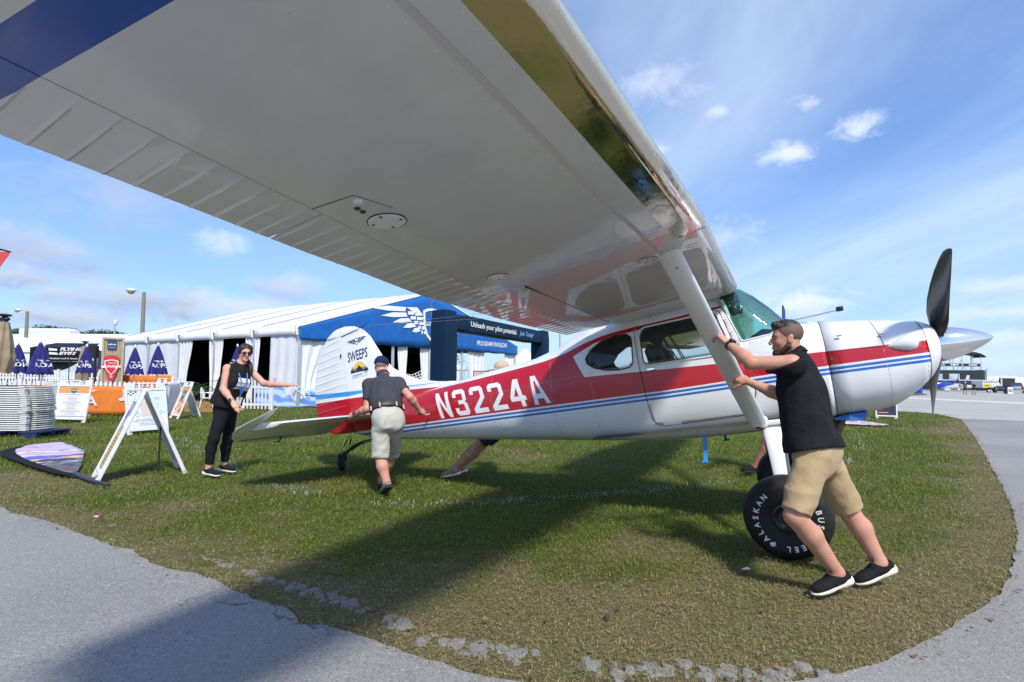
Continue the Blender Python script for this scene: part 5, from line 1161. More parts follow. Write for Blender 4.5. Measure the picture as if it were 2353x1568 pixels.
def person(name_label, J, look, origin, group=None, vox=.0065, hem=None):
 """J: joints in world space; look: clothes and colours. Builds body, clothes, hair, shoes as children of one Empty."""
 root = thing('person', name_label, 'person', loc=origin, group=group); o = np.array(origin); g = {k: nv(v) for k, v in J.items() if k not in ('hf', 'hu')}
 B = look.get('b', 1.0); fem = look.get('fem', False); hs = look.get('hs', .92)
 up = unit((g['shL']+g['shR'])/2-g['pel']); sd = g['shL']-g['shR']; sd = unit(sd-(sd@up)*up); fr = np.cross(sd, up)
 hsd = g['hpL']-g['hpR']; hsd = unit(hsd); hfr = unit(np.cross(hsd, up))
 chest = g['pel']*.30+(g['shL']+g['shR'])/2*.70; waist = g['pel']*.62+(g['shL']+g['shR'])/2*.38; Rc = np.array([sd, fr, up]); Rp = np.array([hsd, hfr, np.cross(hsd, hfr)])
 def torso(i=0., w_=1.0, shf=1.0):
  P = [Ell(chest+fr*.005, Rc, (.165*B+i, .112*B*w_+i, .19+i), .05), Ell(waist+fr*.012*w_, Rc, (.145*B*w_+i, .112*B*w_+i, .16+i), .06), Ell(g['pel'], Rp, (.158*B+i, .118*B+i, .125+i), .06)]
  for s in ('L', 'R'): P.append(Cap(chest+up*.13, chest+up*.13+(g['sh'+s]-chest-up*.13)*shf, .062*B+i, .052*B+i, .05))
  P.append(Cap(g['neck']-up*.01, (g['shL']+g['shR'])/2-up*.05, .055+i*.6, .09*B+i, .05))
  for s, k in (('L', 1), ('R', -1)): P.append(Ell(g['pel']+hsd*.065*k*B-hfr*.028-up*.035, Rp, (.078*B+i, .078*B+i, .10+i), .05))
  if fem:
   for k in (-1, 1): P.append(Ell(chest+fr*.085+sd*.07*k-up*.005, Rc, (.068+i, .062+i, .066+i), .04))
  return P
 def upper(s, i=0.): return [Cap(g['sh'+s], g['el'+s], .054*B+i, .042*B+i, .035)]
 def fore(s, i=0.):
  m = g['el'+s]*.70+g['wr'+s]*.30; return [Cap(g['el'+s], m, .040*B+i, .043*B+i, .02), Cap(m, g['wr'+s], .042*B+i, .026*B**.5+i, .02)]
 def thigh(s, i=0.): return [Cap(g['hp'+s], g['kn'+s], .088*B+i, .058*B+i, .05)]
 def shin(s, i=0.):
  a, b = g['kn'+s], g['an'+s]; bk = look['back']; m = a*.68+b*.32+bk*.018; return [Cap(a, m, .053*B+i, .056*B+i, .03), Cap(m, b, .055*B+i, .034*B**.5+i, .03), Cap(a, b, .045*B+i, .035+i, .03)]
 H, L, RH = head_prims(g['head'], J['hf'], J['hu'], hs, fem)
 base = L(-.022, 0, -.055)
 body = H + [Cap(base, g['neck'], .052*(0.9 if fem else 1.0), .060*(0.9 if fem else 1.05), .03)] + torso(-.012)
 for s in ('L', 'R'): body += upper(s, -.004) + fore(s) + thigh(s, -.008) + shin(s, 0)
 for s in ('L', 'R'):
  if 'hand'+s in look: body += look['hand'+s]
  body += [Cap(g['an'+s], g['an'+s]+nv(look['foot'+s])*.06-np.array([0, 0, .035]), .034, .024, .03)]
 SK = skin_mat('skin_'+look.get('skin_name', 'light'), look.get('skin', (.52, .29, .20)))
 bodyo = flesh('body', body, vox, SK, root, o)
 if look.get('face', True):
  for k in (-1, 1):
   mb = MB(); mb.ell(L(.0805, k*.030, .000), (.0085*hs, .0085*hs, .0075*hs), 12, 8); e = mb.build('eye', pm_('eye_white', (.30, .26, .23), .2), root, 60, M=Matrix.Translation(-Vector(origin)))
   mb = MB(); mb.ell(L(.0868, k*.0305, -.0005), (.0045, .0050, .0055), 10, 6); mb.build('iris', pm_('eye_dark', (.03, .02, .015), .15), e, 60)
   mb = MB(); mb.tube([L(.090, k*.014, .017), L(.089, k*.030, .022), L(.076, k*.048, .018)], [.003, .0045, .002], 6); mb.build('eyebrow', look['hairm'], root, 60, M=Matrix.Translation(-Vector(origin)))
  mb = MB(); mb.tube([L(.0935, -.021, -.066), L(.0995, 0, -.065), L(.0935, .021, -.066)], [.003, .0052, .003], 6); mb.build('lips', pm_('lip_skin', (.38, .15, .12), .45), root, 60, M=Matrix.Translation(-Vector(origin)))
 Mo = Matrix.Translation(-Vector(origin))
 class Cutted:
  def __init__(s_, prims, pl, k): s_.p, s_.pl, s_.k = prims, pl, k
  def box(s_): bb = [q.box() for q in s_.p]; return np.min([b[0] for b in bb], 0), np.max([b[1] for b in bb], 0)
  def d(s_, p):
   d_ = None
   for q in s_.p:
    e_ = q.d(p); d_ = e_ if d_ is None else np.minimum(d_, e_)-np.maximum(.03-np.abs(d_-e_), 0)**2/.12
   return np.maximum(d_, (p-s_.pl[0].astype(np.float32)) @ s_.pl[1].astype(np.float32))
 if 'shirt' in look:
  m, slv, hemz, inf = look['shirt']; P = torso(inf, look.get('belly', 1.0), 1.0 if slv > 0 else .45); cuts = []; hr = look.get('hemr', .112)
  for s in ('L', 'R'):
   if slv > 0:
    ad_ = unit(g['el'+s]-g['sh'+s]); e_ = g['sh'+s]+(g['el'+s]-g['sh'+s])*slv; P.append(Cutted([Cap(g['sh'+s], e_+ad_*.08, .054*B+inf*.8, .047*B+inf*.6, .03)], (e_, ad_), .04))
   else: P.append(Cap(chest+up*.10, g['sh'+s]*.72+chest*.28+up*.03, .06*B+inf, .05*B+inf, .04))
  if hemz is not None:
   for k in (-1, 1): P.append(Cap(chest+sd*.05*k*B-up*.04, g['pel']+hsd*.055*k-up*.10+nv(look.get('hemoff', (0, 0, 0))), .112*B+inf, hr*B+inf, .05))
   P.append(Cap(g['pel']+hsd*.06, g['pel']+hsd*.06-up*.14+nv(look.get('hemoff', (0, 0, 0))), .95*hr*B+inf, hr*B+inf, .06)); P.append(Cap(g['pel']-hsd*.06, g['pel']-hsd*.06-up*.14+nv(look.get('hemoff', (0, 0, 0))), .95*hr*B+inf, hr*B+inf, .06)); cuts.append((g['pel']-up*hemz, -up*1.0+nv(look.get('hemtilt', (0, 0, 0)))))
  else: cuts.append((g['pel']+up*look.get('tuck', .06), -up))
  nk = unit(g['head']-g['neck']); cuts.append((g['neck']+nk*.028, nk-fr*0.0+nv(look.get('neckcut', (0, 0, 0)))))
  cutsS = []
  sh = flesh('shirt', P, vox, m, root, o, cuts, look.get('wr', (.006, (7, 7, 4))))
  if look.get('collar'):
   mb = MB(); rr = []; c0 = g['neck']+nk*.012; a1 = unit(np.cross(nk, sd));
   for (h_, r_) in ((-.012, .066), (.022, .060), (.030, .061), (.012, .072), (-.016, .080)):
    rr.append([c0+nk*(h_+.012*math.cos(t_)*-1)+sd*math.cos(t_+math.pi/2)*r_+a1*math.sin(t_+math.pi/2)*r_*1.02 for t_ in np.linspace(0, 2*math.pi, 28, endpoint=False)])
   mb.loft(rr, 0, False, False); mb.build('collar', m, sh, 60, M=Mo)
 if 'pants' in look:
  m, leng, inf, wr_ = look['pants']; P = [Ell(g['pel'], Rp, (.154*B+inf, .116*B+inf, .14+inf), .06)]
  for s, k in (('L', 1), ('R', -1)):
   P.append(Ell(g['pel']+hsd*.062*k*B-hfr*.022-up*.05, Rp, (.076*B+inf, .078*B+inf, .13+inf), .06))
  wt = g['pel']+up*look.get('waist', .10); cuts = [(wt, up)]
  outer = []
  for s in ('L', 'R'):
   if leng <= 1.0:
    e_ = g['hp'+s]+(g['kn'+s]-g['hp'+s])*leng; w1 = look.get('legw', .072)*B; outer.append((s, [Cap(g['hp'+s], e_+unit(e_-g['hp'+s])*.08, .084*B+inf, w1+inf, .045)], (e_, unit(e_-g['hp'+s]))))
   else:
    outer.append((s, thigh(s, inf)+[Cap(g['kn'+s], g['kn'+s], .056*B+inf, .056*B+inf, .03)]+shin(s, inf), (g['kn'+s]+(g['an'+s]-g['kn'+s])*(leng-1), unit(g['an'+s]-g['kn'+s]))))
  P += [Cutted(pr_, pl, .035) for s, pr_, pl in outer]
  flesh(look.get('pname', 'shorts'), P, vox, m, root, o, cuts, wr_)
  if 'belt' in look:
   mb = MB(); c0 = g['pel']+up*(look.get('waist', .10)-.012); rr = []
   for h_ in (-.018, .018):
    for e_ in ((0, .004) if h_ < 0 else (.004, 0)):
     rr.append([c0+up*h_+hsd*math.cos(t_)*(.163*B+inf+e_)+hfr*math.sin(t_)*(.126*B+inf+e_) for t_ in np.linspace(0, 2*math.pi, 36, endpoint=False)])
   mb.loft(rr, 0, False, False); mb.build('belt', look['belt'], root, 60, M=Mo)
   for a in (-1.2, -.5, .5, 1.2, math.pi-.6, math.pi+.6):
    p = c0-hfr*math.cos(a)*(.126*B+inf+.008)+hsd*math.sin(a)*(.163*B+inf+.008); mb = MB(); mb.bar(p-up*.03, p+up*.026, .014, .006, 0, tuple(hfr)); mb.build('belt_loop', look['pants'][0], root, None, M=Mo)
 for s in ('L', 'R'):
  a = g['an'+s]; fd = nv(look['foot'+s]); fd = unit(fd); ft = unit(np.cross((0, 0, 1), fd)); fu = np.cross(fd, ft); Rf = np.array([fd, ft, fu]); m, solem, lace = look['shoe']; sl = look.get('shl', 1.0)
  b0 = a - fu*(.075)
  P = [Cap(b0+fd*-.045*sl+fu*.040, b0+fd*.04*sl+fu*.046, .038, .040, .03), Cap(b0+fd*.04*sl+fu*.040, b0+fd*.150*sl+fu*.022, .042, .030, .03, (fu, .85)), Cap(a+fu*.006, b0+fu*.04, .042, .042, .02), Ell(b0+fd*.105*sl+fu*.028, Rf, (.085*sl, .046, .034), .02)]
  P.append(Ell(a+fu*.062-fd*.004, Rf, (.033, .033, .036), .006, True))
  so_ = flesh('shoe', P, .006, m, root, o, [(b0+fu*.012, -fu)], None)
  P = [Cap(b0+fd*-.048*sl+fu*.010, b0+fd*.150*sl+fu*.010, .046, .036, .02), Ell(b0+fd*.105*sl+fu*.012, Rf, (.092*sl, .051, .04), .01)]
  flesh('sole', P, .006, solem, so_, o, [(b0-fu*.006, -fu), (b0+fu*.030, unit(fu+.10*fd))])
  if lace:
   for q_ in range(3):
    c0 = b0+fd*(.045+.026*q_)*sl+fu*(.093-.013*q_); mb = MB(); mb.tube([c0-ft*.024-fu*.008, c0, c0+ft*.024-fu*.008], .0032, 5); mb.build('shoelace', lace, so_, 60, M=Mo)
   c0 = b0+fd*.035*sl+fu*.10; mb = MB(); mb.tube([c0, c0+fd*.02+ft*.02+fu*.022, c0+fd*.035+ft*.03+fu*.004, c0+fd*.004], .003, 5); mb.tube([c0, c0+fd*.03-ft*.02+fu*.02, c0+fd*.03-ft*.03, c0+fd*.004], .003, 5); mb.build('shoelace', lace, so_, 60, M=Mo)
  if 'sock' in look:
   sm, sh_ = look['sock']; P = [Cap(a-fu*.03, a+(g['kn'+s]-a)*sh_, .038*B**.5+.003, .036*B**.5+.004, .02)]; flesh('sock', P, .006, sm, root, o, [(a+(g['kn'+s]-a)*sh_, unit(g['kn'+s]-a))])
 return root, L, RH, Mo, g, (fr, sd, up)
HAIRM = pm_('dark_hair', (.018, .012, .010), .55, var=.5, vs=120, bump=.5, bs=260, bd=.003)
def hair_shell(root, o, L, RH, Mo, hs, mat, prims, cuts, vox=.005, name='hair', wr=(.004, (45, 45, 45))): return flesh(name, prims, vox, mat, root, o, cuts, wr)
def m1(x, y, Y): return nv(at((2750+x/1.328)/1.7, (1200+y/1.328)/1.7, Y))
strutA, strutC = bw(5.222, -2.215, 1.318), bw(5.462, -.515, .085)
ss = nv(strutA.lerp(strutC, .418)); s2 = nv(strutA.lerp(strutC, .655)); sdir = unit(nv(strutC-strutA))
fwdv = nv(BX); nst = -unit(np.cross(sdir, fwdv)); nst = nst if nst[1] < 0 else -nst
J = dict(head=m1(428, 160, 3.52), hf=(-1, .32, -.10), hu=(-.12, 0, 1), neck=m1(468, 240, 3.53), shL=m1(455, 292, 3.33), shR=m1(490, 300, 3.71),
         elL=m1(245, 290, 3.42), elR=m1(405, 462, 3.88), pel=m1(576, 735, 3.40), hpL=m1(560, 790, 3.31), hpR=m1(625, 785, 3.49),
         knL=m1(470, 1085, 3.24), knR=m1(752, 1062, 3.50), anL=m1(690, 1378, 3.30), anR=m1(912, 1325, 3.44))
hL = ss + fwdv*.055 + nst*.028 + nv((0, 0, 0)); hR_ = s2 + fwdv*.060 + nst*.02
J['wrL'] = m1(122, 188, 3.66); J['wrR'] = m1(228, 386, 3.99)
dL = unit(ss + fwdv*.03 + nst*.03 - J['wrL'] + nv((0, 0, .05))); dR = unit(s2 + fwdv*.02 - J['wrR'] + nst*.03 + nv((0, 0, .02)))
look = dict(b=1.06, hs=.93, skin=(.56, .30, .205), skin_name='fair', back=nv((1, 0, .0)), hairm=HAIRM,
   handL=hand_prims(J['wrL'], dL, (-.55, .83, .0), 1, (38, 55, 40), 5, 1.0, 40, 25), handR=hand_prims(J['wrR'], dR, (-.5, .86, .1), -1, (40, 55, 40), 5, 1.0, 50, 15),
   footL=(-.93, -.22, -.22), footR=(-.93, -.12, -.30),
   shirt=(cloth('black_polo', (.010, .010, .013), .25, .5, 9), .62, .010, .019), wr=(.015, (9, 9, 5)), collar=True, belly=.92, hemoff=(-.048, -.012, 0), hemr=.106,
   pants=(cloth('khaki_shorts', (.40, .29, .155), .08, .3, 8), .94, .009, (.014, (9, 9, 10))), waist=.05, legw=.074,
   shoe=(cloth('black_knit', (.012, .012, .014), .3, .2, 60), pm_('cream_sole', (.72, .68, .56), .6, var=.08, vs=30), BLKP), shl=1.06)
org = tuple((J['anL']+J['anR'])/2*np.array([1, 1, 0]))
M1, L, RH, Mo, g1, ax1 = person('man in black polo and khaki shorts pushing the wing strut beside the big wheel', J, look, org)
hs = .93
HP = [Ell(L(-.014, 0, .036), RH, (.101*hs, .079*hs, .090*hs), .02)]
STUB = pm_('shaved_stubble', (.13, .080, .058), .7, var=.35, vs=220, bump=.3, bs=400, bd=.002)
f_, s_, u_ = RH
hair_shell(M1, np.array(org), L, RH, Mo, hs, STUB, HP, [(L(.052, 0, .05), unit(f_*1+u_*-.20)), (L(0, 0, -.045), unit(-u_-.15*f_)), (L(.02, 0, .0), unit(f_*.9-u_*.55))], .0045, 'shaved_sides', None)
hair_shell(M1, np.array(org), L, RH, Mo, hs, HAIRM, [Ell(L(-.008, 0, .052), RH, (.098*hs, .071*hs, .082*hs), .02), Cap(L(.07, -.03, .105), L(.07, .03, .105), .016, .016, .03)], [(L(0, 0, .076), unit(-u_-.10*f_)), (L(.088, 0, .06), f_)], .0045, 'hair', (.006, (70, 30, 30)))
BP = [Cap(L(.0, k*.046, -.058), L(.068, k*.014, -.106), .0315*hs, .0265*hs, .02) for k in (-1, 1)] + [Ell(L(.080, 0, -.104), RH, (.0235*hs, .026*hs, .024*hs), .012), Ell(L(.0905, 0, -.047), RH, (.010, .024, .005), .006)]
hair_shell(M1, np.array(org), L, RH, Mo, hs, pm_('trimmed_beard', (.085, .045, .030), .7, var=.5, vs=180, bump=.5, bs=300, bd=.002), BP, [(L(0, 0, -.036), u_), (L(-.015, 0, 0), -f_)], .0045, 'beard', None)
def watch(root, w_, e_, mats, Mo, r=.034, face=(0, -1, 0)):
 d = unit(nv(e_)-nv(w_)); c = nv(w_)+d*.035; a = unit(np.cross(d, face)); b = np.cross(a, d); mb = MB(); rr = []
 for h_, q in ((-.011, r), (-.011, r+.004), (.011, r+.004), (.011, r)): rr.append([c+d*h_+(a*math.cos(t_)+b*math.sin(t_))*q for t_ in np.linspace(0, 2*math.pi, 24, endpoint=False)])
 mb.loft(rr, 0, False, False); wo = mb.build('watch', mats[0], root, 60, M=Mo)
 mb = MB(); fn = unit(nv(face)-(nv(face)@d)*d); tt_ = np.cross(fn, d); p = c+fn*(r+.006); q = .019
 mb.loft([[p+fn*h_+d*q*k*x+tt_*q*k*y for x, y in ((-1, -.8), (-.8, -1), (.8, -1), (1, -.8), (1, .8), (.8, 1), (-.8, 1), (-1, .8))] for h_, k in ((-.004, 1), (.006, 1), (.008, .85))]); mb.build('watch_face', mats[1], wo, 40)
 return wo
watch(M1, J['wrL'], J['elL'], (BLKP, pm_('watch_glass', (.02, .02, .022), .1, coat=1)), Mo, .033, (.3, -.8, .45))
def m2(x, y, Y): return nv(at((750+x/2.614)/1.7, (1300+y/2.614)/1.7, Y))
J = dict(head=m2(543, 205, 7.02), hf=(.66, -.74, -.16), hu=(.16, -.10, 1), neck=m2(498, 318, 7.03), shR=m2(362, 365, 6.88), shL=m2(590, 385, 7.14),
         elR=m2(318, 575, 6.80), wrR=m2(420, 712, 6.72), elL=m2(735, 520, 7.14), wrL=m2(975, 538, 7.05), pel=m2(352, 735, 7.03), hpR=m2(318, 790, 6.95), hpL=m2(388, 790, 7.12),
         knR=m2(222, 1085, 6.86), knL=m2(368, 1080, 7.18), anR=m2(172, 1385, 6.88), anL=m2(330, 1350, 7.22))
look = dict(b=1.04, fem=True, hs=.90, skin=(.60, .34, .235), skin_name='tan', back=nv((-1, 0, 0)), hairm=HAIRM,
   handR=hand_prims(J['wrR'], unit(m2(490, 830, 6.66)-J['wrR']), (-.5, .75, -.3), -1, (14, 16, 12), 7, .96, 30, 8), handL=hand_prims(J['wrL'], unit(m2(1150, 520, 6.98)-J['wrL']), (.0, .25, -.95), -1, (4, 8, 8), 9, .96, 45, 5),
   footR=(.92, -.36, -.06), footL=(.95, -.26, -.06),
   shirt=(cloth('black_tank', (.012, .012, .013), .25, .45, 9), 0, .005, .016), wr=(.013, (8, 8, 4)), neckcut=(.15, -.3, 0), belly=1.05, hemoff=(-.03, 0, -.02), hemr=.126,
   pants=(cloth('black_leggings', (.010, .011, .014), .2, .1, 9), 1.86, .004, (.003, (14, 14, 18))), pname='leggings', waist=.12,
   shoe=(cloth('black_mesh', (.013, .013, .015), .3, .2, 60), pm_('white_sole', (.78, .78, .76), .6, var=.06, vs=30), BLKP), sock=(cloth('pale_sock', (.62, .62, .70), .1, .2, 40), .16), shl=1.0)
org = tuple((J['anL']+J['anR'])/2*np.array([1, 1, 0]))
W1, L, RH, Mo, g2, ax2 = person('woman in black sleeveless top and leggings with sunglasses beside the tail', J, look, org)
f_, s_, u_ = RH; hs = .90
hair_shell(W1, np.array(org), L, RH, Mo, hs, HAIRM, [Ell(L(-.022, 0, .042), RH, (.107*hs, .087*hs, .095*hs), .02), Cap(L(-.09, 0, .0), L(-.10, .01, -.05), .042, .036, .04), Cap(L(.02, .055, .08), L(.0, .08, .0), .030, .02, .03), Cap(L(.02, -.055, .08), L(.0, -.08, .0), .030, .02, .03)], [(L(.074, 0, .066), unit(f_*.80-u_*.60)), (L(0, 0, -.075), -u_)], .0045, 'hair', (.007, (60, 60, 14)))
pt = [L(-.095, .0, -.045), L(-.075, .05, -.10), L(-.01, .085, -.16), L(.055, .095, -.22), L(.075, .09, -.30), L(.065, .085, -.36)]
mb = MB(); mb.tube(pt, [.030, .030, .030, .027, .022, .006], 10); mb.build('ponytail', HAIRM, W1, 60, M=Mo)
mb = MB(); mb.tube([L(.080, .045, .045), L(.075, .062, -.02), L(.085, .064, -.075), L(.08, .06, -.12)], [.006, .005, .004, .002], 6); mb.build('hair_strand', HAIRM, W1, 60, M=Mo)
GLM = pm_('sunglass_lens', (.035, .006, .022), .06, coat=1)
sg_ = None
mb = MB(); mb.tube([L(.103, -.010, .010), L(.106, 0, .013), L(.103, .010, .010)], .0025, 6)
for k in (-1, 1): mb.tube([L(.088, k*.062, .010), L(.0, k*.082, .006)], .0028, 6); mb.tube([L(.088, k*.062, .012), L(.103, k*.010, .012)], .003, 6)
sg_ = mb.build('sunglasses', BLKP, W1, 60, M=Mo)
for k in (-1, 1):
 pts = [(.006, .012), (.060, .010), (.062, -.006), (.050, -.024), (.028, -.030), (.012, -.022)]
 mb = MB(); mb.loft([[L(.104+e_-abs(y)*.20, k*y, z) for y, z in pts] for e_ in (0, .003)]); mb.build('lens', GLM, sg_, 30)
watch(W1, J['wrR'], J['elR'], (pm_('mauve_band', (.42, .27, .27), .5), pm_('watch_glass', (.02, .02, .022), .1, coat=1)), Mo, .030, (-.3, -.9, .3))
fr, sd, up = ax2; ch = g2['pel']*.30+(g2['shL']+g2['shR'])/2*.70
bl, bk = pm_('blue_lanyard', (.03, .17, .52), .6, var=.3, vs=60), BLKP
def onchest(a, h):
 base_ = ch+sd*a+up*h; d_ = .150 + (.035 if abs(h) < .07 else 0) - (.06*max(0, h-.06)/.12) ; return base_+fr*d_
tip = onchest(.035, -.16)+fr*.02
mb = MB()
for k, q in ((-1, -.055), (1, .062)):
 mb.tube([g2['neck']+sd*k*.062+up*.02-fr*.01, onchest(q, .12)+fr*.005, onchest(q*.7+.01, .03)+fr*.012, tip], .007, 6, flat=.3)
mb.build('lanyard', bl, W1, 60, M=Mo)
mb = MB(); Mb = frame_M(tip-up*.0, sd*1.0, up); mb.box((0, -.085, .006), (.080, .125, .004), 0, Mb, .003); bd_ = mb.build('badge', pm_('badge_white', (.80, .80, .78), .4), W1, None, M=Mo)
mb = MB(); mb.lathe([(.001, .0), (.012, 0), (.012, .006), (.001, .006)], 12, 0, Mb @ Matrix.Translation((-.005, -.035, .008))); mb.box((-.004, -.012, .008), (.012, .04, .004), 0, Mb); mb.build('badge_clip', STEEL, bd_, None)
mb = MB(); PRN = pm_('print_white', (.72, .72, .70), .7, var=.25, vs=70)
for r_, (w_, h_) in enumerate(((.175, .050), (.175, .050), (.205, .050))):
 n_ = 16
 for k in range(n_):
  if (k*7+r_*3) % 11 == 0: continue
  x0 = -w_/2+w_*k/n_+.012; x1 = x0+w_/n_*.80; pts = []
  for xx, hh in ((x0, 0), (x1, 0), (x1+.008, h_), (x0+.008, h_)): pts.append(onchest(xx, .062-.058*r_+hh-.04)+fr*.004)
  mb.add(pts, [(0, 1, 2, 3)])
pr = mb.build('chest_print', PRN, W1, None, M=Mo)
def m3(x, y, Y): return nv(at((1300+x/2.614)/1.7, (1380+y/2.614)/1.7, Y))
J = dict(head=m3(497, 140, 6.42), hf=(.10, .98, -.25), hu=(0, .22, 1), neck=m3(512, 215, 6.36), shL=m3(372, 328, 6.22), shR=m3(672, 313, 6.26), elL=m3(352, 570, 6.12), wrL=m3(222, 625, 6.26), elR=m3(785, 445, 6.12), wrR=m3(882, 578, 6.26),
         pel=m3(562, 660, 6.02), hpL=m3(492, 735, 6.00), hpR=m3(640, 725, 6.06), knL=m3(490, 1075, 5.96), knR=m3(598, 1040, 6.32), anL=m3(552, 1325, 5.88), anR=m3(500, 1300, 6.44))
look = dict(b=1.09, hs=.94, skin=(.58, .30, .215), skin_name='ruddy', face=False, back=nv((0, -1, 0)), hairm=HAIRM,
   handL=hand_prims(J['wrL'], unit(m3(105, 655, 6.36)-J['wrL']), (.15, .70, -.70), 1, (22, 30, 22), 5, 1.02, 40, 15), handR=hand_prims(J['wrR'], unit(m3(945, 612, 6.34)-J['wrR']), (-.5, .55, -.5), -1, (62, 75, 45), 3, 1.02, 40, 35),
   footL=(-.42, .74, -.42), footR=(-.12, .97, -.15),
   shirt=(cloth('charcoal_shirt', (.050, .050, .062), .12, .3, 8), .60, None, .013), tuck=.085, wr=(.016, (9, 7, 5)), collar=True, belly=1.12,
   pants=(cloth('stone_shorts', (.46, .44, .38), .05, .35, 8), .98, .011, (.016, (8, 8, 10))), waist=.115, legw=.070, belt=pm_('brown_leather', (.045, .025, .022), .5, var=.2),
   shoe=(pm_('hiking_boot', (.20, .165, .12), .75, var=.45, vs=26, bump=.4, bs=70), pm_('boot_sole', (.02, .02, .02), .8), None), sock=(cloth('white_sock', (.75, .75, .75), .06, .3, 60), .27), shl=1.08)
org = tuple((J['anL']+J['anR'])/2*np.array([1, 1, 0]))
M2, L, RH, Mo, g3, ax3 = person('man in charcoal shirt, stone shorts and backwards navy cap pushing the tailplane', J, look, org)
f_, s_, u_ = RH; hs = .94
CAPM = cloth('navy_cap', (.016, .022, .070), .2, .3, 20)
hair_shell(M2, np.array(org), L, RH, Mo, hs, pm_('grey_stubble', (.24, .15, .12), .7, var=.3, vs=200), [Ell(L(-.014, 0, .034), RH, (.100*hs, .078*hs, .088*hs), .02)], [(L(.03, 0, 0), f_), (L(0, 0, -.03), -u_)], .005, 'hair', None)
cp = flesh('cap', [Ell(L(-.010, 0, .046), RH, (.112*hs, .092*hs, .098*hs), .02)], .005, CAPM, M2, np.array(org), [(L(0, 0, .030), unit(-u_+.04*f_))], (.004, (30, 30, 30)))
mb = MB(); q = [L(-.118*hs+.012*abs(a)/50, .07*math.sin(R_(a)), .036) for a in range(-60, 61, 20)]; mb.tube(q, .008, 6, flat=.5); mb.build('cap_strap', CAPM, cp, 60, M=Mo)
mb = MB(); mb.tube([L(-.108, .040*math.cos(R_(a)), .044+.030*math.sin(R_(a))) for a in range(0, 181, 20)], .0035, 5); mb.build('cap_opening', pm_('navy_binding', (.008, .010, .03), .8), cp, 60, M=Mo)
mb = MB(); mb.ell((0, 0, 0), (.008, .028, .017)); mb.build('bare_patch', MATS['skin_ruddy'], cp, 60, M=Mo @ frame_M(L(-.105, 0, .050), -Vector(f_), Vector(s_)))
mb = MB(); mb.ell(L(.11, 0, .04), (.06, .06, .008), 16, 6); mb.build('cap_brim', CAPM, cp, 60, M=Mo)
watch(M2, J['wrL'], J['elL'], (pm_('red_band', (.65, .06, .03), .5), pm_('watch_glass', (.02, .02, .022), .1, coat=1)), Mo, .033, (.1, -.9, .5))
mb = MB(); e = unit(J['wrR']-J['elR']); c = m3(925, 608, 6.34); mb.tube([c-nv(BX)*.075-nv((0, .01, 0)), c+nv(BX)*.05], .012, 10); mb.build('grip_bar', STEEL, M2, 60, M=Mo)
a2 = lambda x, y, Y: nv(at(x, y, Y))
J = dict(head=a2(1152, 852, 7.20), hf=(-.95, -.1, -.12), hu=(-.15, 0, 1), neck=a2(1170, 872, 7.22), shL=a2(1160, 893, 7.04), shR=a2(1172, 893, 7.42), elL=a2(1120, 930, 7.0), wrL=a2(1085, 915, 6.86), elR=a2(1130, 935, 7.42), wrR=a2(1090, 925, 7.3),
         pel=a2(1150, 975, 7.22), hpL=a2(1140, 988, 7.13), hpR=a2(1150, 988, 7.32), knL=a2(1084, 1032, 7.10), knR=a2(1102, 1030, 7.36), anL=a2(1043, 1078, 7.12), anR=a2(1060, 1072, 7.38))
look = dict(b=.98, hs=.92, skin=(.56, .32, .225), skin_name='fair2', back=nv((1, 0, 0)), hairm=HAIRM, face=False, handL=hand_prims(J['wrL'], (-.8, -.5, .1), (-.4, -.9, 0), 1), handR=hand_prims(J['wrR'], (-.9, -.2, .1), (-.4, -.9, 0), -1),
   footL=(-.86, -.50, -.10), footR=(-.86, -.5, -.10), shirt=(cloth('grey_tee', (.12, .12, .13), .1), .6, .13, .014), pants=(cloth('dark_shorts', (.030, .034, .046), .15), .62, .018, (.006, (8, 8, 8))), waist=.08,
   shoe=(pm_('tan_canvas', (.26, .19, .105), .8, var=.2, vs=40), pm_('white_sole', (.78, .78, .76), .6), None), sock=(cloth('white_sock', (.75, .75, .75), .06, .3, 60), .11))
org = tuple((J['anL']+J['anR'])/2*np.array([1, 1, 0]))
H1, L, RH, Mo, g4, ax4 = person('helper in tan cap and tan canvas shoes pushing from the far side of the fuselage', J, look, org, vox=.009)
f_, s_, u_ = RH
cp = flesh('cap', [Ell(L(-.008, 0, .046), RH, (.115*hs, .094*hs, .105*hs), .02), Ell(L(.12, 0, .028), RH, (.085, .075, .012), .015)], .006, cloth('tan_cap', (.50, .37, .25), .12, .3, 20), H1, np.array(org), [(L(0, 0, .016), -u_)], None)
J = dict(head=a2(1790, 800, 7.55), hf=(-1, -.1, -.1), hu=(0, 0, 1), neck=a2(1800, 832, 7.55), shL=a2(1800, 848, 7.36), shR=a2(1805, 848, 7.74), elL=a2(1765, 885, 7.2), wrL=a2(1740, 872, 7.0), elR=a2(1770, 890, 7.7), wrR=a2(1742, 880, 7.5),
         pel=a2(1812, 935, 7.55), hpL=a2(1808, 950, 7.46), hpR=a2(1815, 950, 7.64), knL=a2(1762, 1012, 7.42), knR=a2(1850, 1018, 7.66), anL=a2(1733, 1074, 7.46), anR=a2(1868, 1072, 7.70))
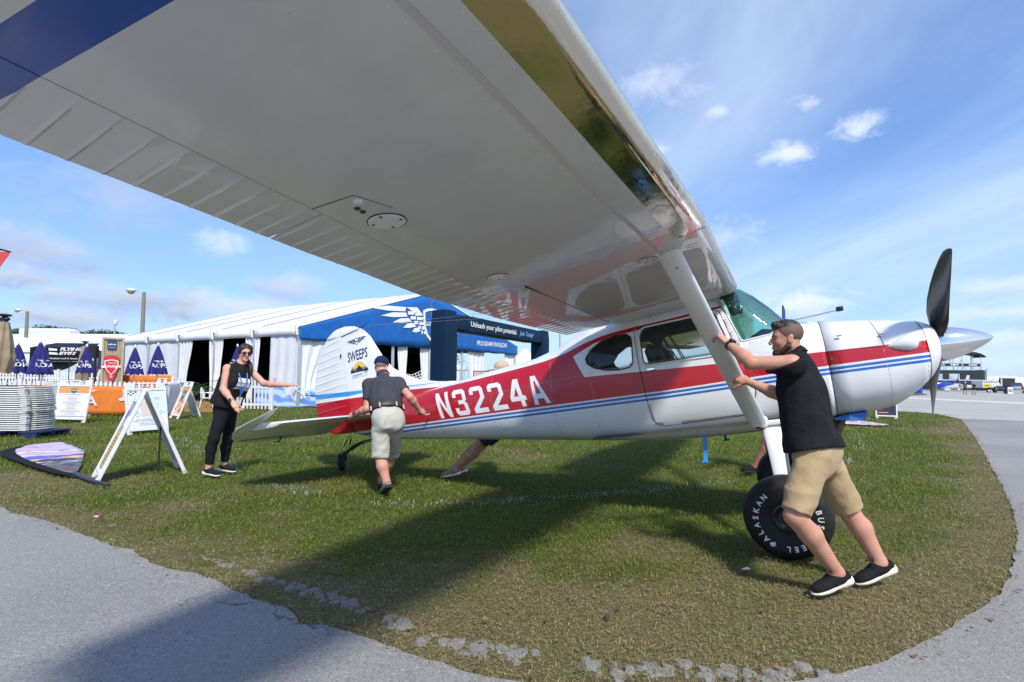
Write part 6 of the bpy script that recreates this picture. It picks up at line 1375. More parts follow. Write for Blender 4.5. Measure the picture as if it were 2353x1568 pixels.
look = dict(b=1.0, hs=.92, skin=(.30, .15, .09), skin_name='brown', back=nv((1, 0, 0)), hairm=HAIRM, face=False, handL=hand_prims(J['wrL'], (-.7, -.5, .2), (-.4, -.9, 0), 1), handR=hand_prims(J['wrR'], (-.7, -.5, .2), (-.4, -.9, 0), -1),
   footL=(-.96, -.20, .12), footR=(-.9, -.2, -.3), shirt=(cloth('navy_tee', (.02, .03, .07), .1), .6, .13, .014), pants=(cloth('black_shorts', (.015, .015, .018), .15), .85, .018, (.006, (8, 8, 8))), waist=.08, shoe=(cloth('black_knit', (.012, .012, .014), .3), pm_('black_sole', (.02, .02, .02), .7), None))
org = tuple((J['anL']+J['anR'])/2*np.array([1, 1, 0]))
H2, L, RH, Mo, g5, ax5 = person('helper with bare brown shin and black shoe behind the far main wheel', J, look, org, vox=.009)
hair_shell(H2, np.array(org), L, RH, Mo, .92, HAIRM, [Ell(L(-.016, 0, .040), RH, (.098, .080, .088), .02)], [(L(.05, 0, .05), f_), (L(0, 0, -.02), -nv((0, 0, 1)))], .006)
def walker(label, px, foot_y, h, face, shirt, shorts, fem, cap):
 G = gp(px, foot_y); G = np.array(G); dist_ = G[1]; G[2] = 0; k = h/1.75
 j = lambda x, y, z: G + np.array([x, y, z])*k
 J = dict(head=j(0, -.05, 1.62), hf=face, hu=(0, -.05, 1), neck=j(0, 0, 1.45), shL=j(.19, 0, 1.40), shR=j(-.19, 0, 1.40), elL=j(.27, -.02, 1.12), wrL=j(.12, -.24, 1.10), elR=j(-.27, .0, 1.12), wrR=j(-.10, -.22, 1.08),
             pel=j(0, 0, .96), hpL=j(.09, 0, .90), hpR=j(-.09, 0, .90), knL=j(.10, -.14, .50), knR=j(-.10, .08, .50), anL=j(.09, -.06, .10), anR=j(-.08, .22, .12))
 look = dict(b=1.0 if not fem else .92, hs=.92*k, fem=fem, skin=(.52, .30, .21), skin_name='walker', back=nv((0, 1, 0)), hairm=HAIRM, face=False, handL=hand_prims(J['wrL'], (-.6, -.6, .1), (0, .3, -1), 1), handR=hand_prims(J['wrR'], (.6, -.6, .1), (0, .3, -1), -1),
    footL=(.05, -1, -.05), footR=(-.05, -1, -.2), shirt=(cloth('walker_'+shirt[0], shirt[1], .1), .6, .14, .02), pants=(cloth('walker_'+shorts[0], shorts[1], .1), .9 if not fem else .5, .02, None), waist=.06, legw=.085, shoe=(pm_('walker_shoe_'+shirt[0], (.05, .035, .03), .7), pm_('black_sole', (.02, .02, .02), .7), None))
 r, L, RH, Mo, g, a_ = person(label, J, look, tuple(G), 'people walking on the tarmac', .016); f_, s_, u_ = RH; hs = .92*k
 flesh('cap', [Ell(L(-.008, 0, .046), RH, (.115*hs, .098*hs, .105*hs), .02), Ell(L(.12, 0, .028), RH, (.085, .075, .014), .015)], .012, pm_('walker_cap_'+shirt[0], cap, .8), r, G, [(L(0, 0, .016), -u_)])
 if fem: flesh('hair', [Ell(L(-.03, 0, -.01), RH, (.09, .092, .10), .02)], .012, pm_('auburn_hair', (.10, .035, .02), .6), r, G, [(L(.02, 0, 0), f_)])
 return r
walker('man in olive shirt, dark shorts and white cap walking on the tarmac', 2218, 906, 1.80, (0, -1, -.1), ('olive', (.06, .075, .045)), ('charcoal', (.05, .05, .055)), False, (.7, .7, .7))
walker('woman in black shirt and grey cap walking on the tarmac', 2238.5, 907.5, 1.70, (-.2, -1, -.15), ('black', (.015, .015, .018)), ('grey', (.075, .085, .08)), True, (.35, .35, .36))
# ================================================================ background
PLW = pm_('white_plastic', (.74, .74, .73), .45, var=.05, vs=8)
PLG = pm_('grey_white_plastic', (.58, .58, .56), .5, var=.08, vs=8)
TENT = cloth('tent_vinyl', (.80, .80, .80), .03, .18, 1.3, .5); TENTD = cloth('tent_sidewall', (.76, .76, .77), .05, .4, 2.2, .55)
GBLUE = cloth('gable_blue', (.010, .115, .40), .12, .35, 2.0, .5); ANAVY = cloth('arch_navy', (.003, .020, .050), .12, .3, 1.6, .6)
POLEM = pm_('tent_aluminium', (.55, .56, .58), .4, .6)
WHT = pm_('print_white_flat', (.80, .80, .80), .5)
ORG = cloth('orange_banner', (.72, .20, .035), .10, .35, 2.5, .55); NVY = cloth('umbrella_navy', (.022, .022, .15), .18, .3, 12)
def P2(l, x, y): return Vector((l[0].x, l[0].y, 0))
def sheet_grid(fn, nu, nv_, mb=None, mi=0):
 mb = mb or MB(); vs = [fn(i/nu, j/nv_) for j in range(nv_+1) for i in range(nu+1)]
 return mb.add(vs, [(j*(nu+1)+i, j*(nu+1)+i+1, (j+1)*(nu+1)+i+1, (j+1)*(nu+1)+i) for j in range(nv_) for i in range(nu)], mi)
def thick(o, t): md = o.modifiers.new('thick', 'SOLIDIFY'); md.thickness = t; md.offset = 0; return o
ZL = 24.0; TL = Vector((-.405*ZL, ZL, 0)); TR_ = Vector((.0076*ZL, 1.525*ZL, 0)); TEd = Vector((-1.01*ZL, 1.356*ZL, 0)); LD = TEd-TL; GD = TR_-TL; EH = 3.70; RH_ = 6.35
TENTO = thing('pavilion_tent', 'large white event pavilion tent with blue gable front and tied white curtains', 'tent', loc=TL)
def TP(s, g, z): return LD*s + GD*g + Vector((0, 0, z))
NB = 5
for b_ in range(NB):
 for hf in (0, 1):
  def fn(u, v, b_=b_, hf=hf):
   s = (b_+u)/NB; g = v*.5 if hf == 0 else 1-v*.5; z = EH+(RH_-EH)*v - .045*math.sin(math.pi*u)*math.sin(math.pi*min(1, v*1.15))
   return TP(s, g, z)
  thick(sheet_grid(fn, 8, 10).build('roof_panel', TENT, TENTO, 50), .02)
  def fv(u, v, b_=b_, hf=hf):
   s = (b_+u)/NB; return TP(s, 0-.004 if hf == 0 else 1.004, EH-.02-.42*v+.03*math.sin(u*math.pi)*v)
  thick(sheet_grid(fv, 6, 2).build('eave_valance', TENT, TENTO, 50), .012)
for b_ in range(NB+1):
 for g in (0, 1):
  mb = MB(); p = TP(b_/NB, g, 0); mb.box((p.x, p.y, EH/2), (.12, .12, EH)); mb.build('tent_post', POLEM, TENTO)
 mb = MB()
 for hf in (0, 1): mb.bar(TP(b_/NB, hf, EH), TP(b_/NB, .5, RH_-.05), .10, .14)
 mb.build('rafter', POLEM, TENTO)
 mb = MB(); p = TP(b_/NB, 0, EH); mb.tube([TP(b_/NB, -.008, EH-.42), TP(b_/NB, -.012, EH-.05), TP(b_/NB, .03, EH+.18)], [.06, .10, .04], 8); mb.build('eave_cap', TENT, TENTO, 60)
def wavy(a, b, z0, z1, amp, waves, tie=None, seed=0):
 """hanging curtain between two plan points; tie=(u, strength) gathers the lower part"""
 d = b-a; nrm = Vector((-d.y, d.x, 0)).normalized(); ph = seed*1.7
 def fn(u, v):
  z = z1+(z0-z1)*v; uu = u
  if tie: k = tie[1]*math.sin(min(1, v*1.25)*math.pi/2)**2*(1-.25*max(0, v-.8)/.2); uu = u+(tie[0]-u)*k
  p = a+d*uu; w_ = amp*math.sin(u*waves*2*math.pi+ph+math.sin(v*3+ph))*(.35+.65*v)
  return p+nrm*w_+Vector((0, 0, z))
 return sheet_grid(fn, max(12, int(waves*8)), 14)
SW = lambda s: TP(s, 0, 0)
def curtain(s0, s1, g0=None, g1=None, tie=None, amp=.05, waves=4, name='curtain', seed=0, z1=None):
 a = TP(s0, 0, 0) if g0 is None else TP(0, g0, 0); b = TP(s1, 0, 0) if g0 is None else TP(0, g1, 0)
 return thick(wavy(a, b, .12, z1 or EH-.35, amp, waves, tie, seed).build(name, TENTD, TENTO, 60), .01)
curtain(.005, .125, amp=.03, waves=3, name='sidewall', seed=1)
curtain(.355, .43, tie=(.55, .35), waves=5, seed=2); curtain(.175, .245, tie=(.5, .4), waves=5, seed=3)
curtain(.60, .80, amp=.035, waves=2.5, name='sidewall', seed=4); curtain(.80, .995, amp=.035, waves=2.5, name='sidewall', seed=5); curtain(.525, .60, tie=(1.0, .45), waves=4, seed=6)
for g0, g1, ti, sd_ in ((.0, .14, (.08, .55), 7), (.355, .40, (.6, .4), 8), (.455, .515, (.6, .35), 9), (.70, .80, (.7, .30), 10), (.93, .995, (.7, .3), 11)): curtain(0, 0, g0, g1, tie=ti, waves=4, seed=sd_, z1=EH-.40)
for g in (.0, .333, .5, .667, 1.0):
 mb = MB(); p = TP(-.002, g, 0); mb.box((p.x, p.y, (EH if g in (0, 1) else EH-.3)/2), (.13, .13, EH if g in (0, 1) else EH-.3)); mb.build('gable_post', POLEM, TENTO)
def gz(g): return EH+(RH_-EH)*(1-abs(2*g-1))
GN = Vector((GD.y, -GD.x, 0)).normalized()
for g0, g1 in ((-.008, .5), (.5, 1.008)):
 def fn(u, v, g0=g0, g1=g1):
  g = g0+(g1-g0)*u; zt = gz(min(1, max(0, g)))-.02; zb = EH-.62+.05*math.cos(u*math.pi*2*5)*.4
  return TP(0, g, zb+(zt-zb)*v)+GN*(.16+.02*math.sin(g*60)*(1-v))
 thick(sheet_grid(fn, 36, 6).build('gable_valance', GBLUE, TENTO, 60), .012)
mb = MB(); mb.bar(TP(0, -.008, EH)+GN*.17, TP(0, .5, RH_)+GN*.17, .05, .07); mb.bar(TP(0, .5, RH_)+GN*.17, TP(0, 1.008, EH)+GN*.17, .05, .07); mb.build('gable_edge', TENT, TENTO)
gdir = GD.normalized(); Mg = frame_M(TP(0, .5, EH+.72)+GN*.20, gdir, (0, 0, 1))
mb = MB(); put_polys(mb, emblem(), Mg, 3.25, 2.0, .0); em = mb.build('gable_emblem', WHT, TENTO); em['kind'] = 'stuff' if False else 'thing'; del em['kind']
mb = MB(); put_text(mb, 'AOPA', Mg, .30, .012, width=1.05, bold=.02); mb.build('emblem_lettering', pm_('blue_print', (.01, .08, .30), .5), TENTO)
mb = MB(); put_text(mb, 'PROGRAM PAVILION', frame_M(TP(0, .835, EH-.18)+GN*.20, gdir, (0, 0, 1)), .30, .0, width=3.0, bold=.012); mb.build('pavilion_lettering', WHT, TENTO)
DRK = cloth('interior_shade_cloth', (.018, .018, .020), .1, .2, 2)  # near-black cloth: the shade inside the pavilion is put into its colour
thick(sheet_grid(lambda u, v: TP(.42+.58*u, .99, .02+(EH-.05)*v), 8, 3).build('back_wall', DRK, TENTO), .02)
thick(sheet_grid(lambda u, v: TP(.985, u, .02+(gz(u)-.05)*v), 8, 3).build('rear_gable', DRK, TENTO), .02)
thick(sheet_grid(lambda u, v: TP(.012, .15+.70*u, EH-.45+.0*v)+LD*.97*v*0+Vector((0, 0, .0))+LD*(.97*v), 4, 4).build('shade_dark_ceiling', DRK, TENTO), .02)
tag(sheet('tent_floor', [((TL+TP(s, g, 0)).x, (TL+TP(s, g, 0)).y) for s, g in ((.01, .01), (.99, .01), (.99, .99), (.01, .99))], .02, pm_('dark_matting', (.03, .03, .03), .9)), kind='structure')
def palm(p, h, label, seed):
 rng = random.Random(seed); t = thing('potted_palm', label, 'plant', loc=p, group='potted palms inside the pavilion')
 mb = MB(); mb.lathe([(.001, 0), (.16, 0), (.2, .32), (.17, .33), (.16, .28), (.001, .28)], 16); mb.build('pot', BLKP, t, 40)
 PM = pm_('palm_leaf', (.035, .10, .022), .5, var=.4, vs=8)
 for k in range(13):
  a = rng.uniform(0, 6.28); el = rng.uniform(.5, 1.3); L_ = h*rng.uniform(.6, .95); mb = MB(); pts = []
  for i in range(7):
   f_ = i/6; pts.append(Vector((math.cos(a)*L_*f_*math.cos(el)*1.1, math.sin(a)*L_*f_*math.cos(el)*1.1, .3+L_*(math.sin(el)*f_-.45*f_*f_))))
  mb.tube(pts, .008, 4)
  for i in range(1, 7):
   for sd_ in (-1, 1):
    q = pts[i]; d = (pts[i]-pts[i-1]).normalized(); s = d.cross(Vector((0, 0, 1))).normalized()*sd_
    for m_ in (0, .5):
     r0 = q-d*(L_/12)*m_; e = r0+s*(.24*(1-i/9))+d*.14-Vector((0, 0, .10)); mb.add([r0-d*.012, r0+d*.012, e], [(0, 1, 2)])
  thick(mb.build('frond', PM, t), .003)
for px, Y, h, lb in ((428, 29, 1.9, 'potted palm inside the first dark opening of the pavilion'), (452, 30, 1.6, 'low potted palm right of the first palm in the same opening'), (522, 27.5, 2.0, 'potted palm inside the opening behind the woman'), (592, 27, 2.2, 'potted palm by the tied curtain behind the woman'), (757, 28, 1.8, 'potted palm inside the corner opening beside the fin')):
 q = at(px, 870, Y); palm((q.x, q.y, .02), h, lb, px)
t = thing('wire_display_rack', 'white folding brochure rack in the dark pavilion opening', 'rack', loc=(at(950, 860, 27).x, 27, 0))
for k, (x, z, rz) in enumerate(((-.30, 1.35, 10), (.25, 1.45, -25), (.28, .95, -12))):
 M = Matrix.Translation((x, 0, z)) @ Matrix.Rotation(R_(rz), 4, 'Y'); mb = MB()
 for i in range(4): mb.box((-.24+.16*i, 0, 0), (.03, .02, .46), 0, M)
 for i in range(4): mb.box((0, 0, -.215+.143*i), (.51, .018, .03), 0, M)
 mb.build('rack_grid', PLW, t)
mb = MB(); mb.bar((-.3, .06, 0), (-.3, .06, 1.5), .03); mb.bar((.28, .06, 0), (.28, .06, 1.6), .03); mb.build('rack_leg', POLEM, t)
t = thing('easel_poster', 'framed poster on a black easel at the pavilion front', 'poster', loc=(at(1105, 860, 25.5).x, 25.5, 0), rz=R_(-18))
mb = MB(); mb.box((0, 0, 1.27), (.80, .03, .98)); mb.build('poster_frame', BLKP, t)
mb = MB(); Mq = frame_M((0, -.02, 1.27), (1, 0, 0), (0, 0, 1)); cs = [pm_('poster_pink', (.72, .48, .42), .5), pm_('poster_green', (.05, .16, .08), .5), pm_('poster_sea', (.16, .38, .60), .5), WHT, pm_('poster_sun', (.80, .42, .08), .5), pm_('poster_dark', (.03, .03, .05), .5)]
put_polys(mb, [[(-.36, -.45), (.36, -.45), (.36, .45), (-.36, .45)]], Mq, 1, 1, .001, 0); put_polys(mb, [[(-.02, -.05), (.33, -.05), (.33, .36), (-.02, .36)]], Mq, 1, 1, .003, 1); put_polys(mb, [[(-.36, -.12), (-.2, -.02), (-.05, -.1), (.1, -.14), (.1, -.3), (-.36, -.3)]], Mq, 1, 1, .005, 2)
put_polys(mb, [[(-.36, -.42), (-.1, -.36), (.06, -.2), (.0, -.3), (.36, -.34), (.36, -.44)]], Mq, 1, 1, .007, 3); put_polys(mb, [[(-.30, .2)] + [(-.2+.1*math.cos(R_(a)), .2+.1*math.sin(R_(a))) for a in range(180, -1, -30)]], Mq, 1, 1, .007, 4); put_polys(mb, [[(-.33, .17), (-.07, .17), (-.1, .22), (-.2, .26), (-.3, .22)]], Mq, 1, 1, .009, 5); put_polys(mb, [[(.06, .14), (.26, .18), (.27, .21), (.08, .18)]], Mq, 1, 1, .009, 3)
mb.build('poster_print', cs, t)
mb = MB(); mb.bar((-.42, .04, 0), (-.38, .04, 1.75), .05); mb.bar((.42, .04, 0), (.38, .04, 1.75), .05); mb.bar((0, .5, 0), (0, .05, 1.6), .04); mb.build('easel', BLKP, t)
q = at(1030, 880, 47); t = thing('golf_cart', 'white golf cart seen through the pavilion beside the blue arch', 'golf cart', loc=(q.x, 47, 0), rz=R_(15))
mb = MB(); mb.box((0, 0, 1.86), (1.2, 1.9, .07), 0, None, .03); mb.build('cart_roof', pm_('cream_plastic', (.68, .64, .50), .5), t, 30)
mb = MB(); mb.loft([[(-.6, y, .28), (.6, y, .28), (.6, y, h), (-.6, y, h)] for y, h in ((-1.1, .62), (-.8, .86), (-.45, .80), (-.4, .48), (.1, .48), (.15, .72), (.9, .72), (1.1, .6))]); mb.build('cart_body', PLW, t, 30)
for x in (-.55, .55):
 for y in (-.62, .62): mb = MB(); mb.bar((x, y*.9, .7), (x*.95, y, 1.86), .035); mb.build('cart_post', BLKP, t)
mb = MB(); mb.box((0, .35, .80), (1.05, .45, .14), 0, None, .05); mb.box((0, .60, 1.10), (1.05, .10, .42), 0, None, .04); mb.build('cart_seat', pm_('seat_grey', (.35, .35, .36), .7), t, 40)
for x in (-.5, .5):
 for y in (-.75, .75): mb = MB(); mb.lathe([(.02, -.08), (.15, -.08), (.22, -.05), (.22, .05), (.15, .08), (.02, .08)], 18, 0, Matrix.Translation((x, y, .22)) @ Matrix.Rotation(R_(90), 4, 'Y')); mb.build('cart_wheel', BLK, t, 40)
def canopy(label, px, Y, w, he, hp, col, group=None, legs=True, rz=0.):
 q = at(px, 870, Y); t = thing('canopy_tent', label, 'tent', loc=(q.x, Y, 0), rz=rz, group=group); k = w/2
 def fn(u, v):
  a = u*2*math.pi; sx_ = math.cos(a); sy_ = math.sin(a); m = max(abs(sx_), abs(sy_)); r = k*(1-v); cur = (v**1.9 if hp-he > 1.2 else v)
  return (sx_/m*r, sy_/m*r, he+(hp-he)*cur)
 thick(sheet_grid(fn, 32, 8).build('canopy_roof', col, t, 30), .01)
 def fs(u, v):
  a = u*2*math.pi; sx_ = math.cos(a); sy_ = math.sin(a); m = max(abs(sx_), abs(sy_)); return (sx_/m*k, sy_/m*k, he-.35*v)
 thick(sheet_grid(fs, 32, 1).build('canopy_valance', col, t), .01)
 for x in (-k, k):
  for y in (-k, k): mb = MB(); mb.box((x*.985, y*.985, he/2), (.06, .06, he)); mb.build('canopy_leg', POLEM, t)
 return t
canopy('white peaked canopy tent right of the blue arch', 1206, 58, 6.0, 3.0, 4.9, TENT)
canopy('white canopy seen through the pavilion beside the arch column', 1018, 56, 5.0, 2.7, 4.0, TENT)
for px, Y, lab in ((1012, 61.5, 'white sided booth behind the canopy seen through the pavilion'),):
 q = at(px, 870, Y); mb = MB(); mb.box((0, 0, 1.3), (4.6, 2.0, 2.6), 0, None, .05); mb.box((.9, -1.02, 1.2), (.5, .03, 1.9), 1); o = mb.build('booth', [TENTD, PLG]); o.location = (q.x, Y, 0); tag(o, lab, 'booth')
q = at(1234, 815, 75); t = thing('parked_suv', 'dark vehicle roof with a black roof box behind the white peaked canopy', 'car', loc=(q.x, 75, 0))
mb = MB(); mb.loft([[(x, -.95, .4), (x, .95, .4), (x, .95, h*.55), (x, .75, h), (x, -.75, h), (x, -.95, h*.55)] for x, h in ((-2.6, 1.3), (-2.3, 2.2), (-1.9, 3.9), (1.2, 4.0), (1.9, 2.4), (2.6, 1.9))]); mb.build('car_body', pm_('dark_paint', (.02, .02, .022), .3, coat=.6), t, 30)
mb = MB(); mb.box((.1, 0, 4.38), (2.2, .95, .5), 0, None, .16); mb.build('roof_box', BLKP, t, 40)
for x in (-1.6, 1.6):
 for y in (-.9, .9): mb = MB(); mb.lathe([(.05, -.12), (.34, -.1), (.38, 0), (.34, .1), (.05, .12)], 18, 0, Matrix.Translation((x, y, .38)) @ Matrix.Rotation(R_(90), 4, 'X')); mb.build('wheel', BLK, t, 40)
A0 = Vector((at(1020, 800, 17.6).x, 17.6, 0)); A1 = Vector((at(1241, 800, 24.4).x, 24.4, 0)); AD = (A1-A0).normalized(); AN = Vector((AD.y, -AD.x, 0))
t = thing('inflatable_arch', 'dark blue square entrance arch with white lettering beside the pavilion', 'arch', loc=A0)
L_ = (A1-A0).length; Ma = frame_M((0, 0, 0), AD, (0, 0, 1)); AH = 3.62
def softbox(c, d, name, bul=.05, n=9):
 mb = MB(); rr = []
 ax = max(range(3), key=lambda i: d[i]); o_ = [i for i in range(3) if i != ax]
 for k in range(n+1):
  f_ = k/n; s_ = 1+bul*math.sin(f_*math.pi*3)**2*.25; cap = min(1, min(f_, 1-f_)*14+.9); ring = []
  for a in np.linspace(0, 2*math.pi, 20, endpoint=False):
   ex = .13; cx_, cy_ = math.copysign(abs(math.cos(a))**ex, math.cos(a)), math.copysign(abs(math.sin(a))**ex, math.sin(a)); p = [0, 0, 0]
   p[ax] = c[ax]+(f_-.5)*d[ax]; p[o_[0]] = c[o_[0]]+cx_*d[o_[0]]/2*s_*cap; p[o_[1]] = c[o_[1]]+cy_*d[o_[1]]/2*s_*cap; ring.append(Ma @ Vector(p))
  rr.append(ring)
 mb.loft(rr); return mb.build(name, ANAVY, t, 40)
softbox((0, AH/2, 0), (.66, AH, .66), 'arch_column'); softbox((L_, AH/2, 0), (.66, AH, .66), 'arch_column'); softbox((L_/2, AH-.335, 0), (L_-.66, .56, .58), 'arch_beam')
mb = MB(); Mt = Ma @ Matrix.Translation((L_/2-1.0, AH-.42, .30)); put_text(mb, 'Unleash your pilot potential.', Ma @ Matrix.Translation((L_*.385, AH-.42, .305)), .19, width=3.55, bold=.016); mb.build('arch_lettering', WHT, t)
mb = MB(); put_text(mb, 'Join Today!', Ma @ Matrix.Translation((L_*.735, AH-.42, .305)), .19, width=1.35, bold=.006, shear=.25); mb.build('arch_lettering', pm_('pale_blue_print', (.22, .50, .80), .5), t)
mb = MB(); Ms = Ma @ Matrix.Translation((L_*.17, AH-.33, .303))
for rr_ in (.50, .40):
 pts = arc(0, 0, rr_*.55, rr_*.55, 0, 360, 30); put_polys(mb, [[pts[k], pts[k+1], (pts[k+1][0]*.95, pts[k+1][1]*.95), (pts[k][0]*.95, pts[k][1]*.95)] for k in range(30)], Ms, 1, 1, 0)
put_polys(mb, emblem(), Ms, .22, .18, 0); put_text(mb, 'AOPA', Ms, .07, .002, width=.25); mb.build('arch_seal', pm_('ghost_print', (.012, .06, .13), .5), t)
mb = MB()
for x, y in ((0, 0), (L_, 0)): mb.box(tuple(Ma @ Vector((x, .02, 0))), (1.0, 1.0, .04))
mb.build('arch_base', ANAVY, t)
def picket_fence(label, A, B, h, step=.145, pw=.075, post=2.0, group=None, z=0, banner=None, pk=True):
 d = B-A; L = d.length; t = thing('picket_fence', label, 'fence', M=frame_M((A.x, A.y, z), (d.x, d.y, 0), (0, 0, 1)), group=group)
 prof = [(-pw/2, .04), (pw/2, .04), (pw/2, h-.05), (pw*.28, h), (-pw*.28, h), (-pw/2, h-.05)]
 mb = MB(); mb.prism(prof, .022, z0=-.011); proto = mb.build('picket', PLW, t); first = True
 n = int(L/step)
 for k in range(n):
  x = (k+.5)*L/n
  if first: proto.location = (x, 0, 0); first = False; continue
  o = proto.copy(); COL.objects.link(o); o.location = (x, 0, 0); o.parent = t
 for zz in (.22, h*.78): mb = MB(); mb.box((L/2, zz, -.03), (L, .09, .035)); mb.build('rail', PLW, t)
 k = 0.
 while k <= L+.01: mb = MB(); mb.box((k, (h+.10)/2, -.02), (.10, h+.10, .10), 0, None, .012); mb.box((k, h+.11, -.02), (.125, .03, .125), 0, None, .01); mb.build('fence_post', PLW, t, 30); k += L/max(1, round(L/post))
 return t, L
fA = gp(-190, 962); fA = Vector((-17.4*.86, 17.4, 0)); fA = Vector((at(-120, 900, 17.0).x, 17.0, 0)); fB = Vector((at(366, 900, 17.6).x, 17.6, 0))
FT, FL = picket_fence('white picket fence faced with orange banners at the lounge', fA, fB, 1.13)
def banner(t, L0, L1, y0, y1, name, mat, zoff=.05, seed=0):
 def fn(u, v): return (L0+(L1-L0)*u, y0+(y1-y0)*v-.012*math.sin(u*9+seed), zoff+.012*math.sin(u*34+seed)+.010*math.sin(u*13+v*4))
 return thick(sheet_grid(fn, 60, 6).build(name, mat, t, 60), .004)
def fence_x(t, px):
 Mi = t.matrix_world.inverted(); d = ray(px, 900); o = Mi @ Vector(CP); dd = Mi.to_3x3() @ Vector(d); return (o + dd*(-o.z/dd.z)).x
bpy.context.view_layer.update()
banner(FT, 0.05, FL-.25, .05, .985, 'orange_banner', ORG, .05)
def lounge_logo(mb, M, s, mi=0, off=.0):
 sh = [(-.42, .42), (-.2, .5), (0, .53), (.2, .5), (.42, .42), (.40, .05), (.28, -.25), (0, -.62), (-.28, -.25), (-.40, .05)]; n = len(sh)
 for k in range(n):
  a, b = sh[k], sh[(k+1) % n]; put_polys(mb, [[a, b, (b[0]*.88, b[1]*.88), (a[0]*.88, a[1]*.88)]], M, s, s, off, mi)
 put_text(mb, 'THREE-NINE', M @ Matrix.Translation((.05*s, .22*s, 0)), .10*s, off+.001, mi, width=.50*s)
 put_text(mb, 'Lounge', M @ Matrix.Translation((.06*s, -.06*s, 0)), .25*s, off+.002, mi, width=1.05*s, bold=.02, shear=.3)
 pts = [(-.62, -.02), (-.40, .10), (-.46, .45), (-.36, .30), (-.30, .02), (.0, -.12), (.30, -.16), (.0, -.18), (-.34, -.08), (-.52, -.10)]
 put_polys(mb, [pts[:5]+pts[8:]], M, s, s, off, mi)
x1 = fence_x(FT, 183); x2 = fence_x(FT, 312)
mb = MB(); put_text(mb, 'AOPA', Matrix.Translation((x1+.35-.45, .33, .078)), .32, width=1.42, bold=.012); put_polys(mb, emblem(), Matrix.Translation((x1+.35-.45, .76, .078)), .58, .22, 0); mb.build('banner_lettering', PLW, FT)
mb = MB(); lounge_logo(mb, Matrix.Translation((x2-.05, .56, .078)), .72); mb.build('banner_logo', PLW, FT)
x3 = fence_x(FT, 20); mb = MB(); lounge_logo(mb, Matrix.Translation((x3, .56, .078)), .72); mb.build('banner_logo', PLW, FT)
picket_fence('short return leg of white picket fence beside the lounge sign', fB+Vector((.15, .1, 0)), Vector((at(412, 900, 20.5).x, 20.5, 0)), 1.13)
picket_fence('white picket fence at the back of the lounge in front of the parked plane', Vector((at(-60, 860, 27).x, 27, 0)), Vector((at(229, 860, 27.5).x, 27.5, 0)), 1.52, group=None)
RB = Vector((at(229, 860, 23.4).x, 23.4, 0)); RB2 = Vector((at(397, 870, 21.6).x, 21.6, 0))
rt_, rl_ = picket_fence('picket fence with orange banner in front of the container', RB, RB2, 1.32); banner(rt_, .05, rl_-.05, .10, 1.36, 'orange_banner', ORG, .05, 2)
mb = MB(); mb.box((rl_*.5, .74, .09), (rl_*.95, .10, .03)); mb.build('banner_print', pm_('brown_print', (.16, .07, .03), .6), rt_)
picket_fence('free standing white picket panel behind the woman', Vector((at(556, 930, 21.7).x, 21.7, 0)), Vector((at(623, 930, 21.2).x, 21.2, 0)), 1.20, .175, .07, 3)
def umbrella(label, px, ytop, Y, hw, drop, seed, letters='AOPA'):
 top = at(px, ytop, Y); t = thing('patio_umbrella', label, 'umbrella', loc=(top.x, Y, 0), group='closed navy patio umbrellas'); rng = random.Random(seed)
 rr = []; N = 48; tilt = rng.uniform(-.03, .03)
 for k in range(15):
  f_ = k/14; r = hw*(.12+.88*f_**.85)*(1.0 if f_ < .97 else .93); ring = []
  for j in range(N):
   a = 2*math.pi*j/N; pl = 1+.20*math.cos(a*8+seed+.6*math.sin(f_*3))*min(1, f_*3); dz = -.04*math.cos(a*8+seed)*f_*f_
   ring.append((r*pl*math.cos(a)+tilt*f_*drop, r*pl*math.sin(a), top.z-.08-drop*f_+dz))
  rr.append(ring)
 mb = MB(); mb.loft(rr, 0, True, False); cn = mb.build('canopy', NVY, t, 60)
 mb = MB(); mb.tube([(tilt*drop, 0, .0), (0, 0, top.z-.05)], .024, 10); mb.build('pole', PLW, t, 60)
 mb = MB(); mb.lathe([(.001, .10), (.028, .09), (.04, .05), (.032, .0), (.02, -.03), (.045, -.06)], 14, 0, Matrix.Translation((0, 0, top.z-.06))); mb.build('finial', PLW, t, 60)
 zc = top.z-.08-drop*.78; mb = MB(); vs, fs = text2d(letters, .15, width=.62, bold=.02)
 ca = math.atan2(-Y, -top.x)+rng.uniform(-.4, .5)
 def wrap(x, y):
  f_ = (top.z-.08-(zc+y))/drop; r = hw*(.12+.88*f_**.85)*1.02; a = ca+x/max(.1, r*1.1); pl = 1+.20*math.cos(a*8+seed+.6*math.sin(f_*3))*min(1, f_*3)
  return ((r*pl+.012)*math.cos(a)+tilt*f_*drop, (r*pl+.012)*math.sin(a), zc+y)
 mb.add([wrap(x, y) for x, y in vs], fs)
 for p in emblem(False): mb.add([wrap(x*.16, .21+y*.10) for x, y in p], [tuple(range(len(p)))])
 mb.build('umbrella_lettering', WHT, cn)
 mb = MB(); mb.lathe([(.001, 0), (.26, 0), (.26, .05), (.06, .10), (.04, .3), (.001, .3)], 20); mb.build('umbrella_base', PLW, t, 40)
umbrella('closed navy umbrella furthest left beside the tan one', 43, 787, 18.6, .30, 1.0, 1)
umbrella('closed navy umbrella, largest of the left cluster', 94, 783, 18.2, .33, 1.08, 2)
umbrella('closed navy umbrella tucked behind the largest one', 102, 793, 21.0, .28, 1.0, 3)
umbrella('closed navy umbrella in front of the small tan one', 200, 793, 20.0, .28, 1.0, 4)
umbrella('closed navy umbrella in front of the black speaker', 311, 795, 20.0, .28, 1.0, 5)
umbrella('closed navy umbrella nearest the open curtain', 364, 790, 19.2, .28, 1.02, 6)
umbrella('closed navy umbrella half hidden behind the woman', 546, 793, 21.5, .26, 1.0, 7)
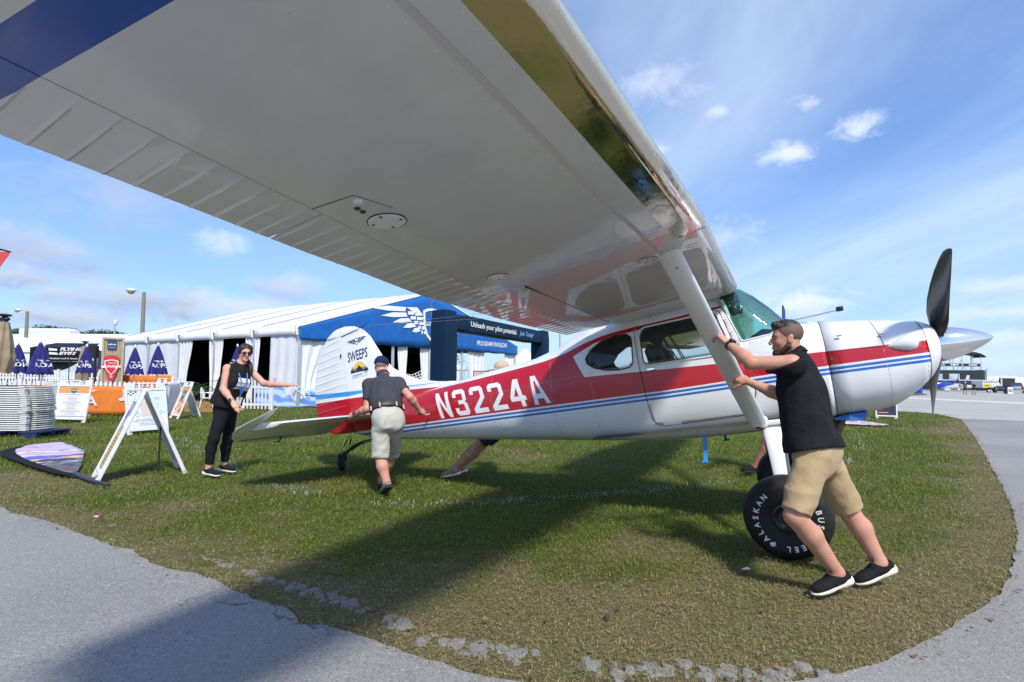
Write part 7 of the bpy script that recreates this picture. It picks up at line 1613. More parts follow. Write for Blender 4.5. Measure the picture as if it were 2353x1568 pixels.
def tan_umbrella(label, px, ytop, Y, hw, drop, full):
 top = at(px, ytop, Y); t = thing('cantilever_umbrella', label, 'umbrella', loc=(top.x, Y, 0), group='tan cantilever umbrellas'); TAN = cloth('tan_canvas_cover', (.33, .25, .16), .18, .4, 5)
 rr = []; N = 40
 for k in range(16):
  f_ = k/15; r = hw*(.38+.62*math.sin(min(1, f_*1.15)*math.pi/2))*(1-.25*max(0, f_-.72)/.28)*(1+.10*(f_ > .60)); rr.append([(r*(1+.16*math.cos(2*math.pi*j/N*7+f_*2))*math.cos(2*math.pi*j/N)-hw*.25*f_, r*(1+.16*math.cos(2*math.pi*j/N*7+f_*2))*math.sin(2*math.pi*j/N), top.z-.22-drop*f_) for j in range(N)])
 mb = MB(); mb.loft(rr); mb.build('canopy', TAN, t, 60)
 mb = MB(); mb.ell((0, 0, top.z-.02), (hw*.62, hw*.62, .045), 18, 8); mb.build('top_cap', pm_('maroon_cap', (.06, .02, .018), .5), t, 60)
 mb = MB(); mb.tube([(0, 0, top.z-.25), (0, 0, top.z-.03)], [.12*hw/.36, .05], 10); mb.ell((.03, 0, top.z-.13), (.12, .08, .07)); mb.tube([(0, 0, top.z-.10), (-.5*hw/.36, 0, top.z-.22), (-1.1*hw/.36, .1, top.z-.75)], [.05, .055, .06] if full else .018, 8); mb.tube([(-1.1*hw/.36, .1, 0), (-1.1*hw/.36, .1, top.z-.6)], .05 if full else .02, 10); mb.build('mast', BLKP, t, 60)
tan_umbrella('tan cantilever umbrella, tall and closed, at the left edge', 11, 723, 15.0, .27, 1.45, True)
tan_umbrella('small tan cantilever umbrella behind a navy one', 196, 785, 25.0, .26, 1.9, False)
def chair(label, px, Y, rz, group='white plastic lounge chairs', x=None):
 q = at(px, 880, Y); t = thing('plastic_chair', label, 'chair', loc=(q.x, Y, 0), rz=rz, group=group)
 mb = MB(); mb.box((0, 0, .42), (.46, .46, .035), 0, None, .012); mb.build('seat', PLW, t, 40)
 pts = [(-.25+.50*k/10, .22+.05*math.sin(math.pi*k/10), .0) for k in range(11)]
 mb = MB(); mb.tube([(p[0], p[1], .62+.24*math.sin(math.pi*max(.0, min(1, k/10)))) for k, p in enumerate(pts)], .022, 8); mb.tube([(-.25, .22, .43), (-.27, .22, .63)], .02, 6); mb.tube([(.25, .22, .43), (.27, .22, .63)], .02, 6); mb.build('back_frame', PLW, t, 60)
 for k in range(2, 9): mb = MB(); p = pts[k]; mb.bar((p[0], .20, .43), (p[0], p[1], .62+.24*math.sin(math.pi*k/10)), .022, .012); mb.build('back_slat', PLW, t)
 for sx_ in (-1, 1):
  mb = MB(); mb.tube([(sx_*.27, .22, .63), (sx_*.29, .0, .65), (sx_*.28, -.22, .62), (sx_*.25, -.24, .42)], .02, 8); mb.build('armrest', PLW, t, 60)
  for sy_ in (-1, 1): mb = MB(); mb.tube([(sx_*.20, sy_*.20, .41), (sx_*.25, sy_*.26, .0)], [.028, .02], 8); mb.build('leg', PLW, t, 60)
 return t
chair('white plastic armchair on the mulch behind the woman', 480, 22.6, R_(105), None)
for px, Y, rz, lb in ((45, 20.5, 200, 'white plastic chair behind the folded table stack, leftmost'), (88, 21.5, 160, 'white slatted chair between the two left umbrellas'), (126, 19.5, 190, 'white plastic chair behind the schedule sign, left side'), (166, 21.0, 150, 'white plastic chair behind the schedule sign handle'), (218, 20.0, 200, 'white plastic chair tucked at the table right of the schedule sign'), (268, 19.2, 170, 'white plastic chair below the container sign')): chair(lb, px, Y, R_(rz))
for px, Y, lb in ((20, 19.5, 'round tan table behind the stack of folded tables'), (142, 20.0, 'round tan table behind the schedule sign'), (222, 19.2, 'round tan table under the small tan umbrella')):
 q = at(px, 880, Y); t = thing('round_table', lb, 'table', loc=(q.x, Y, 0), group='round lounge tables'); mb = MB(); mb.lathe([(.001, .0), (.58, .0), (.60, .02), (.58, .04), (.001, .045)], 36, 0, Matrix.Translation((0, 0, .98))); mb.build('tabletop', pm_('tan_plastic', (.50, .44, .34), .5), t, 40)
 mb = MB(); mb.tube([(0, 0, 0), (0, 0, .98)], .04, 10); mb.lathe([(.001, 0), (.3, 0), (.3, .03), (.05, .06)], 20); mb.build('pedestal', PLW, t, 50)
tag(sheet('mulch_bed', [(p.x, p.y) for p in [gp(405, 946), gp(470, 949), gp(560, 946), gp(575, 932), gp(500, 922), gp(410, 922)]], .016, pm_('pine_mulch', (.36, .17, .06), .95, var=.5, vs=30, bump=.8, bs=60)), kind='structure')
q = at(318, 820, 26); t = thing('speaker', 'black loudspeaker on a black pole against the white tent wall', 'speaker', loc=(q.x, 23.2, 0)); z_ = at(318, 810, 23.2).z
mb = MB(); mb.box((-.05, 0, z_), (.46, .22, .56), 0, None, .03); mb.build('cabinet', BLKP, t, 30); mb = MB(); mb.tube([(.1, 0, 0), (.1, 0, z_-.2)], .06, 8); mb.build('stand', BLKP, t, 60)
c0 = at(232, 870, 21.5); c1 = at(281, 870, 21.9); t = thing('shipping_container', 'narrow beige shipping container with a red shield sign', 'container', M=frame_M((c0.x, c0.y, 0), (c1.x-c0.x, c1.y-c0.y, 0), (0, 0, 1)))
wC = (c1-c0).length; hC = at(257, 776, 21.6).z; BEI = pm_('beige_container_paint', (.42, .36, .24), .6, var=.12, vs=5)
mb = MB(); n = 12; vs = []; prof = []
for k in range(n):
 x0 = wC*k/n; x1 = wC*(k+.35)/n; x2 = wC*(k+.5)/n; x3 = wC*(k+.85)/n; prof += [(x0, 0), (x1, 0), (x2, -.03), (x3, -.03)]
prof.append((wC, 0)); mb.loft([[(x, z, y) for x, y in prof] for z in (.12, hC-.08)], 0, False, False, False); mb.build('end_wall', BEI, t)
mb = MB(); mb.box((wC/2, hC/2, -1.4), (wC-.04, hC-.1, 2.7)); mb.build('container_shell', BEI, t)
for x in (.02, wC-.02): mb = MB(); mb.box((x, hC/2, .0), (.07, hC, .08)); mb.build('corner_post', BEI, t)
mb = MB(); mb.box((wC/2, hC-.03, .0), (wC, .08, .09)); mb.box((wC/2, .08, 0), (wC, .12, .09)); mb.build('end_rail', BEI, t)
mb = MB(); mb.box((wC*.45, hC-.30, .04), (.30, .36, .012)); sg_ = mb.build('blue_plate', pm_('plate_blue', (.015, .05, .17), .5), t)
mb = MB(); put_text(mb, 'mobile mini', Matrix.Translation((wC*.45, hC-.31, .047)), .07, width=.26, bold=.03); put_text(mb, 'STORAGE', Matrix.Translation((wC*.45, hC-.43, .047)), .03, width=.2); mb.build('plate_lettering', WHT, sg_)
shp = [(-.26, .40), (-.12, .48), (0, .5), (.12, .48), (.26, .40), (.25, .05), (.17, -.25), (0, -.78), (-.17, -.25), (-.25, .05)]
mb = MB(); mb.prism(shp, .03, 0, Matrix.Translation((wC*.46, hC-1.22, .04))); rs = mb.build('shield_sign', pm_('sign_red', (.58, .03, .035), .5), t)
mb = MB(); lounge_logo(mb, Matrix.Translation((wC*.46, hC-1.20, .072)), .56); put_text(mb, '39', Matrix.Translation((wC*.46, hC-1.66, .075)), .10, width=.10); mb.build('shield_lettering', WHT, rs)
def a_frame(label, P0, wdir, spread, W_, H_, foot, poster=None, back=None, lean=None):
 """P0: foot centre of the front panel; wdir: reader's right along the panel; spread: horizontal vector front foot -> back foot"""
 wdir = Vector(wdir).normalized(); sp = Vector(spread); t = thing('a_frame_sign', label, 'sign', loc=P0, group='white plastic a-frame signs')
 apex = sp*.5+Vector((0, 0, H_))
 for k, (ft, ap, wd, pst) in enumerate(((Vector((0, 0, 0)), apex-sp.normalized()*.03, wdir, poster), (sp, apex+sp.normalized()*.03, -wdir, back))):
  up = (ap-ft); hh = up.length; M = frame_M(ft, wd, up); mb = MB(); q = .045
  mb.box((0, hh*.47, -.018), (W_-.06, hh*.78, .016)); mb.build('sign_board', PLW if pst else PLG, t)
  fr_ = MB()
  for sx_ in (-1, 1): fr_.box((sx_*(W_/2-q/2), hh*.46, -.012), (q, hh*.90, .045), 0, None, .006); fr_.box((sx_*(W_/2-q*1.1), hh*.02, -.012), (q*2.2, hh*.05, .05), 0, None, .006); fr_.box((sx_*(W_/2-.12), hh*.935, -.012), (.20, hh*.12, .04), 0, None, .008)
  fr_.box((0, hh*.085, -.012), (W_-q*2, .05, .04), 0, None, .006); fr_.box((0, hh*.865, -.012), (W_-q*2, .05, .04), 0, None, .006)
  fr_.box((0, hh*.985, -.012), (.30, .04, .04), 0, None, .012)
  for sx_ in (-1, 1): fr_.box((sx_*.135, hh*.93, -.012), (.04, hh*.13, .04), 0, None, .01)
  o = MB(); o.v, o.f, o.m = [tuple(M @ Vector(p)) for p in fr_.v], fr_.f, fr_.m; o.build('sign_frame', PLW, t, 30)
  bo = t.children[0] if False else None
  if pst:
   mb2, mats = pst(W_-.10, hh*.72); mb2.v = [tuple(M @ Vector((p[0], p[1]+hh*.475, p[2]+.002-.008))) for p in mb2.v]; mb2.build('poster', mats, t)
  else:
   mb2 = MB()
   for r_ in range(5): mb2.box((0, hh*(.16+.145*r_), -.008), (W_*.62, hh*.10, .014), 0, M, .01)
   mb2.build('molded_rib', PLG, t, 30)
  for c in kids(t):
   if c.name.startswith('sign_board') and 'placed' not in c: c.data.transform(M); c['placed'] = 1
 for c in kids(t):
  if 'placed' in c: del c['placed']
 mb = MB(); mb.tube([apex-wdir*(W_/2)-Vector((0, 0, .02)), apex+wdir*(W_/2)-Vector((0, 0, .02))], .016, 8); mb.build('hinge', PLG, t, 60)
 return t
pmc = lambda n, c: pm_('poster_'+n, c, .45)
I4 = Matrix.Identity(4)
def poster_schedule(w, h):
 mats = [WHT, pmc('orange', (.82, .32, .08)), pmc('red', (.60, .05, .03)), pmc('teal', (.02, .16, .20)), pmc('grey_text', (.25, .33, .42)), pmc('peach', (.85, .62, .42)), pmc('blue_text', (.04, .16, .30))]; mb = MB(); R = lambda x0, y0, x1, y1, mi, o: put_polys(mb, [bevel_rect(x0*w, y0*h, x1*w, y1*h)], I4, 1, 1, o, mi)
 R(-.5, -.5, .5, .5, 0, 0); R(-.5, .31, .5, .5, 1, .001); R(-.5, .30, .5, .31, 2, .002); R(-.5, -.475, .5, -.455, 3, .001)
 sh = [(-.13, .44), (0, .47), (.13, .44), (.11, .36), (0, .27), (-.11, .36)]; put_polys(mb, [[(x*w, y*h) for x, y in sh]], I4, 1, 1, .003, 3); put_text(mb, 'Lounge', Matrix.Translation((0, .375*h, 0)), .05*h, .004, 5, width=.26*w, bold=.03, shear=.3); put_text(mb, 'THREE-NINE', Matrix.Translation((0, .425*h, 0)), .016*h, .004, 5, width=.15*w)
 put_text(mb, 'AOPA CAMPUS SCHEDULE', Matrix.Translation((0, .235*h, 0)), .030*h, .002, 6, width=.52*w, bold=.02)
 rng = random.Random(4); y = .205
 for r_ in range(26):
  y -= .0245
  if r_ in (3, 10, 16, 21): R(-.38, y-.004, .38, y+.018, 5, .001); R(-.12, y+.003, .12, y+.011, 2, .002)
  else: k = rng.uniform(.12, .36); R(-k, y+.002, k, y+.009, 4, .002)
 return mb, mats
def poster_renew(w, h):
 mats = [pmc('ice', (.72, .82, .88)), pmc('green', (.38, .62, .10)), pmc('aqua', (.22, .60, .68)), pmc('tee', (.74, .62, .54)), pmc('sky', (.42, .68, .85)), pmc('indigo', (.05, .10, .28)), WHT]; mb = MB(); R = lambda x0, y0, x1, y1, mi, o: put_polys(mb, [bevel_rect(x0*w, y0*h, x1*w, y1*h)], I4, 1, 1, o, mi)
 R(-.5, -.5, .5, .5, 6, 0); R(.0, -.1, .5, .5, 0, .0005)
 for x, y, m_ in ((-.5, .42, 1), (-.44, .46, 1), (-.38, .42, 1), (-.32, .46, 1), (-.44, .38, 1), (.30, -.10, 2), (.36, -.06, 2), (.42, -.10, 2), (.36, -.14, 2), (-.36, -.16, 2), (-.30, -.12, 2), (-.30, -.20, 2), (.40, -.38, 4), (.46, -.42, 4), (-.48, -.08, 1)): R(x, y, x+.055, y+.035, m_, .001)
 put_polys(mb, [[(x*.16*w, (.425+y*.028)*h) for x, y in p] for p in emblem()], I4, 1, 1, .002, 5)
 put_text(mb, 'AOPA', Matrix.Translation((0, .365*h, 0)), .034*h, .002, 5, width=.25*w, bold=.01); put_text(mb, 'RENEW', Matrix.Translation((-.06*w, .290*h, 0)), .038*h, .002, 5, width=.34*w); put_text(mb, 'Today!', Matrix.Translation((.26*w, .295*h, 0)), .038*h, .002, 5, width=.24*w, shear=.4); put_text(mb, 'WITH AUTOMATIC ANNUAL RENEWAL', Matrix.Translation((0, .25*h, 0)), .014*h, .002, 5, width=.74*w, bold=.01)
 sh = [(-.33, .16), (-.2, .20), (0, .21), (.2, .20), (.33, .16), (.31, .0), (.22, -.12), (0, -.26), (-.22, -.12), (-.31, .0)]; n = len(sh)
 put_polys(mb, [[sh[k], sh[(k+1) % n], (sh[(k+1) % n][0]*.93, sh[(k+1) % n][1]*.93), (sh[k][0]*.93, sh[k][1]*.93)] for k in range(n)], Matrix.Diagonal((w, h, 1, 1)), 1, 1, .002, 4)
 tee = [(-.30, .10), (-.20, .19), (-.08, .20), (0, .18), (.08, .20), (.20, .19), (.30, .10), (.24, .05), (.18, .09), (.16, -.17), (-.16, -.17), (-.18, .09), (-.24, .05)]; bm = None
 put_polys(mb, [[tee[0], tee[1], tee[11], tee[12]], [tee[5], tee[6], tee[7], tee[8]], [tee[1], tee[2], tee[3], tee[4], tee[5], tee[8], tee[9], tee[10], tee[11]]], Matrix.Diagonal((w, h, 1, 1)), 1, 1, .003, 3)
 for y, s_, wd in ((-.285, 'GET A $10 DISCOUNT', .62), (-.325, 'AND A 2023 EVENT SHIRT!', .80), (-.385, 'Visit the AOPA', .46), (-.425, 'Campus today', .46)): put_text(mb, s_, Matrix.Translation((0, y*h, 0)), .026*h, .002, 5, width=wd*w, bold=.008)
 return mb, mats
def poster_flame(w, h):
 mats = [pmc('orange', (.82, .32, .08)), pmc('peach', (.85, .62, .42)), pmc('ember', (.62, .10, .04)), pmc('dark', (.05, .02, .03)), pmc('teal', (.02, .16, .20))]; mb = MB(); R = lambda x0, y0, x1, y1, mi, o: put_polys(mb, [bevel_rect(x0*w, y0*h, x1*w, y1*h)], I4, 1, 1, o, mi)
 R(-.5, -.5, .5, .5, 1, 0); R(-.5, .32, .5, .5, 0, .001); rng = random.Random(9)
 for k in range(22):
  x = rng.uniform(-.5, .4); y = rng.uniform(-.48, -.0); s_ = rng.uniform(.06, .16); put_polys(mb, [[(x*w, y*h), ((x+s_)*w, (y+s_*.3)*h), ((x+s_*.6)*w, (y+s_*1.2)*h), ((x+s_*.1)*w, (y+s_*.7)*h)]], I4, 1, 1, .001+k*.0002, rng.choice((2, 2, 3, 0)))
 sh = [(-.26, .36), (0, .42), (.26, .36), (.2, .12), (0, -.10), (-.2, .12)]; put_polys(mb, [[(x*w, y*h) for x, y in sh]], I4, 1, 1, .007, 4); put_text(mb, 'Lounge', Matrix.Translation((0, .20*h, 0)), .08*h, .009, 1, width=.62*w, bold=.03, shear=.3); put_text(mb, 'THREE-NINE', Matrix.Translation((0, .32*h, 0)), .025*h, .009, 1, width=.3*w)
 return mb, mats
def poster_tan(w, h):
 mats = [pmc('mustard', (.55, .36, .10)), pmc('photo', (.35, .34, .36)), pmc('violet', (.16, .14, .42)), pmc('dark', (.05, .02, .03)), WHT]; mb = MB(); R = lambda x0, y0, x1, y1, mi, o: put_polys(mb, [bevel_rect(x0*w, y0*h, x1*w, y1*h)], I4, 1, 1, o, mi)
 R(-.5, -.5, .5, .08, 0, 0); R(-.5, .08, .5, .5, 1, 0); R(-.5, .25, -.1, .38, 2, .001); R(-.05, .15, .35, .3, 4, .001)
 for k in range(9): R(-.4, -.05-.045*k, .4, -.04-.045*k, 3, .001)
 return mb, mats
def poster_navy(w, h):
 mats = [pmc('navy', (.018, .022, .045)), WHT, pmc('orange', (.82, .32, .08))]; mb = MB(); put_polys(mb, [bevel_rect(-.5*w, -.5*h, .5*w, .5*h)], I4, 1, 1, 0, 0); put_text(mb, 'aopa.org', Matrix.Translation((0, .0, 0)), .07*h, .002, 1, width=.5*w, bold=.01); put_polys(mb, [bevel_rect(-.45*w, -.40*h, .1*w, -.36*h)], I4, 1, 1, .002, 2); return mb, mats
pf_ = gp(219, 1112); pb_ = gp(428, 1087)
wd_ = Vector((-.655, .755, 0)).normalized()
a_frame('white a-frame sign seen edge on beside the black stake', pf_+wd_*.32, -wd_, pb_-pf_, .64, 1.14, None, poster_tan)
p_ = (gp(293, 1001)+gp(388, 993))*.5; d_ = gp(388, 993)-gp(293, 1001); bk_ = Vector((-d_.y, d_.x, 0)).normalized()
a_frame('white a-frame sign with pale blue t-shirt poster facing the path', p_, d_, bk_*.45+d_.normalized()*.15, d_.length, 1.16, None, poster_renew)
pr_ = gp(194, 972); pl_ = pr_+Vector((-1.08, .16, 0)); d_ = pr_-pl_; bk_ = Vector((-d_.y, d_.x, 0)).normalized()
a_frame('white a-frame schedule sign with orange header beside the folded tables', (pl_+pr_)*.5, d_, bk_*.43-d_.normalized()*.44, d_.length, 1.17, None, poster_schedule)
q0 = gp(408, 963); q1 = gp(473, 957); q1 = q0+(q1-q0).normalized()*1.02; sp_ = q1-q0; wd2 = Vector((-sp_.y, sp_.x, 0)).normalized()
wd2 = Vector((-.80, .60, 0))
a_frame('white a-frame sign with orange flame poster beside the mulch', q0+wd2*.0-wd2*.30+wd2*.62, -wd2*1.0, sp_, .62, 1.14, None, poster_flame)
n0 = gp(2012, 961); n1 = gp(2063, 963); d_ = n1-n0
a_frame('dark navy a-frame sign standing behind the nose of the airplane', (n0+n1)*.5, d_, Vector((-d_.y, d_.x, 0)).normalized()*.8, d_.length, 1.10, None, poster_navy)
s0 = gp(363, 1085); mb = MB(); pts = []; rr = []
for k in range(60): pts.append((0.012*k/60, 0, .62*k/59)); rr.append(.0105+.0022*(k % 2))
mb.tube(pts, rr, 8); o = mb.build('steel_stake', pm_('rusty_rebar', (.045, .032, .024), .7, .4, var=.4, vs=40), None, 60); o.location = s0; tag(o, 'dark ribbed steel stake in the grass beside the a-frame sign', 'stake')
def ground_flag(name, label, outline, mats, bands, pole, z=.035, edge=None):
 pts = [gp(*p) for p in outline]; c = sum(pts, Vector())/len(pts); t = thing(name, label, 'flag', loc=(c.x, c.y, 0))
 bm = bmesh.new(); vs = [bm.verts.new((p.x-c.x, p.y-c.y, 0)) for p in pts]; f = bm.faces.new(vs); bmesh.ops.triangulate(bm, faces=[f])
 for _ in range(4): bmesh.ops.subdivide_edges(bm, edges=[e for e in bm.edges if e.calc_length() > .09], cuts=1); bmesh.ops.triangulate(bm, faces=[q_ for q_ in bm.faces if len(q_.verts) > 3])
 for v in bm.verts: v.co.z = z+.016*fbm((v.co.x*1.4, v.co.y*1.4), 2.0)
 for fa in bm.faces:
  m_ = fa.calc_center_median(); fa.material_index = bands(m_.x+c.x, m_.y+c.y)
  fa.smooth = True
 me = bpy.data.meshes.new('flag_cloth'); bm.to_mesh(me); bm.free()
 for m in mats: me.materials.append(m)
 o = bpy.data.objects.new('flag_cloth', me); COL.objects.link(o); o.parent = t; thick(o, .004)
 if pole:
  mb = MB(); q = [gp(*p)-Vector((c.x, c.y, -.045)) for p in pole[0]]; mb.tube(q, pole[1], 10); mb.build('flag_pole', pole[2], t, 60)
 if edge:
  mb = MB(); q = [gp(*p)-Vector((c.x, c.y, -z-.006)) for p in edge[0]]; mb.tube(q, edge[1], 8, flat=.25); mb.build('pole_sleeve', edge[2], t, 60)
 return t
c3_ = lambda x, y: ((x/3.484)/1.7, (1450+y/3.484)/1.7)
FO = [c3_(*p) for p in [(80, 1150), (95, 1105), (180, 1080), (330, 1045), (560, 1015), (850, 995), (980, 1040), (1145, 1115), (1130, 1230), (1100, 1330), (1020, 1435), (800, 1400), (500, 1300), (250, 1220), (120, 1185)]]
flm, tt, b, o = new_mat('printed_flag'); co = tt.add('ShaderNodeTexCoord').outputs['Object']
ga = gp(*c3_(600, 1010)); gb = gp(*c3_(900, 1420)); ax_ = (gb-ga); cen = sum([gp(*p) for p in FO], Vector())/len(FO)
dotn = tt.add('ShaderNodeVectorMath'); dotn.operation = 'DOT_PRODUCT'; tt.link(co, dotn.inputs[0]); ln = ax_.length; dotn.inputs[1].default_value = (ax_.x/ln/ln, ax_.y/ln/ln, 0)
wv = tt.noise(co, 2.2, 3, .5); wv2 = tt.noise(co, 9, 3, .6)
base_ = (ga-cen).dot(ax_)/ln/ln
f = tt.math('ADD', tt.math('SUBTRACT', dotn.outputs['Value'], base_), tt.math('MULTIPLY', tt.math('SUBTRACT', wv, .5), .22))
lil, wht_, prp, org_, ind, drk = (.52, .40, .62), (.70, .66, .74), (.10, .05, .16), (.62, .30, .10), (.08, .10, .45), (.03, .03, .045)
cr = tt.add('ShaderNodeValToRGB'); cr.color_ramp.interpolation = 'CONSTANT'; tt.link(f, cr.inputs[0]); e = cr.color_ramp.elements
stops = [(0, lil), (.16, prp), (.175, lil), (.30, prp), (.315, wht_), (.36, org_), (.385, lil), (.44, prp), (.452, wht_), (.50, ind), (.60, (.72, .42, .16)), (.635, drk), (.69, (.62, .60, .66)), (.71, drk), (.76, (.55, .53, .58)), (.775, drk), (.83, (.10, .075, .06))]
while len(e) < len(stops): e.new(.5)
for el, (p, c_) in zip(e, stops): el.position = p; el.color = tuple(c_)+(1,)
tt.link(tt.mix(tt.mapr(wv2, .4, .8, 0, .25), cr.outputs[0], (.75, .72, .78)), b.inputs['Base Color']); b.inputs['Roughness'].default_value = .6
BLKC = cloth('black_sleeve', (.010, .010, .016), .2, .2, 9)
ground_flag('feather_flag', 'fallen feather flag with lilac and blue wave print lying on the grass', FO, [flm], lambda x, y: 0, ([c3_(1020, 1445), c3_(1150, 1505), c3_(1290, 1555), c3_(1480, 1605)], [.030, .026, .020, .016], pm_('dark_blue_tube', (.015, .02, .05), .35)), .035, ([c3_(*p) for p in [(360, 1042), (180, 1085), (105, 1120), (110, 1170), (250, 1240), (520, 1335), (800, 1425), (1060, 1470)]], [.02, .05, .085, .10, .075, .065, .06, .04], BLKC))
pk = pmc('pink_cloth', (.70, .56, .68)); lo_ = pmc('logo_dark', (.08, .07, .14)); ro_ = pmc('logo_orange', (.70, .25, .12))
c5_ = lambda x, y: ((3000+x/1.568)/1.7, (850+y/1.568)/1.7)
ground_flag('feather_flag', 'fallen pale pink flag lying on the grass beyond the exhaust', [c5_(*p) for p in [(405, 1256), (470, 1252), (560, 1254), (640, 1262), (745, 1278), (640, 1280), (500, 1273), (410, 1268)]], [pk, lo_, ro_], lambda x, y: (1 if fbm((x*3, y), 3) > .12 else 2) if gp(*c5_(510, 1260)).x < x < gp(*c5_(575, 1260)).x and fbm((x*5, y*2), 4) > -.05 else 0, ([c5_(735, 1277), c5_(760, 1280)], [.012, .012], BLKP), .04)
bx0 = at(575, 935, 24.0); LB = pm_('pale_blue_cloth', (.26, .42, .70), .55, var=.15, vs=4);
t = thing('banner_heap', 'pale blue banner fabric draped in folds beside the picket panel', 'banner', loc=(bx0.x, 24.0, 0))
stp = tt = None
m, tt, b, o = new_mat('striped_blue_cloth'); co = tt.add('ShaderNodeTexCoord').outputs['Object']; sp = tt.add('ShaderNodeSeparateXYZ'); tt.link(co, sp.inputs[0])
wv_ = tt.math('SINE', tt.math('ADD', tt.math('MULTIPLY', sp.outputs[2], 16.0), tt.math('ADD', tt.math('MULTIPLY', sp.outputs[0], 1.8), tt.math('MULTIPLY', tt.noise(co, 1.2, 2), 5))))
tt.link(tt.mix(tt.mapr(wv_, -.4, .7), (.09, .18, .46), (.30, .42, .68)), b.inputs['Base Color']); b.inputs['Roughness'].default_value = .55; SBL = m
for k, (x0, x1, z0, z1, y0, dy) in enumerate(((.15, 3.2, .02, .62, -.15, .5), (.0, 3.3, .50, 1.05, .25, .4), (.7, 3.4, .25, 1.28, .55, .3))):
 def fn(u, v, k=k):
  x = x0+(x1-x0)*u; top = z1*(1-.35*u*(1 if k == 2 else .35))+.05*math.sin(u*5+k); return (x, y0+dy*v+.06*math.sin(u*11+k*2+v*3), z0+(top-z0)*v+.03*math.sin(u*9+k))
 thick(sheet_grid(fn, 30, 10).build('cloth_fold', SBL, t, 60), .01)
mb = MB(); put_text(mb, 'AOPA', Matrix.Translation((2.15, -.12, .70)) @ Matrix.Rotation(R_(90), 4, 'X') @ Matrix.Rotation(R_(-16), 4, 'Z') @ Matrix.Scale(-1, 4, (1, 0, 0)), .28, .02, width=1.25, bold=.01); mb.build('cloth_lettering', pmc('pale_print', (.62, .72, .88)), t)
mb = MB(); mb.box((.2, .85, .45), (1.2, .03, .85)); mb.build('navy_panel', pmc('navy', (.018, .022, .045)), t)
st0 = gp(-30, 1012); T0 = Vector((at(60, 1000, 11.3).x, 11.6, 0)); tdir = Vector((1, .06, 0)).normalized(); tn = Vector((-tdir.y, tdir.x, 0))
for k, px in enumerate((12, 95)):
 q = at(px, 1000, 11.4); t = thing('blue_pallet', ('blue pallet under the left end of the folded table stack', 'blue pallet under the right end of the folded table stack')[k], 'pallet', loc=(q.x, 11.5, 0)); PB_ = pm_('pallet_blue', (.010, .025, .085), .6, var=.2)
 for y in (-.36, 0, .36): mb = MB(); mb.box((0, y, .045), (.34, .12, .09), 0, None, .01); mb.build('pallet_block', PB_, t)
 mb = MB(); mb.box((0, 0, .105), (.40, .86, .03)); mb.build('pallet_deck', PB_, t)
ORD = 'first second third fourth fifth sixth seventh eighth ninth tenth eleventh twelfth thirteenth fourteenth fifteenth sixteenth seventeenth eighteenth nineteenth twentieth'.split()
xr = at(62, 950, 11.3).x; proto = None
for k in range(21):
 z = .122+.0455*k; xo = -.0022*k*k*.15+random.uniform(-.015, .015)+.035*(k > 8)
 if proto is None:
  proto = thing('folded_table', 'x', 'table', group='stack of folded white tables')
  mb = MB(); mb.box((-.915, 0, .013), (1.83, .76, .026), 0, None, .007); mb.build('tabletop', PLW, proto, 40)
  mb = MB(); mb.box((-.93, 0, .036), (1.72, .735, .021)); mb.build('gap_shade_slab', pm_('table_gap_shade', (.03, .03, .03), .7), proto)  # dark slab painted as the shade in the gap between stacked tables
  for y in (-.34, .34): mb = MB(); mb.box((-.02, y, .022), (.15, .10, .041), 0, None, .008); mb.build('end_clamp', PLG, proto, 30)
  mb = MB(); mb.tube([(-.25, -.22, .028), (.13, -.22, .026), (.15, 0, .026), (.13, .22, .026), (-.25, .22, .028)], .013, 8); mb.build('folded_leg', PLG, proto, 60)
  o = proto
 else: o = dup(proto)
 o.location = (xr+xo, 11.6+random.uniform(-.012, .012), z); o.rotation_euler = (0, 0, R_(3.4)+random.uniform(-.006, .006) + (math.pi if False else 0))
 o['label'] = (ORD[20-k]+' white folded table from the top of the stack') if 0 < k < 20 else ('lowest white folded table of the stack, resting on the pallets' if k == 0 else 'topmost white folded table of the stack at the left edge')
def lamp_post(label, px, ytop, Y, armpx, hw=.15, lamp=True, yl=None):
 top = at(px, ytop, Y); t = thing('lamp_post', label, 'lamp post', loc=(top.x, Y, 0), group='street lamps'); WD_ = pm_('weathered_pole', (.24, .21, .17), .85, var=.25, vs=9)
 mb = MB(); mb.tube([(0, 0, 0), (0, 0, top.z)], [hw*1.25, hw*.85], 10); mb.build('pole', WD_, t, 60)
 e = at(armpx, ytop, Y); dx = e.x-top.x; mb = MB(); mb.tube([(0, -.05, top.z-.25), (dx*.45, -.05, top.z+.12), (dx*.9, -.05, top.z+.20)], .05, 8); mb.build('lamp_arm', POLEM, t, 60)
 mb = MB(); mb.ell((dx, -.05, top.z+.15), (.42, .28, .20), 14, 8); lh = mb.build('lamp_head', PLG, t, 60); mb = MB(); mb.lathe([(.27, .0), (.24, -.18), (.10, -.26), (.001, -.28)], 14, 0, Matrix.Translation((dx, -.05, top.z+.08))); mb.build('lamp_glass', glass_mat('lamp_lens', (.8, .82, .84), .8, .1, .4), lh, 60)
lamp_post('tall wooden lamp post rising behind the pavilion roof', 331, 672, 46, 302, .17)
lamp_post('wooden lamp post above the trees near the left edge', 63, 716, 66, 42, .20)
q = at(264, 741, 80); t = thing('floodlight_mast', 'slim mast with a floodlight at the tree line', 'lamp post', loc=(q.x, 80, 0)); mb = MB(); mb.tube([(0, 0, 0), (0, 0, q.z)], .12, 8); mb.build('pole', POLEM, t, 60); mb = MB(); mb.box((.1, 0, q.z), (.5, .3, .8), 0, None, .08); mb.build('floodlight', PLG, t, 40)
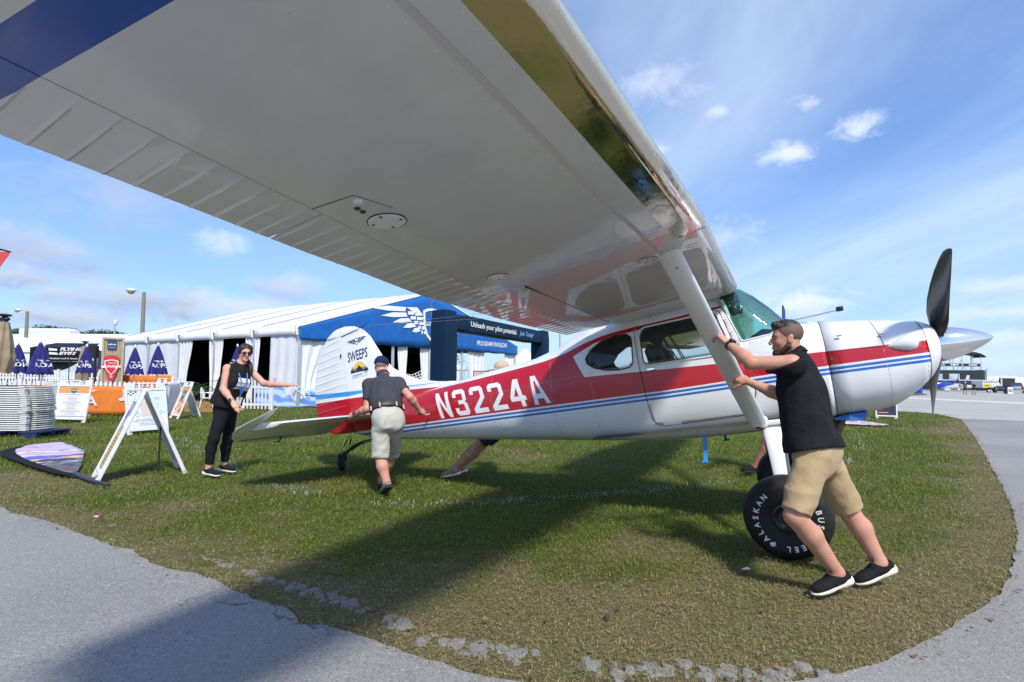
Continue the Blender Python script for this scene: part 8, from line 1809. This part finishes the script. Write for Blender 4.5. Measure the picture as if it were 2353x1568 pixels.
q = at(1287, 772, 70); t = thing('lamp_post', 'slim grey lamp post right of the blue arch', 'lamp post', loc=(q.x, 70, 0), group='street lamps'); mb = MB(); mb.tube([(0, 0, 0), (0, 0, q.z+1.5)], .13, 8); mb.tube([(0, 0, q.z+1.2), (1.2, 0, q.z+1.9)], .06, 6); mb.build('pole', POLEM, t, 60)
for px, yt, lb in ((1300, 800, 'thin mast beside the spine of the airplane'), (1176, 790, 'thin antenna mast behind the pavilion corner'), (1205, 796, 'thin flag mast on the peaked canopy')):
 q = at(px, yt, 60); mb = MB(); mb.tube([(0, 0, 0), (0, 0, q.z)], .04, 6); o = mb.build('mast', POLEM, None, 60); o.location = (q.x, 60, 0); tag(o, lb, 'mast')
q = at(2, 600, 9.0); t = thing('feather_flag', 'tip of a red feather flag with black edge at the left frame edge', 'flag', loc=(q.x-.30, 9.0, 0)); zt = at(20, 578, 9).z
mb = MB(); mb.loft([[(-.05, -.003, z), (w_, -.003, z), (w_, .003, z), (-.05, .003, z)] for z, w_ in ((1.4, .02), (2.4, .10), (zt-.32, .26), (zt-.06, .435), (zt-.01, .44))]); mb.build('flag_cloth', pmc('red_cloth', (.62, .06, .045)), t)
mb = MB(); mb.tube([(-.06, 0, 0), (-.06, 0, 2.9), (.0, 0, zt+.03), (.30, 0, zt+.03), (.455, 0, zt-.01)], .016, 6); mb.build('flag_pole', BLKP, t, 60)
q = at(1800, 702, 16); t = thing('feather_flag', 'thin blue feather flag seen beyond the windshield', 'flag', loc=(q.x, 16, 0)); mb = MB(); mb.loft([[(-.02, -.003, z), (w_, -.003, z), (w_, .003, z), (-.02, .003, z)] for z, w_ in ((1.0, .02), (2.4, .06), (q.z-.15, .055), (q.z, .0))]); mb.build('flag_cloth', pmc('royal_cloth', (.02, .05, .45)), t); mb = MB(); mb.tube([(-.03, 0, 0), (-.03, 0, q.z)], .014, 6); mb.build('flag_pole', BLKP, t, 60)
a_ = at(-60, 870, 70); b2 = at(282, 870, 70); zt = at(100, 767, 78).z; ze = at(100, 806, 70).z
t = thing('exhibit_tent', 'long white exhibit tent roof behind the lounge umbrellas', 'tent', loc=(a_.x, 70, 0)); Lx = b2.x-a_.x
for k in range(3): thick(sheet_grid(lambda u, v, k=k: (Lx*(k+u)/3+6*v*(.5), 8*v, ze+(zt-ze)*v), 4, 4).build('roof_panel', TENT, t), .03)
for k in range(1, 3): mb = MB(); mb.tube([(Lx*k/3, -.03, ze+.02), (Lx*k/3+3, 7.97, zt+.02)], .05, 5); mb.build('roof_seam', PLG, t)
mb = MB(); mb.box((Lx/2, .02, ze/2), (Lx, .05, ze)); mb.build('tent_wall', TENTD, t)
q = at(115, 755, 88); mb = MB(); mb.box((0, 0, q.z-.9), (8.5, 2.6, 1.6), 0, None, .3); mb.box((-.5, 0, q.z-2.8), (13, 2.8, 3.4), 0, None, .3); mb.box((-.5, 0, 1.5), (13, 2.7, 3), 0, None, .2); o = mb.build('motor_home', PLW, None, 40); o.location = (q.x, 88, 0); tag(o, 'white motor home roof showing above the long tent', 'motor home')
Yb = 44; a_ = at(69, 820, Yb); b2 = at(214, 820, Yb); zt = at(140, 786, Yb).z; zm = at(140, 799, Yb).z; zl = at(140, 831, Yb).z; Lx = b2.x-a_.x
t = thing('booth_canopy', 'black exhibit canopy with white lettering behind the parked plane', 'tent', loc=(a_.x, Yb, 0)); BC = cloth('black_canopy', (.012, .013, .016), .2, .3, 1.5, .5)
thick(sheet_grid(lambda u, v: (Lx*(.14+.72*u) if v == 1 else Lx*u*(1-v)+Lx*(.14+.72*u)*v, 1.6*v, zm+(zt-zm)*v), 8, 3).build('canopy_roof', BC, t), .02)
mb = MB(); mb.box((Lx/2, -.02, (zm+zl)/2), (Lx, .04, zm-zl)); mb.build('canopy_front', BC, t)
zF, zE, zT = at(140, 806, Yb).z, at(140, 815, Yb).z, at(140, 825.5, Yb).z; mb = MB(); put_text(mb, 'FLYING', frame_M((Lx*.66, -.06, zF), (1, 0, 0), (0, 0, 1)), .25, .0, width=1.9, bold=.05, shear=.2); put_text(mb, 'EYES', frame_M((Lx*.60, -.06, zE), (1, 0, 0), (0, 0, 1)), .22, .0, width=1.5, bold=.05, shear=.35)
for z, x0 in ((zF, .30), (zE, .31)): put_polys(mb, [[(Lx*x0, 0), (Lx*x0+.7, -.02), (Lx*x0+.72, .14), (Lx*x0-.02, .20)]], frame_M((0, -.06, z), (1, 0, 0), (0, 0, 1)), 1, 1, 0)
put_text(mb, '• Custom Headsets and Helmets • Ultimate', frame_M((Lx*.54, -.06, zT), (1, 0, 0), (0, 0, 1)), .12, 0, width=Lx*.88, bold=.02); mb.build('canopy_lettering', WHT, t)['kind'] = 'stuff'
mb = MB(); mb.box((Lx/2, .6, zl/2), (Lx, .05, zl)); mb.build('back_wall', pm_('booth_dark', (.05, .05, .05), .8), t)
for x in (0, Lx*.33, Lx*.66, Lx): mb = MB(); mb.box((x, 0, zl/2), (.07, .07, zl)); mb.build('canopy_leg', BLKP, t)
q = at(35, 815, 52); t = thing('canopy_tent', 'white walled canopy tent behind the leftmost umbrella', 'tent', loc=(q.x, 52, 0)); ze = at(35, 800, 52).z; zp = at(25, 785, 52).z; mb = MB(); mb.box((.6, 0, ze/2), (6.0, 4.0, ze)); mb.build('tent_wall', TENTD, t); mb = MB(); mb.loft([[(-2.5, -2.1, ze), (3.7, -2.1, ze), (3.7, 2.1, ze), (-2.5, 2.1, ze)], [(.3, -.2, zp+.4), (.9, -.2, zp+.4), (.9, .2, zp+.4), (.3, .2, zp+.4)]]); mb.build('tent_roof', TENT, t)
mb = MB(); mb.box((.6, -2.1, ze-.25), (6.2, .04, .5)); mb.build('tent_valance', TENT, t)
Yp = 36.; nz = at(-40, 835, Yp); tl = at(215, 880, Yp); t = thing('parked_airplane', 'parked white airplane with dark red stripes behind the rear fence', 'airplane', loc=(nz.x, Yp, 0)); Lp = at(232, 870, Yp).x-nz.x
zs_ = lambda y, px=100: at(px, y, Yp).z
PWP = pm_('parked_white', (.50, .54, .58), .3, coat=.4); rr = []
for f_, zt_, zb_, w_ in ((0, 838, 872, .55), (.15, 838, 880, .6), (.40, 843, 882, .55), (.60, 850, 880, .40), (.80, 858, 878, .24), (1.0, 864, 874, .06)):
 a, c = zs_(zt_), zs_(zb_); rr.append([(Lp*f_, w_*math.cos(k*math.pi/8), (a+c)/2+(a-c)/2*math.sin(k*math.pi/8)) for k in range(16)])
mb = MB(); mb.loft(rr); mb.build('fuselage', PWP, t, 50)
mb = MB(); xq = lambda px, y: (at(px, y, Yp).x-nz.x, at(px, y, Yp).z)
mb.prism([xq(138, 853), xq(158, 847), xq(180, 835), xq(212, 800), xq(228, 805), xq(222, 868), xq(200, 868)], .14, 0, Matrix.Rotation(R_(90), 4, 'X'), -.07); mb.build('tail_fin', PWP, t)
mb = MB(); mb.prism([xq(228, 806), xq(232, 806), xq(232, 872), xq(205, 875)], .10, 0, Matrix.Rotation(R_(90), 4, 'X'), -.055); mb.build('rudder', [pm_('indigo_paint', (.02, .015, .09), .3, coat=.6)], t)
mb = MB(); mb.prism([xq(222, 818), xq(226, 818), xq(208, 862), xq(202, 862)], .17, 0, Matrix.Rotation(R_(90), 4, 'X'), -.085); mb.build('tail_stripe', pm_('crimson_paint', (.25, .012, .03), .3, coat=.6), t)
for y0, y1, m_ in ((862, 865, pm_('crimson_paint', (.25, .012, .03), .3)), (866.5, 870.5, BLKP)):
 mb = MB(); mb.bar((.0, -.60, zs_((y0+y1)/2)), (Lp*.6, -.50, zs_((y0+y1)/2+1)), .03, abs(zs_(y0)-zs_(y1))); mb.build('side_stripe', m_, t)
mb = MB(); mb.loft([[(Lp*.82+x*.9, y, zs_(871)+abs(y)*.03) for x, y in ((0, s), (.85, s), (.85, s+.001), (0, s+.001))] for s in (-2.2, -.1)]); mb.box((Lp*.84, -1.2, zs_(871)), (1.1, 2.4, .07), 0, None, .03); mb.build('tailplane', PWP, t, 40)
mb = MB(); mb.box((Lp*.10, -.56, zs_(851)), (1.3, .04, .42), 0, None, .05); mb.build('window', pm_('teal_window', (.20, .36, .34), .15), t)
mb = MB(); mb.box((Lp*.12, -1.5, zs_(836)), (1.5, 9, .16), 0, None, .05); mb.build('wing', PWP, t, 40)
for x in (.08, .30): mb = MB(); mb.tube([(Lp*x, -.5, zs_(876)), (Lp*x, -1.0, .3)], .05, 6); mb.lathe([(.05, -.08), (.24, -.07), (.28, 0), (.24, .07), (.05, .08)], 16, 0, Matrix.Translation((Lp*x, -1.0, .28)) @ Matrix.Rotation(R_(90), 4, 'X')); mb.build('landing_gear', BLK, t, 50)
def make_tree(label, loc, h, w_, seed, group, dense=900, dup_from=None):
 rng = np.random.RandomState(seed); t = thing('tree', label, 'tree', loc=loc, group=group)
 mb = MB(); mb.tube([(0, 0, 0), (rng.uniform(-.3, .3), 0, h*.35), (rng.uniform(-.6, .6), 0, h*.7)], [h*.022, h*.017, h*.008], 7)
 cl = []
 for k in range(9):
  a = rng.uniform(0, 6.28); z = h*rng.uniform(.42, .95); r = w_*rng.uniform(.15, .5)*(1.15-z/h*.6); cl.append((r*math.cos(a), r*math.sin(a), z, w_*rng.uniform(.16, .30))); mb.tube([(0, 0, z*.7), (r*math.cos(a)*.6, r*math.sin(a)*.6, z*.9), (r*math.cos(a), r*math.sin(a), z)], [h*.008, h*.005, h*.002], 5)
 mb.build('trunk', pm_('tree_bark', (.07, .055, .04), .9), t, 60)
 C_ = np.array(cl); n = dense; k = rng.randint(0, len(cl), n); d = rng.normal(size=(n, 3)); d /= np.linalg.norm(d, axis=1)[:, None]; rad = rng.uniform(.55, 1.05, n)**.6; p = C_[k, :3]+d*(C_[k, 3]*rad)[:, None]*np.array([1.25, 1.25, .8])
 s = h*.015*rng.uniform(.6, 1.4, n); u = rng.normal(size=(n, 3)); u /= np.linalg.norm(u, axis=1)[:, None]; v = np.cross(u, d+.01); v /= np.linalg.norm(v, axis=1)[:, None]
 V_ = np.stack([p-u*s[:, None], p+v*s[:, None]*.7, p+u*s[:, None], p-v*s[:, None]*.7], 1).reshape(-1, 3); q = np.arange(n*4).reshape(n, 4)
 m = MATS.get('tree_leaf')
 if not m:
  m, tt, b, o = new_mat('tree_leaf'); ar = tt.add('ShaderNodeAttribute', attribute_name='rnd'); tt.link(tt.ramp(ar.outputs['Fac'], [(0, (.020, .050, .010)), (.6, (.045, .095, .018)), (1, (.085, .13, .030))]), b.inputs['Base Color']); b.inputs['Roughness'].default_value = .6; MATS['tree_leaf'] = m
 me = np_mesh('crown', V_, q, None, {'rnd': np.repeat(rng.rand(n), 4)}, [m]); o = bpy.data.objects.new('crown', me); COL.objects.link(o); o.parent = t; return t
protos = [make_tree('broad dark green tree beyond the long white tent', (0, 0, 0), 15, 13, s, 'trees along the far left skyline', 7000) for s in (1, 2, 3)]
for i, (px, yt, Y) in enumerate(((24, 770-24+6, 150), (45, 752, 160), (70, 750, 165), (88, 748, 150), (105, 752, 170), (124, 749, 175), (142, 746, 150), (160, 752, 160), (178, 757, 170), (196, 756, 150), (212, 757, 165), (228, 753, 160), (246, 757, 170), (262, 762, 160), (278, 764, 150), (8, 752, 155))):
 q = at(px, yt, Y); o = protos[i] if i < 3 else dup(protos[i % 3]); o['label'] = ORD[i if i < 15 else 15]+' dark green tree along the far skyline, counted from left' if i < 15 else 'dark green tree behind the tan umbrella at the left edge'; o.location = (q.x, Y, 0); k = q.z/15; o.scale = (k*.95, k, k); o.rotation_euler = (0, 0, i*1.3)
make_tree('green tree glimpsed through the open side of the pavilion', (at(1000, 850, 75).x, 75, 0), 6.5, 9, 8, None, 1500)
make_tree('small green tree seen through the gap beside the white curtain', (at(935, 850, 90).x, 90, 0), 6.5, 9, 9, None, 1200)
c6 = lambda x, y: ((3560+x/5.348)/1.7, (1340+y/5.348)/1.7)
def A6(x, y, Y): return at(*c6(x, y), Y)
YT = 122; tb = A6(360, 1000, YT); te = A6(1470, 1000, YT); z0 = A6(900, 560, YT).z; zd = z0
t = thing('hospitality_trailer', 'black two storey hospitality trailer with roofed deck on the tarmac', 'trailer', loc=(tb.x, YT, 0)); Lx = te.x-tb.x; BKP = pm_('trailer_black', (.010, .010, .011), .35, coat=.4)
mb = MB(); mb.box((Lx/2, 1.3, (z0-.3)/2+.2), (Lx, 2.6, z0-.3)); mb.build('trailer_body', BKP, t)
for x0, x1 in ((430, 650), (785, 1005)):
 a, c = A6(x0, 645, YT), A6(x1, 765, YT); mb = MB(); mb.box(((a.x+c.x)/2-tb.x, -.04, (a.z+c.z)/2), (c.x-a.x, .06, a.z-c.z)); mb.build('window_graphic', pm_('cloud_graphic', (.40, .48, .58), .3, var=.35, vs=.5), t)
zr = A6(900, 430, YT).z; zr2 = A6(900, 490, YT).z; zrf = A6(900, 178, YT).z; zrb = A6(900, 245, YT).z
for x0, x1, s_ in ((460, 665, 'DAHER'), (690, 1050, 'TBM'), (1075, 1440, 'KODIAK')):
 a, c = A6(x0, 440, YT), A6(x1, 440, YT); mb = MB(); mb.box(((a.x+c.x)/2-tb.x, -.02, (zr+zr2)/2), (c.x-a.x, .06, zr-zr2)); rp = mb.build('rail_banner', BKP, t)
 mb = MB(); put_text(mb, s_, frame_M(((a.x+c.x)/2-tb.x+.3, -.06, (zr+zr2)/2-.16), (1, 0, 0), (0, 0, 1)), .38, width=(c.x-a.x)*.5, bold=.03, shear=.3); mb.build('rail_lettering', WHT, rp)
 mb = MB()
 for z in (zr+.06, zr2-.06): mb.bar((a.x-tb.x, -.02, z), (c.x-tb.x, -.02, z), .07)
 for x in (a.x, c.x): mb.bar((x-tb.x, -.02, z0), (x-tb.x, -.02, zr+.05), .07)
 mb.build('deck_rail', POLEM, t)
for x in (685, 1060, 1455):
 a = A6(x, 400, YT);
 for y in (0, 2.5): mb = MB(); mb.bar((a.x-tb.x, y, z0), (a.x-tb.x, y, zrb), .09); mb.build('deck_post', POLEM, t)
a, c = A6(560, 200, YT), A6(1460, 200, YT); mb = MB(); mb.loft([[(a.x-tb.x, y, z) for y, z in ((-.4, zrb), (-.4, zrb+.25), (1.3, zrf), (3.0, zrb+.25), (3.0, zrb))], [(c.x-tb.x-.3, y, z) for y, z in ((-.4, zrb), (-.4, zrb+.25), (1.3, zrf), (3.0, zrb+.25), (3.0, zrb))], [(c.x-tb.x+.8, y, z) for y, z in ((-.4, zrb-.6), (-.4, zrb-.4), (1.3, zrb+.1), (3.0, zrb-.4), (3.0, zrb-.6))]]); mb.build('deck_roof', cloth('canopy_charcoal', (.02, .02, .022), .15), t, 40)
for x in (1120, 880):
 a = A6(x, 420, YT); mb = MB(); mb.bar((a.x-tb.x-1.0, 1, z0), (a.x-tb.x, 1, z0+(zrf-z0)*.55), .07); mb.bar((a.x-tb.x+1.0, 1, z0), (a.x-tb.x, 1, z0+(zrf-z0)*.55), .07); mb.build('deck_truss', POLEM, t)
mb = MB()
for k in range(5): mb.bar((A6(1268+k, 540-50*k, YT).x-tb.x, .6, z0+.75*k), (A6(1330-k, 540, YT).x-tb.x, .6, z0+.75*k), .06)
mb.bar((A6(1265, 0, YT).x-tb.x, .6, z0), (A6(1280, 0, YT).x-tb.x, .6, z0+3.4), .08); mb.bar((A6(1333, 0, YT).x-tb.x, .6, z0), (A6(1318, 0, YT).x-tb.x, .6, z0+3.4), .08); mb.build('deck_ladder', POLEM, t)
a = A6(1530, 660, YT); t = thing('dark_tank', 'dark round tank at the end of the black trailer', 'tank', loc=(a.x, YT+1.3, 0)); mb = MB(); zz = A6(1530, 565, YT).z; mb.lathe([(.001, .1), (1.0, .1), (1.05, zz-.2), (.8, zz), (.001, zz+.05)], 20); mb.build('tank_shell', pm_('tank_green', (.012, .022, .016), .3, coat=.4), t, 40); mb = MB(); mb.tube([(1.3, -.3, 0), (1.3, -.3, zz+.3), (1.9, -.3, zz+.1)], .10, 8); mb.build('vent_pipe', STEEL, t, 60)
YA = 108; n0 = A6(390, 890, YA); t = thing('parked_twin', 'blue and white high wing twin propeller airplane on the tarmac', 'airplane', loc=(n0.x, YA, 0)); BL2 = pm_('royal_paint', (.012, .05, .42), .25, coat=.8)
X6 = lambda x, y: (A6(x, y, YA).x-n0.x, A6(x, y, YA).z)
def lof(sts, name, mat, k=.9):
 mb = MB(); rr = []
 for x, yt, yb, w_ in sts: X_, zt_ = X6(x, yt); _, zb_ = X6(x, yb); rr.append([(X_, w_*math.cos(a), (zt_+zb_)/2+(zt_-zb_)/2*math.sin(a)) for a in np.linspace(0, 2*math.pi, 16, endpoint=False)])
 mb.loft(rr); return mb.build(name, mat, t, 50)
lof([(392, 880, 895, .05), (430, 850, 920, .4), (500, 815, 950, .6), (620, 765, 955, .7), (760, 765, 950, .7), (850, 800, 955, .65)], 'nose_section', BL2)
lof([(570, 925, 955, .3), (700, 860, 972, .68), (850, 820, 980, .72), (1000, 850, 975, .6), (1200, 880, 950, .35), (1420, 900, 930, .08)], 'fuselage', PWP)
mb = MB(); a, c = X6(560, 778), X6(700, 778); mb.loft([[(x, -.66, z) for x, z in (X6(575, 830), X6(690, 830), X6(660, 775), X6(610, 778))], [(x, -.45, z) for x, z in (X6(585, 828), X6(690, 828), X6(660, 770), X6(615, 772))]]); mb.build('cockpit_window', pm_('cockpit_glass', (.02, .05, .12), .1, coat=1), t)
mb = MB(); a, c = X6(345, 775), X6(1660, 775); mb.box(((a[0]+c[0])/2, 0, a[1]), (c[0]-a[0], 1.6, .22), 0, None, .08); mb.tube([(c[0], 0, a[1]), (c[0]+.5, 0, a[1]+.5), (c[0]+.75, 0, X6(1695, 685)[1])], [.10, .08, .04], 8); mb.build('wing', PWP, t, 40)
for x in (440, 940):
 lof([(x-55, 780, 800, .1), (x-20, 758, 820, .45), (x+60, 760, 815, .45), (x+100, 775, 795, .2)], 'engine_nacelle', BL2)
 X_, z_ = X6(x-45, 785); mb = MB()
 for a in (80, 200, 320): mb.bar((X_, -.8, z_), (X_+1.25*math.cos(R_(a)), -.8, z_+1.25*math.sin(R_(a))), .05, .16, 0, (0, 1, 0))
 mb.ell((X_, -.85, z_), (.16, .25, .16)); mb.build('propeller', pm_('prop_grey', (.05, .05, .055), .4), t, 40)
mb = MB(); mb.prism([X6(1130, 765), X6(1160, 675), X6(1215, 675), X6(1200, 765)], .12, 0, Matrix.Rotation(R_(90), 4, 'X'), -.06); mb.build('tail_fin', PWP, t)
for x in (410, 690, 920):
 X_, z_ = X6(x, 985); mb = MB(); mb.ell((X_, -.75, .38), (.75 if x < 900 else .3, .22, .28)); mb.tube([(X_, -.7, .4), (X_+.2, -.5, X6(x, 940)[1])], .08, 6); mb.build('wheel_fairing', PWP, t, 60)
mb = MB(); put_text(mb, 'K71', frame_M((X6(1005, 920)[0], -.74, X6(1005, 918)[1]), (1, 0, 0), (0, 0, 1)), .55, width=1.3, bold=.02); mb.build('fuselage_lettering', BLKP, t)
YG = 100; a, c = A6(1378, 1000, YG), A6(1770, 1000, YG); t = thing('generator_trailer', 'white twin axle generator trailer with yellow label', 'trailer', loc=(a.x, YG, 0)); Lx = c.x-a.x; zt_ = A6(1500, 795, YG).z; zb_ = A6(1500, 940, YG).z
mb = MB(); mb.loft([[(0, y, zb_), (Lx*1.02, y, zb_), (Lx*.98, y, zb_+(zt_-zb_)*.35), (Lx*.80, y, zt_), (0, y, zt_)] for y in (-1.2, 1.2)]); mb.build('housing', pm_('generator_white', (.66, .65, .60), .4, coat=.3), t)
mb = MB(); mb.box((Lx*.5, -.2, zb_-.18), (Lx*1.05, 2.2, .34)); mb.build('chassis', BLKP, t)
for x in (1500, 1625): X_ = A6(x, 1000, YG).x-a.x; mb = MB(); mb.lathe([(.05, -.1), (.42, -.12), (.50, 0), (.42, .12), (.05, .1)], 22, 0, Matrix.Translation((X_, -1.15, .50)) @ Matrix.Rotation(R_(90), 4, 'X')); w_ = mb.build('wheel', BLK, t, 40); mb = MB(); mb.lathe([(.001, .13), (.30, .13), (.32, .08)], 20, 0, Matrix.Translation((X_, -1.15, .50)) @ Matrix.Rotation(R_(90), 4, 'X')); mb.build('hub', WHT, w_, 40)
X_, z_ = A6(1455, 890, YG).x-a.x, A6(1455, 890, YG).z; mb = MB(); mb.box((X_, -1.22, z_), (1.05, .03, .62)); yl = mb.build('yellow_label', pm_('label_yellow', (.75, .62, .02), .5), t); mb = MB(); put_text(mb, 'POWER', frame_M((X_, -1.245, z_-.08), (1, 0, 0), (0, 0, 1)), .2, width=.8, bold=.03); mb.build('label_lettering', BLKP, yl)
X_, z_ = A6(1600, 885, YG).x-a.x, A6(1600, 885, YG).z; mb = MB(); mb.box((X_, -1.25, z_), (1.25, .10, .62), 0, None, .02); mb.build('control_box', PLW, t)
for x in (1470, 1600): X_, z_ = A6(x, 818, YG).x-a.x, A6(x, 818, YG).z; mb = MB(); mb.box((X_, -1.215, z_), (1.5, .03, .10)); mb.build('vent', BLKP, t)
def car(label, x0, x1, yt, yb, Y, col, kind, name='parked_car'):
 a, c = A6(x0, yb, Y), A6(x1, yb, Y); w_ = c.x-a.x; h = A6(x0, yt, Y).z-A6(x0, yb, Y).z; ph = math.atan2((a.x+c.x)/2, Y); t = thing(name, label, 'car' if kind != 'pickup' else 'pickup truck', loc=((a.x+c.x)/2, Y, 0), rz=-ph); k = w_/2*math.cos(ph)
 m = pm_(label.split()[0]+'_car_paint', col, .3, coat=.8)
 mb = MB(); mb.loft([[(x*k*s, y, z*h) for x, z in ((-1, .22), (1, .22), (1, .55), (.93, .66), (-.93, .66), (-1, .55))] for y, s in ((0, .9), (.15, 1), (3.8, 1), (4.3, .92))]); mb.build('car_body', m, t, 30)
 mb = MB(); mb.loft([[(x*k, y+dy, z*h) for x, z, dy in ((-.88, .64, 0), (.88, .64, 0), (.70, 1.0, .5), (-.70, 1.0, .5))] for y in (.9, 2.9)]); mb.build('cabin', m, t, 30)
 mb = MB(); mb.quad((-.80*k, .93, .68*h), (.80*k, .93, .68*h), (.66*k, 1.33, .95*h), (-.66*k, 1.33, .95*h)); thick(mb.build('rear_window' if kind == 'pickup' else 'windshield', pm_('car_glass', (.05, .07, .09), .08, coat=1), t), .02)
 for s in (-1, 1):
  for y in (.75, 3.4): mb = MB(); mb.lathe([(.05, -.1), (.30, -.1), (.36, 0), (.30, .1), (.05, .1)], 18, 0, Matrix.Translation((s*k*.86, y, .36)) @ Matrix.Rotation(R_(90), 4, 'Y')); mb.build('wheel', BLK, t, 40)
  mb = MB(); mb.box((s*k*.78, -.01, .56*h), (k*.34, .08, .10*h), 0, None, .02); mb.build('tail_light' if kind == 'pickup' else 'headlight', pm_('lamp_red', (.4, .02, .02), .3) if kind == 'pickup' else pm_('lamp_clear', (.7, .72, .75), .2), t)
 mb = MB(); mb.box((0, -.03, .30*h), (k*1.8, .12, .12*h), 0, None, .03); mb.build('bumper', BLKP if kind != 'pickup' else CHROME, t)
 if kind == 'pickup': mb = MB(); mb.box((0, -.04, .54*h), (k*1.3, .05, .24*h), 0, None, .02); mb.build('tailgate', CHROME, t)
 return t
car('navy sedan facing the camera beside the generator trailer', 1755, 1960, 893, 1040, 96, (.03, .055, .085), 'suv')
car('black pickup truck with silver tailgate at the right edge', 2030, 2360, 820, 1045, 92, (.012, .012, .014), 'pickup', 'pickup_truck')
a, c = A6(1985, 1050, 84), A6(2120, 1050, 84); t = thing('poster_stand', 'black poster stand with red and blue poster near the pickup', 'sign', loc=((a.x+c.x)/2, 84, 0)); w_ = c.x-a.x; h = A6(2050, 885, 84).z
mb = MB(); mb.box((-.12, .1, h/2), (w_, .25, h)); mb.build('stand', BLKP, t)
mb = MB(); mb.box((.08, -.05, h*.40), (w_*.80, .04, h*.76)); mb.build('poster_board', WHT, t)
mb = MB(); Mq = frame_M((.08, -.08, h*.40), (1, 0, 0), (0, 0, 1)); put_polys(mb, [bevel_rect(-w_*.34, -.2*h, w_*.34, .04*h)], Mq, 1, 1, 0, 0); put_polys(mb, [bevel_rect(-w_*.34, .08*h, w_*.34, .16*h)], Mq, 1, 1, 0, 1); put_polys(mb, [bevel_rect(-w_*.15, -.08*h, w_*.15, .0)], Mq, 1, 1, .004, 2); mb.build('poster_print', [pmc('sea', (.12, .36, .65)), pmc('crimson', (.45, .10, .10)), pmc('dark', (.05, .02, .03))], t)
Yw = 135; a, c = A6(1590, 1000, Yw), A6(2900, 1000, Yw); t = thing('exhibit_tent', 'long white exhibit tent with dark doorway at the right edge', 'tent', loc=(a.x, Yw, 0)); Lx = c.x-a.x; zt_ = A6(1900, 690, Yw+10).z; ze = A6(1900, 790, Yw).z
for k in range(5): thick(sheet_grid(lambda u, v, k=k: (Lx*(k+u)/5, 10*v, ze+(zt_-ze)*v), 2, 3).build('roof_panel', TENT, t), .03)
for k in range(6): mb = MB(); mb.tube([(Lx*k/5, -.04, ze), (Lx*k/5-1.2, 9.95, zt_+.03)], .06, 5); mb.build('roof_seam', PLG, t)
mb = MB(); mb.box((Lx/2, .05, ze/2), (Lx, .08, ze)); mb.build('tent_wall', TENTD, t)
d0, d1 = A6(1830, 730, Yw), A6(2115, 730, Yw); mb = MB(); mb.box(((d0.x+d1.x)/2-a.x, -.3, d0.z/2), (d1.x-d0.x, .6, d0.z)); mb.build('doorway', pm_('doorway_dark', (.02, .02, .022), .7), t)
mb = MB()
for x in (d0.x, d1.x): mb.bar((x-a.x, -.62, 0), (x-a.x, -.62, d0.z), .25)
mb.bar((d0.x-a.x, -.62, d0.z), (d1.x-a.x, -.62, d0.z), .25); mb.build('door_frame', PLG, t)
q = A6(130, 1050, 60); mb = MB(); zz = 1.05; mb.lathe([(.001, 0), (.55, 0), (.58, .3), (.56, .32), (.58, .35), (.58, .7), (.56, .72), (.58, .75), (.55, zz), (.001, zz)], 28); o = mb.build('barrel', pm_('barrel_blue', (.015, .07, .42), .4), None, 40); o.location = (gp(*c6(140, 1052)).x, gp(*c6(140, 1052)).y, 0); tag(o, 'blue barrel standing on the tarmac below the cowling', 'barrel')
pp = [gp(*c6(*p)) for p in [(-300, 1090), (-200, 1050), (60, 1048), (250, 1058), (360, 1078), (250, 1096), (0, 1100)]]
tag(sheet('turf_island', [(p.x, p.y) for p in pp], .018, MATS.get('grass_island') or pm_('island_turf', (.09, .10, .03), .95, var=.4, vs=6, bump=.5, bs=30)), kind='structure')
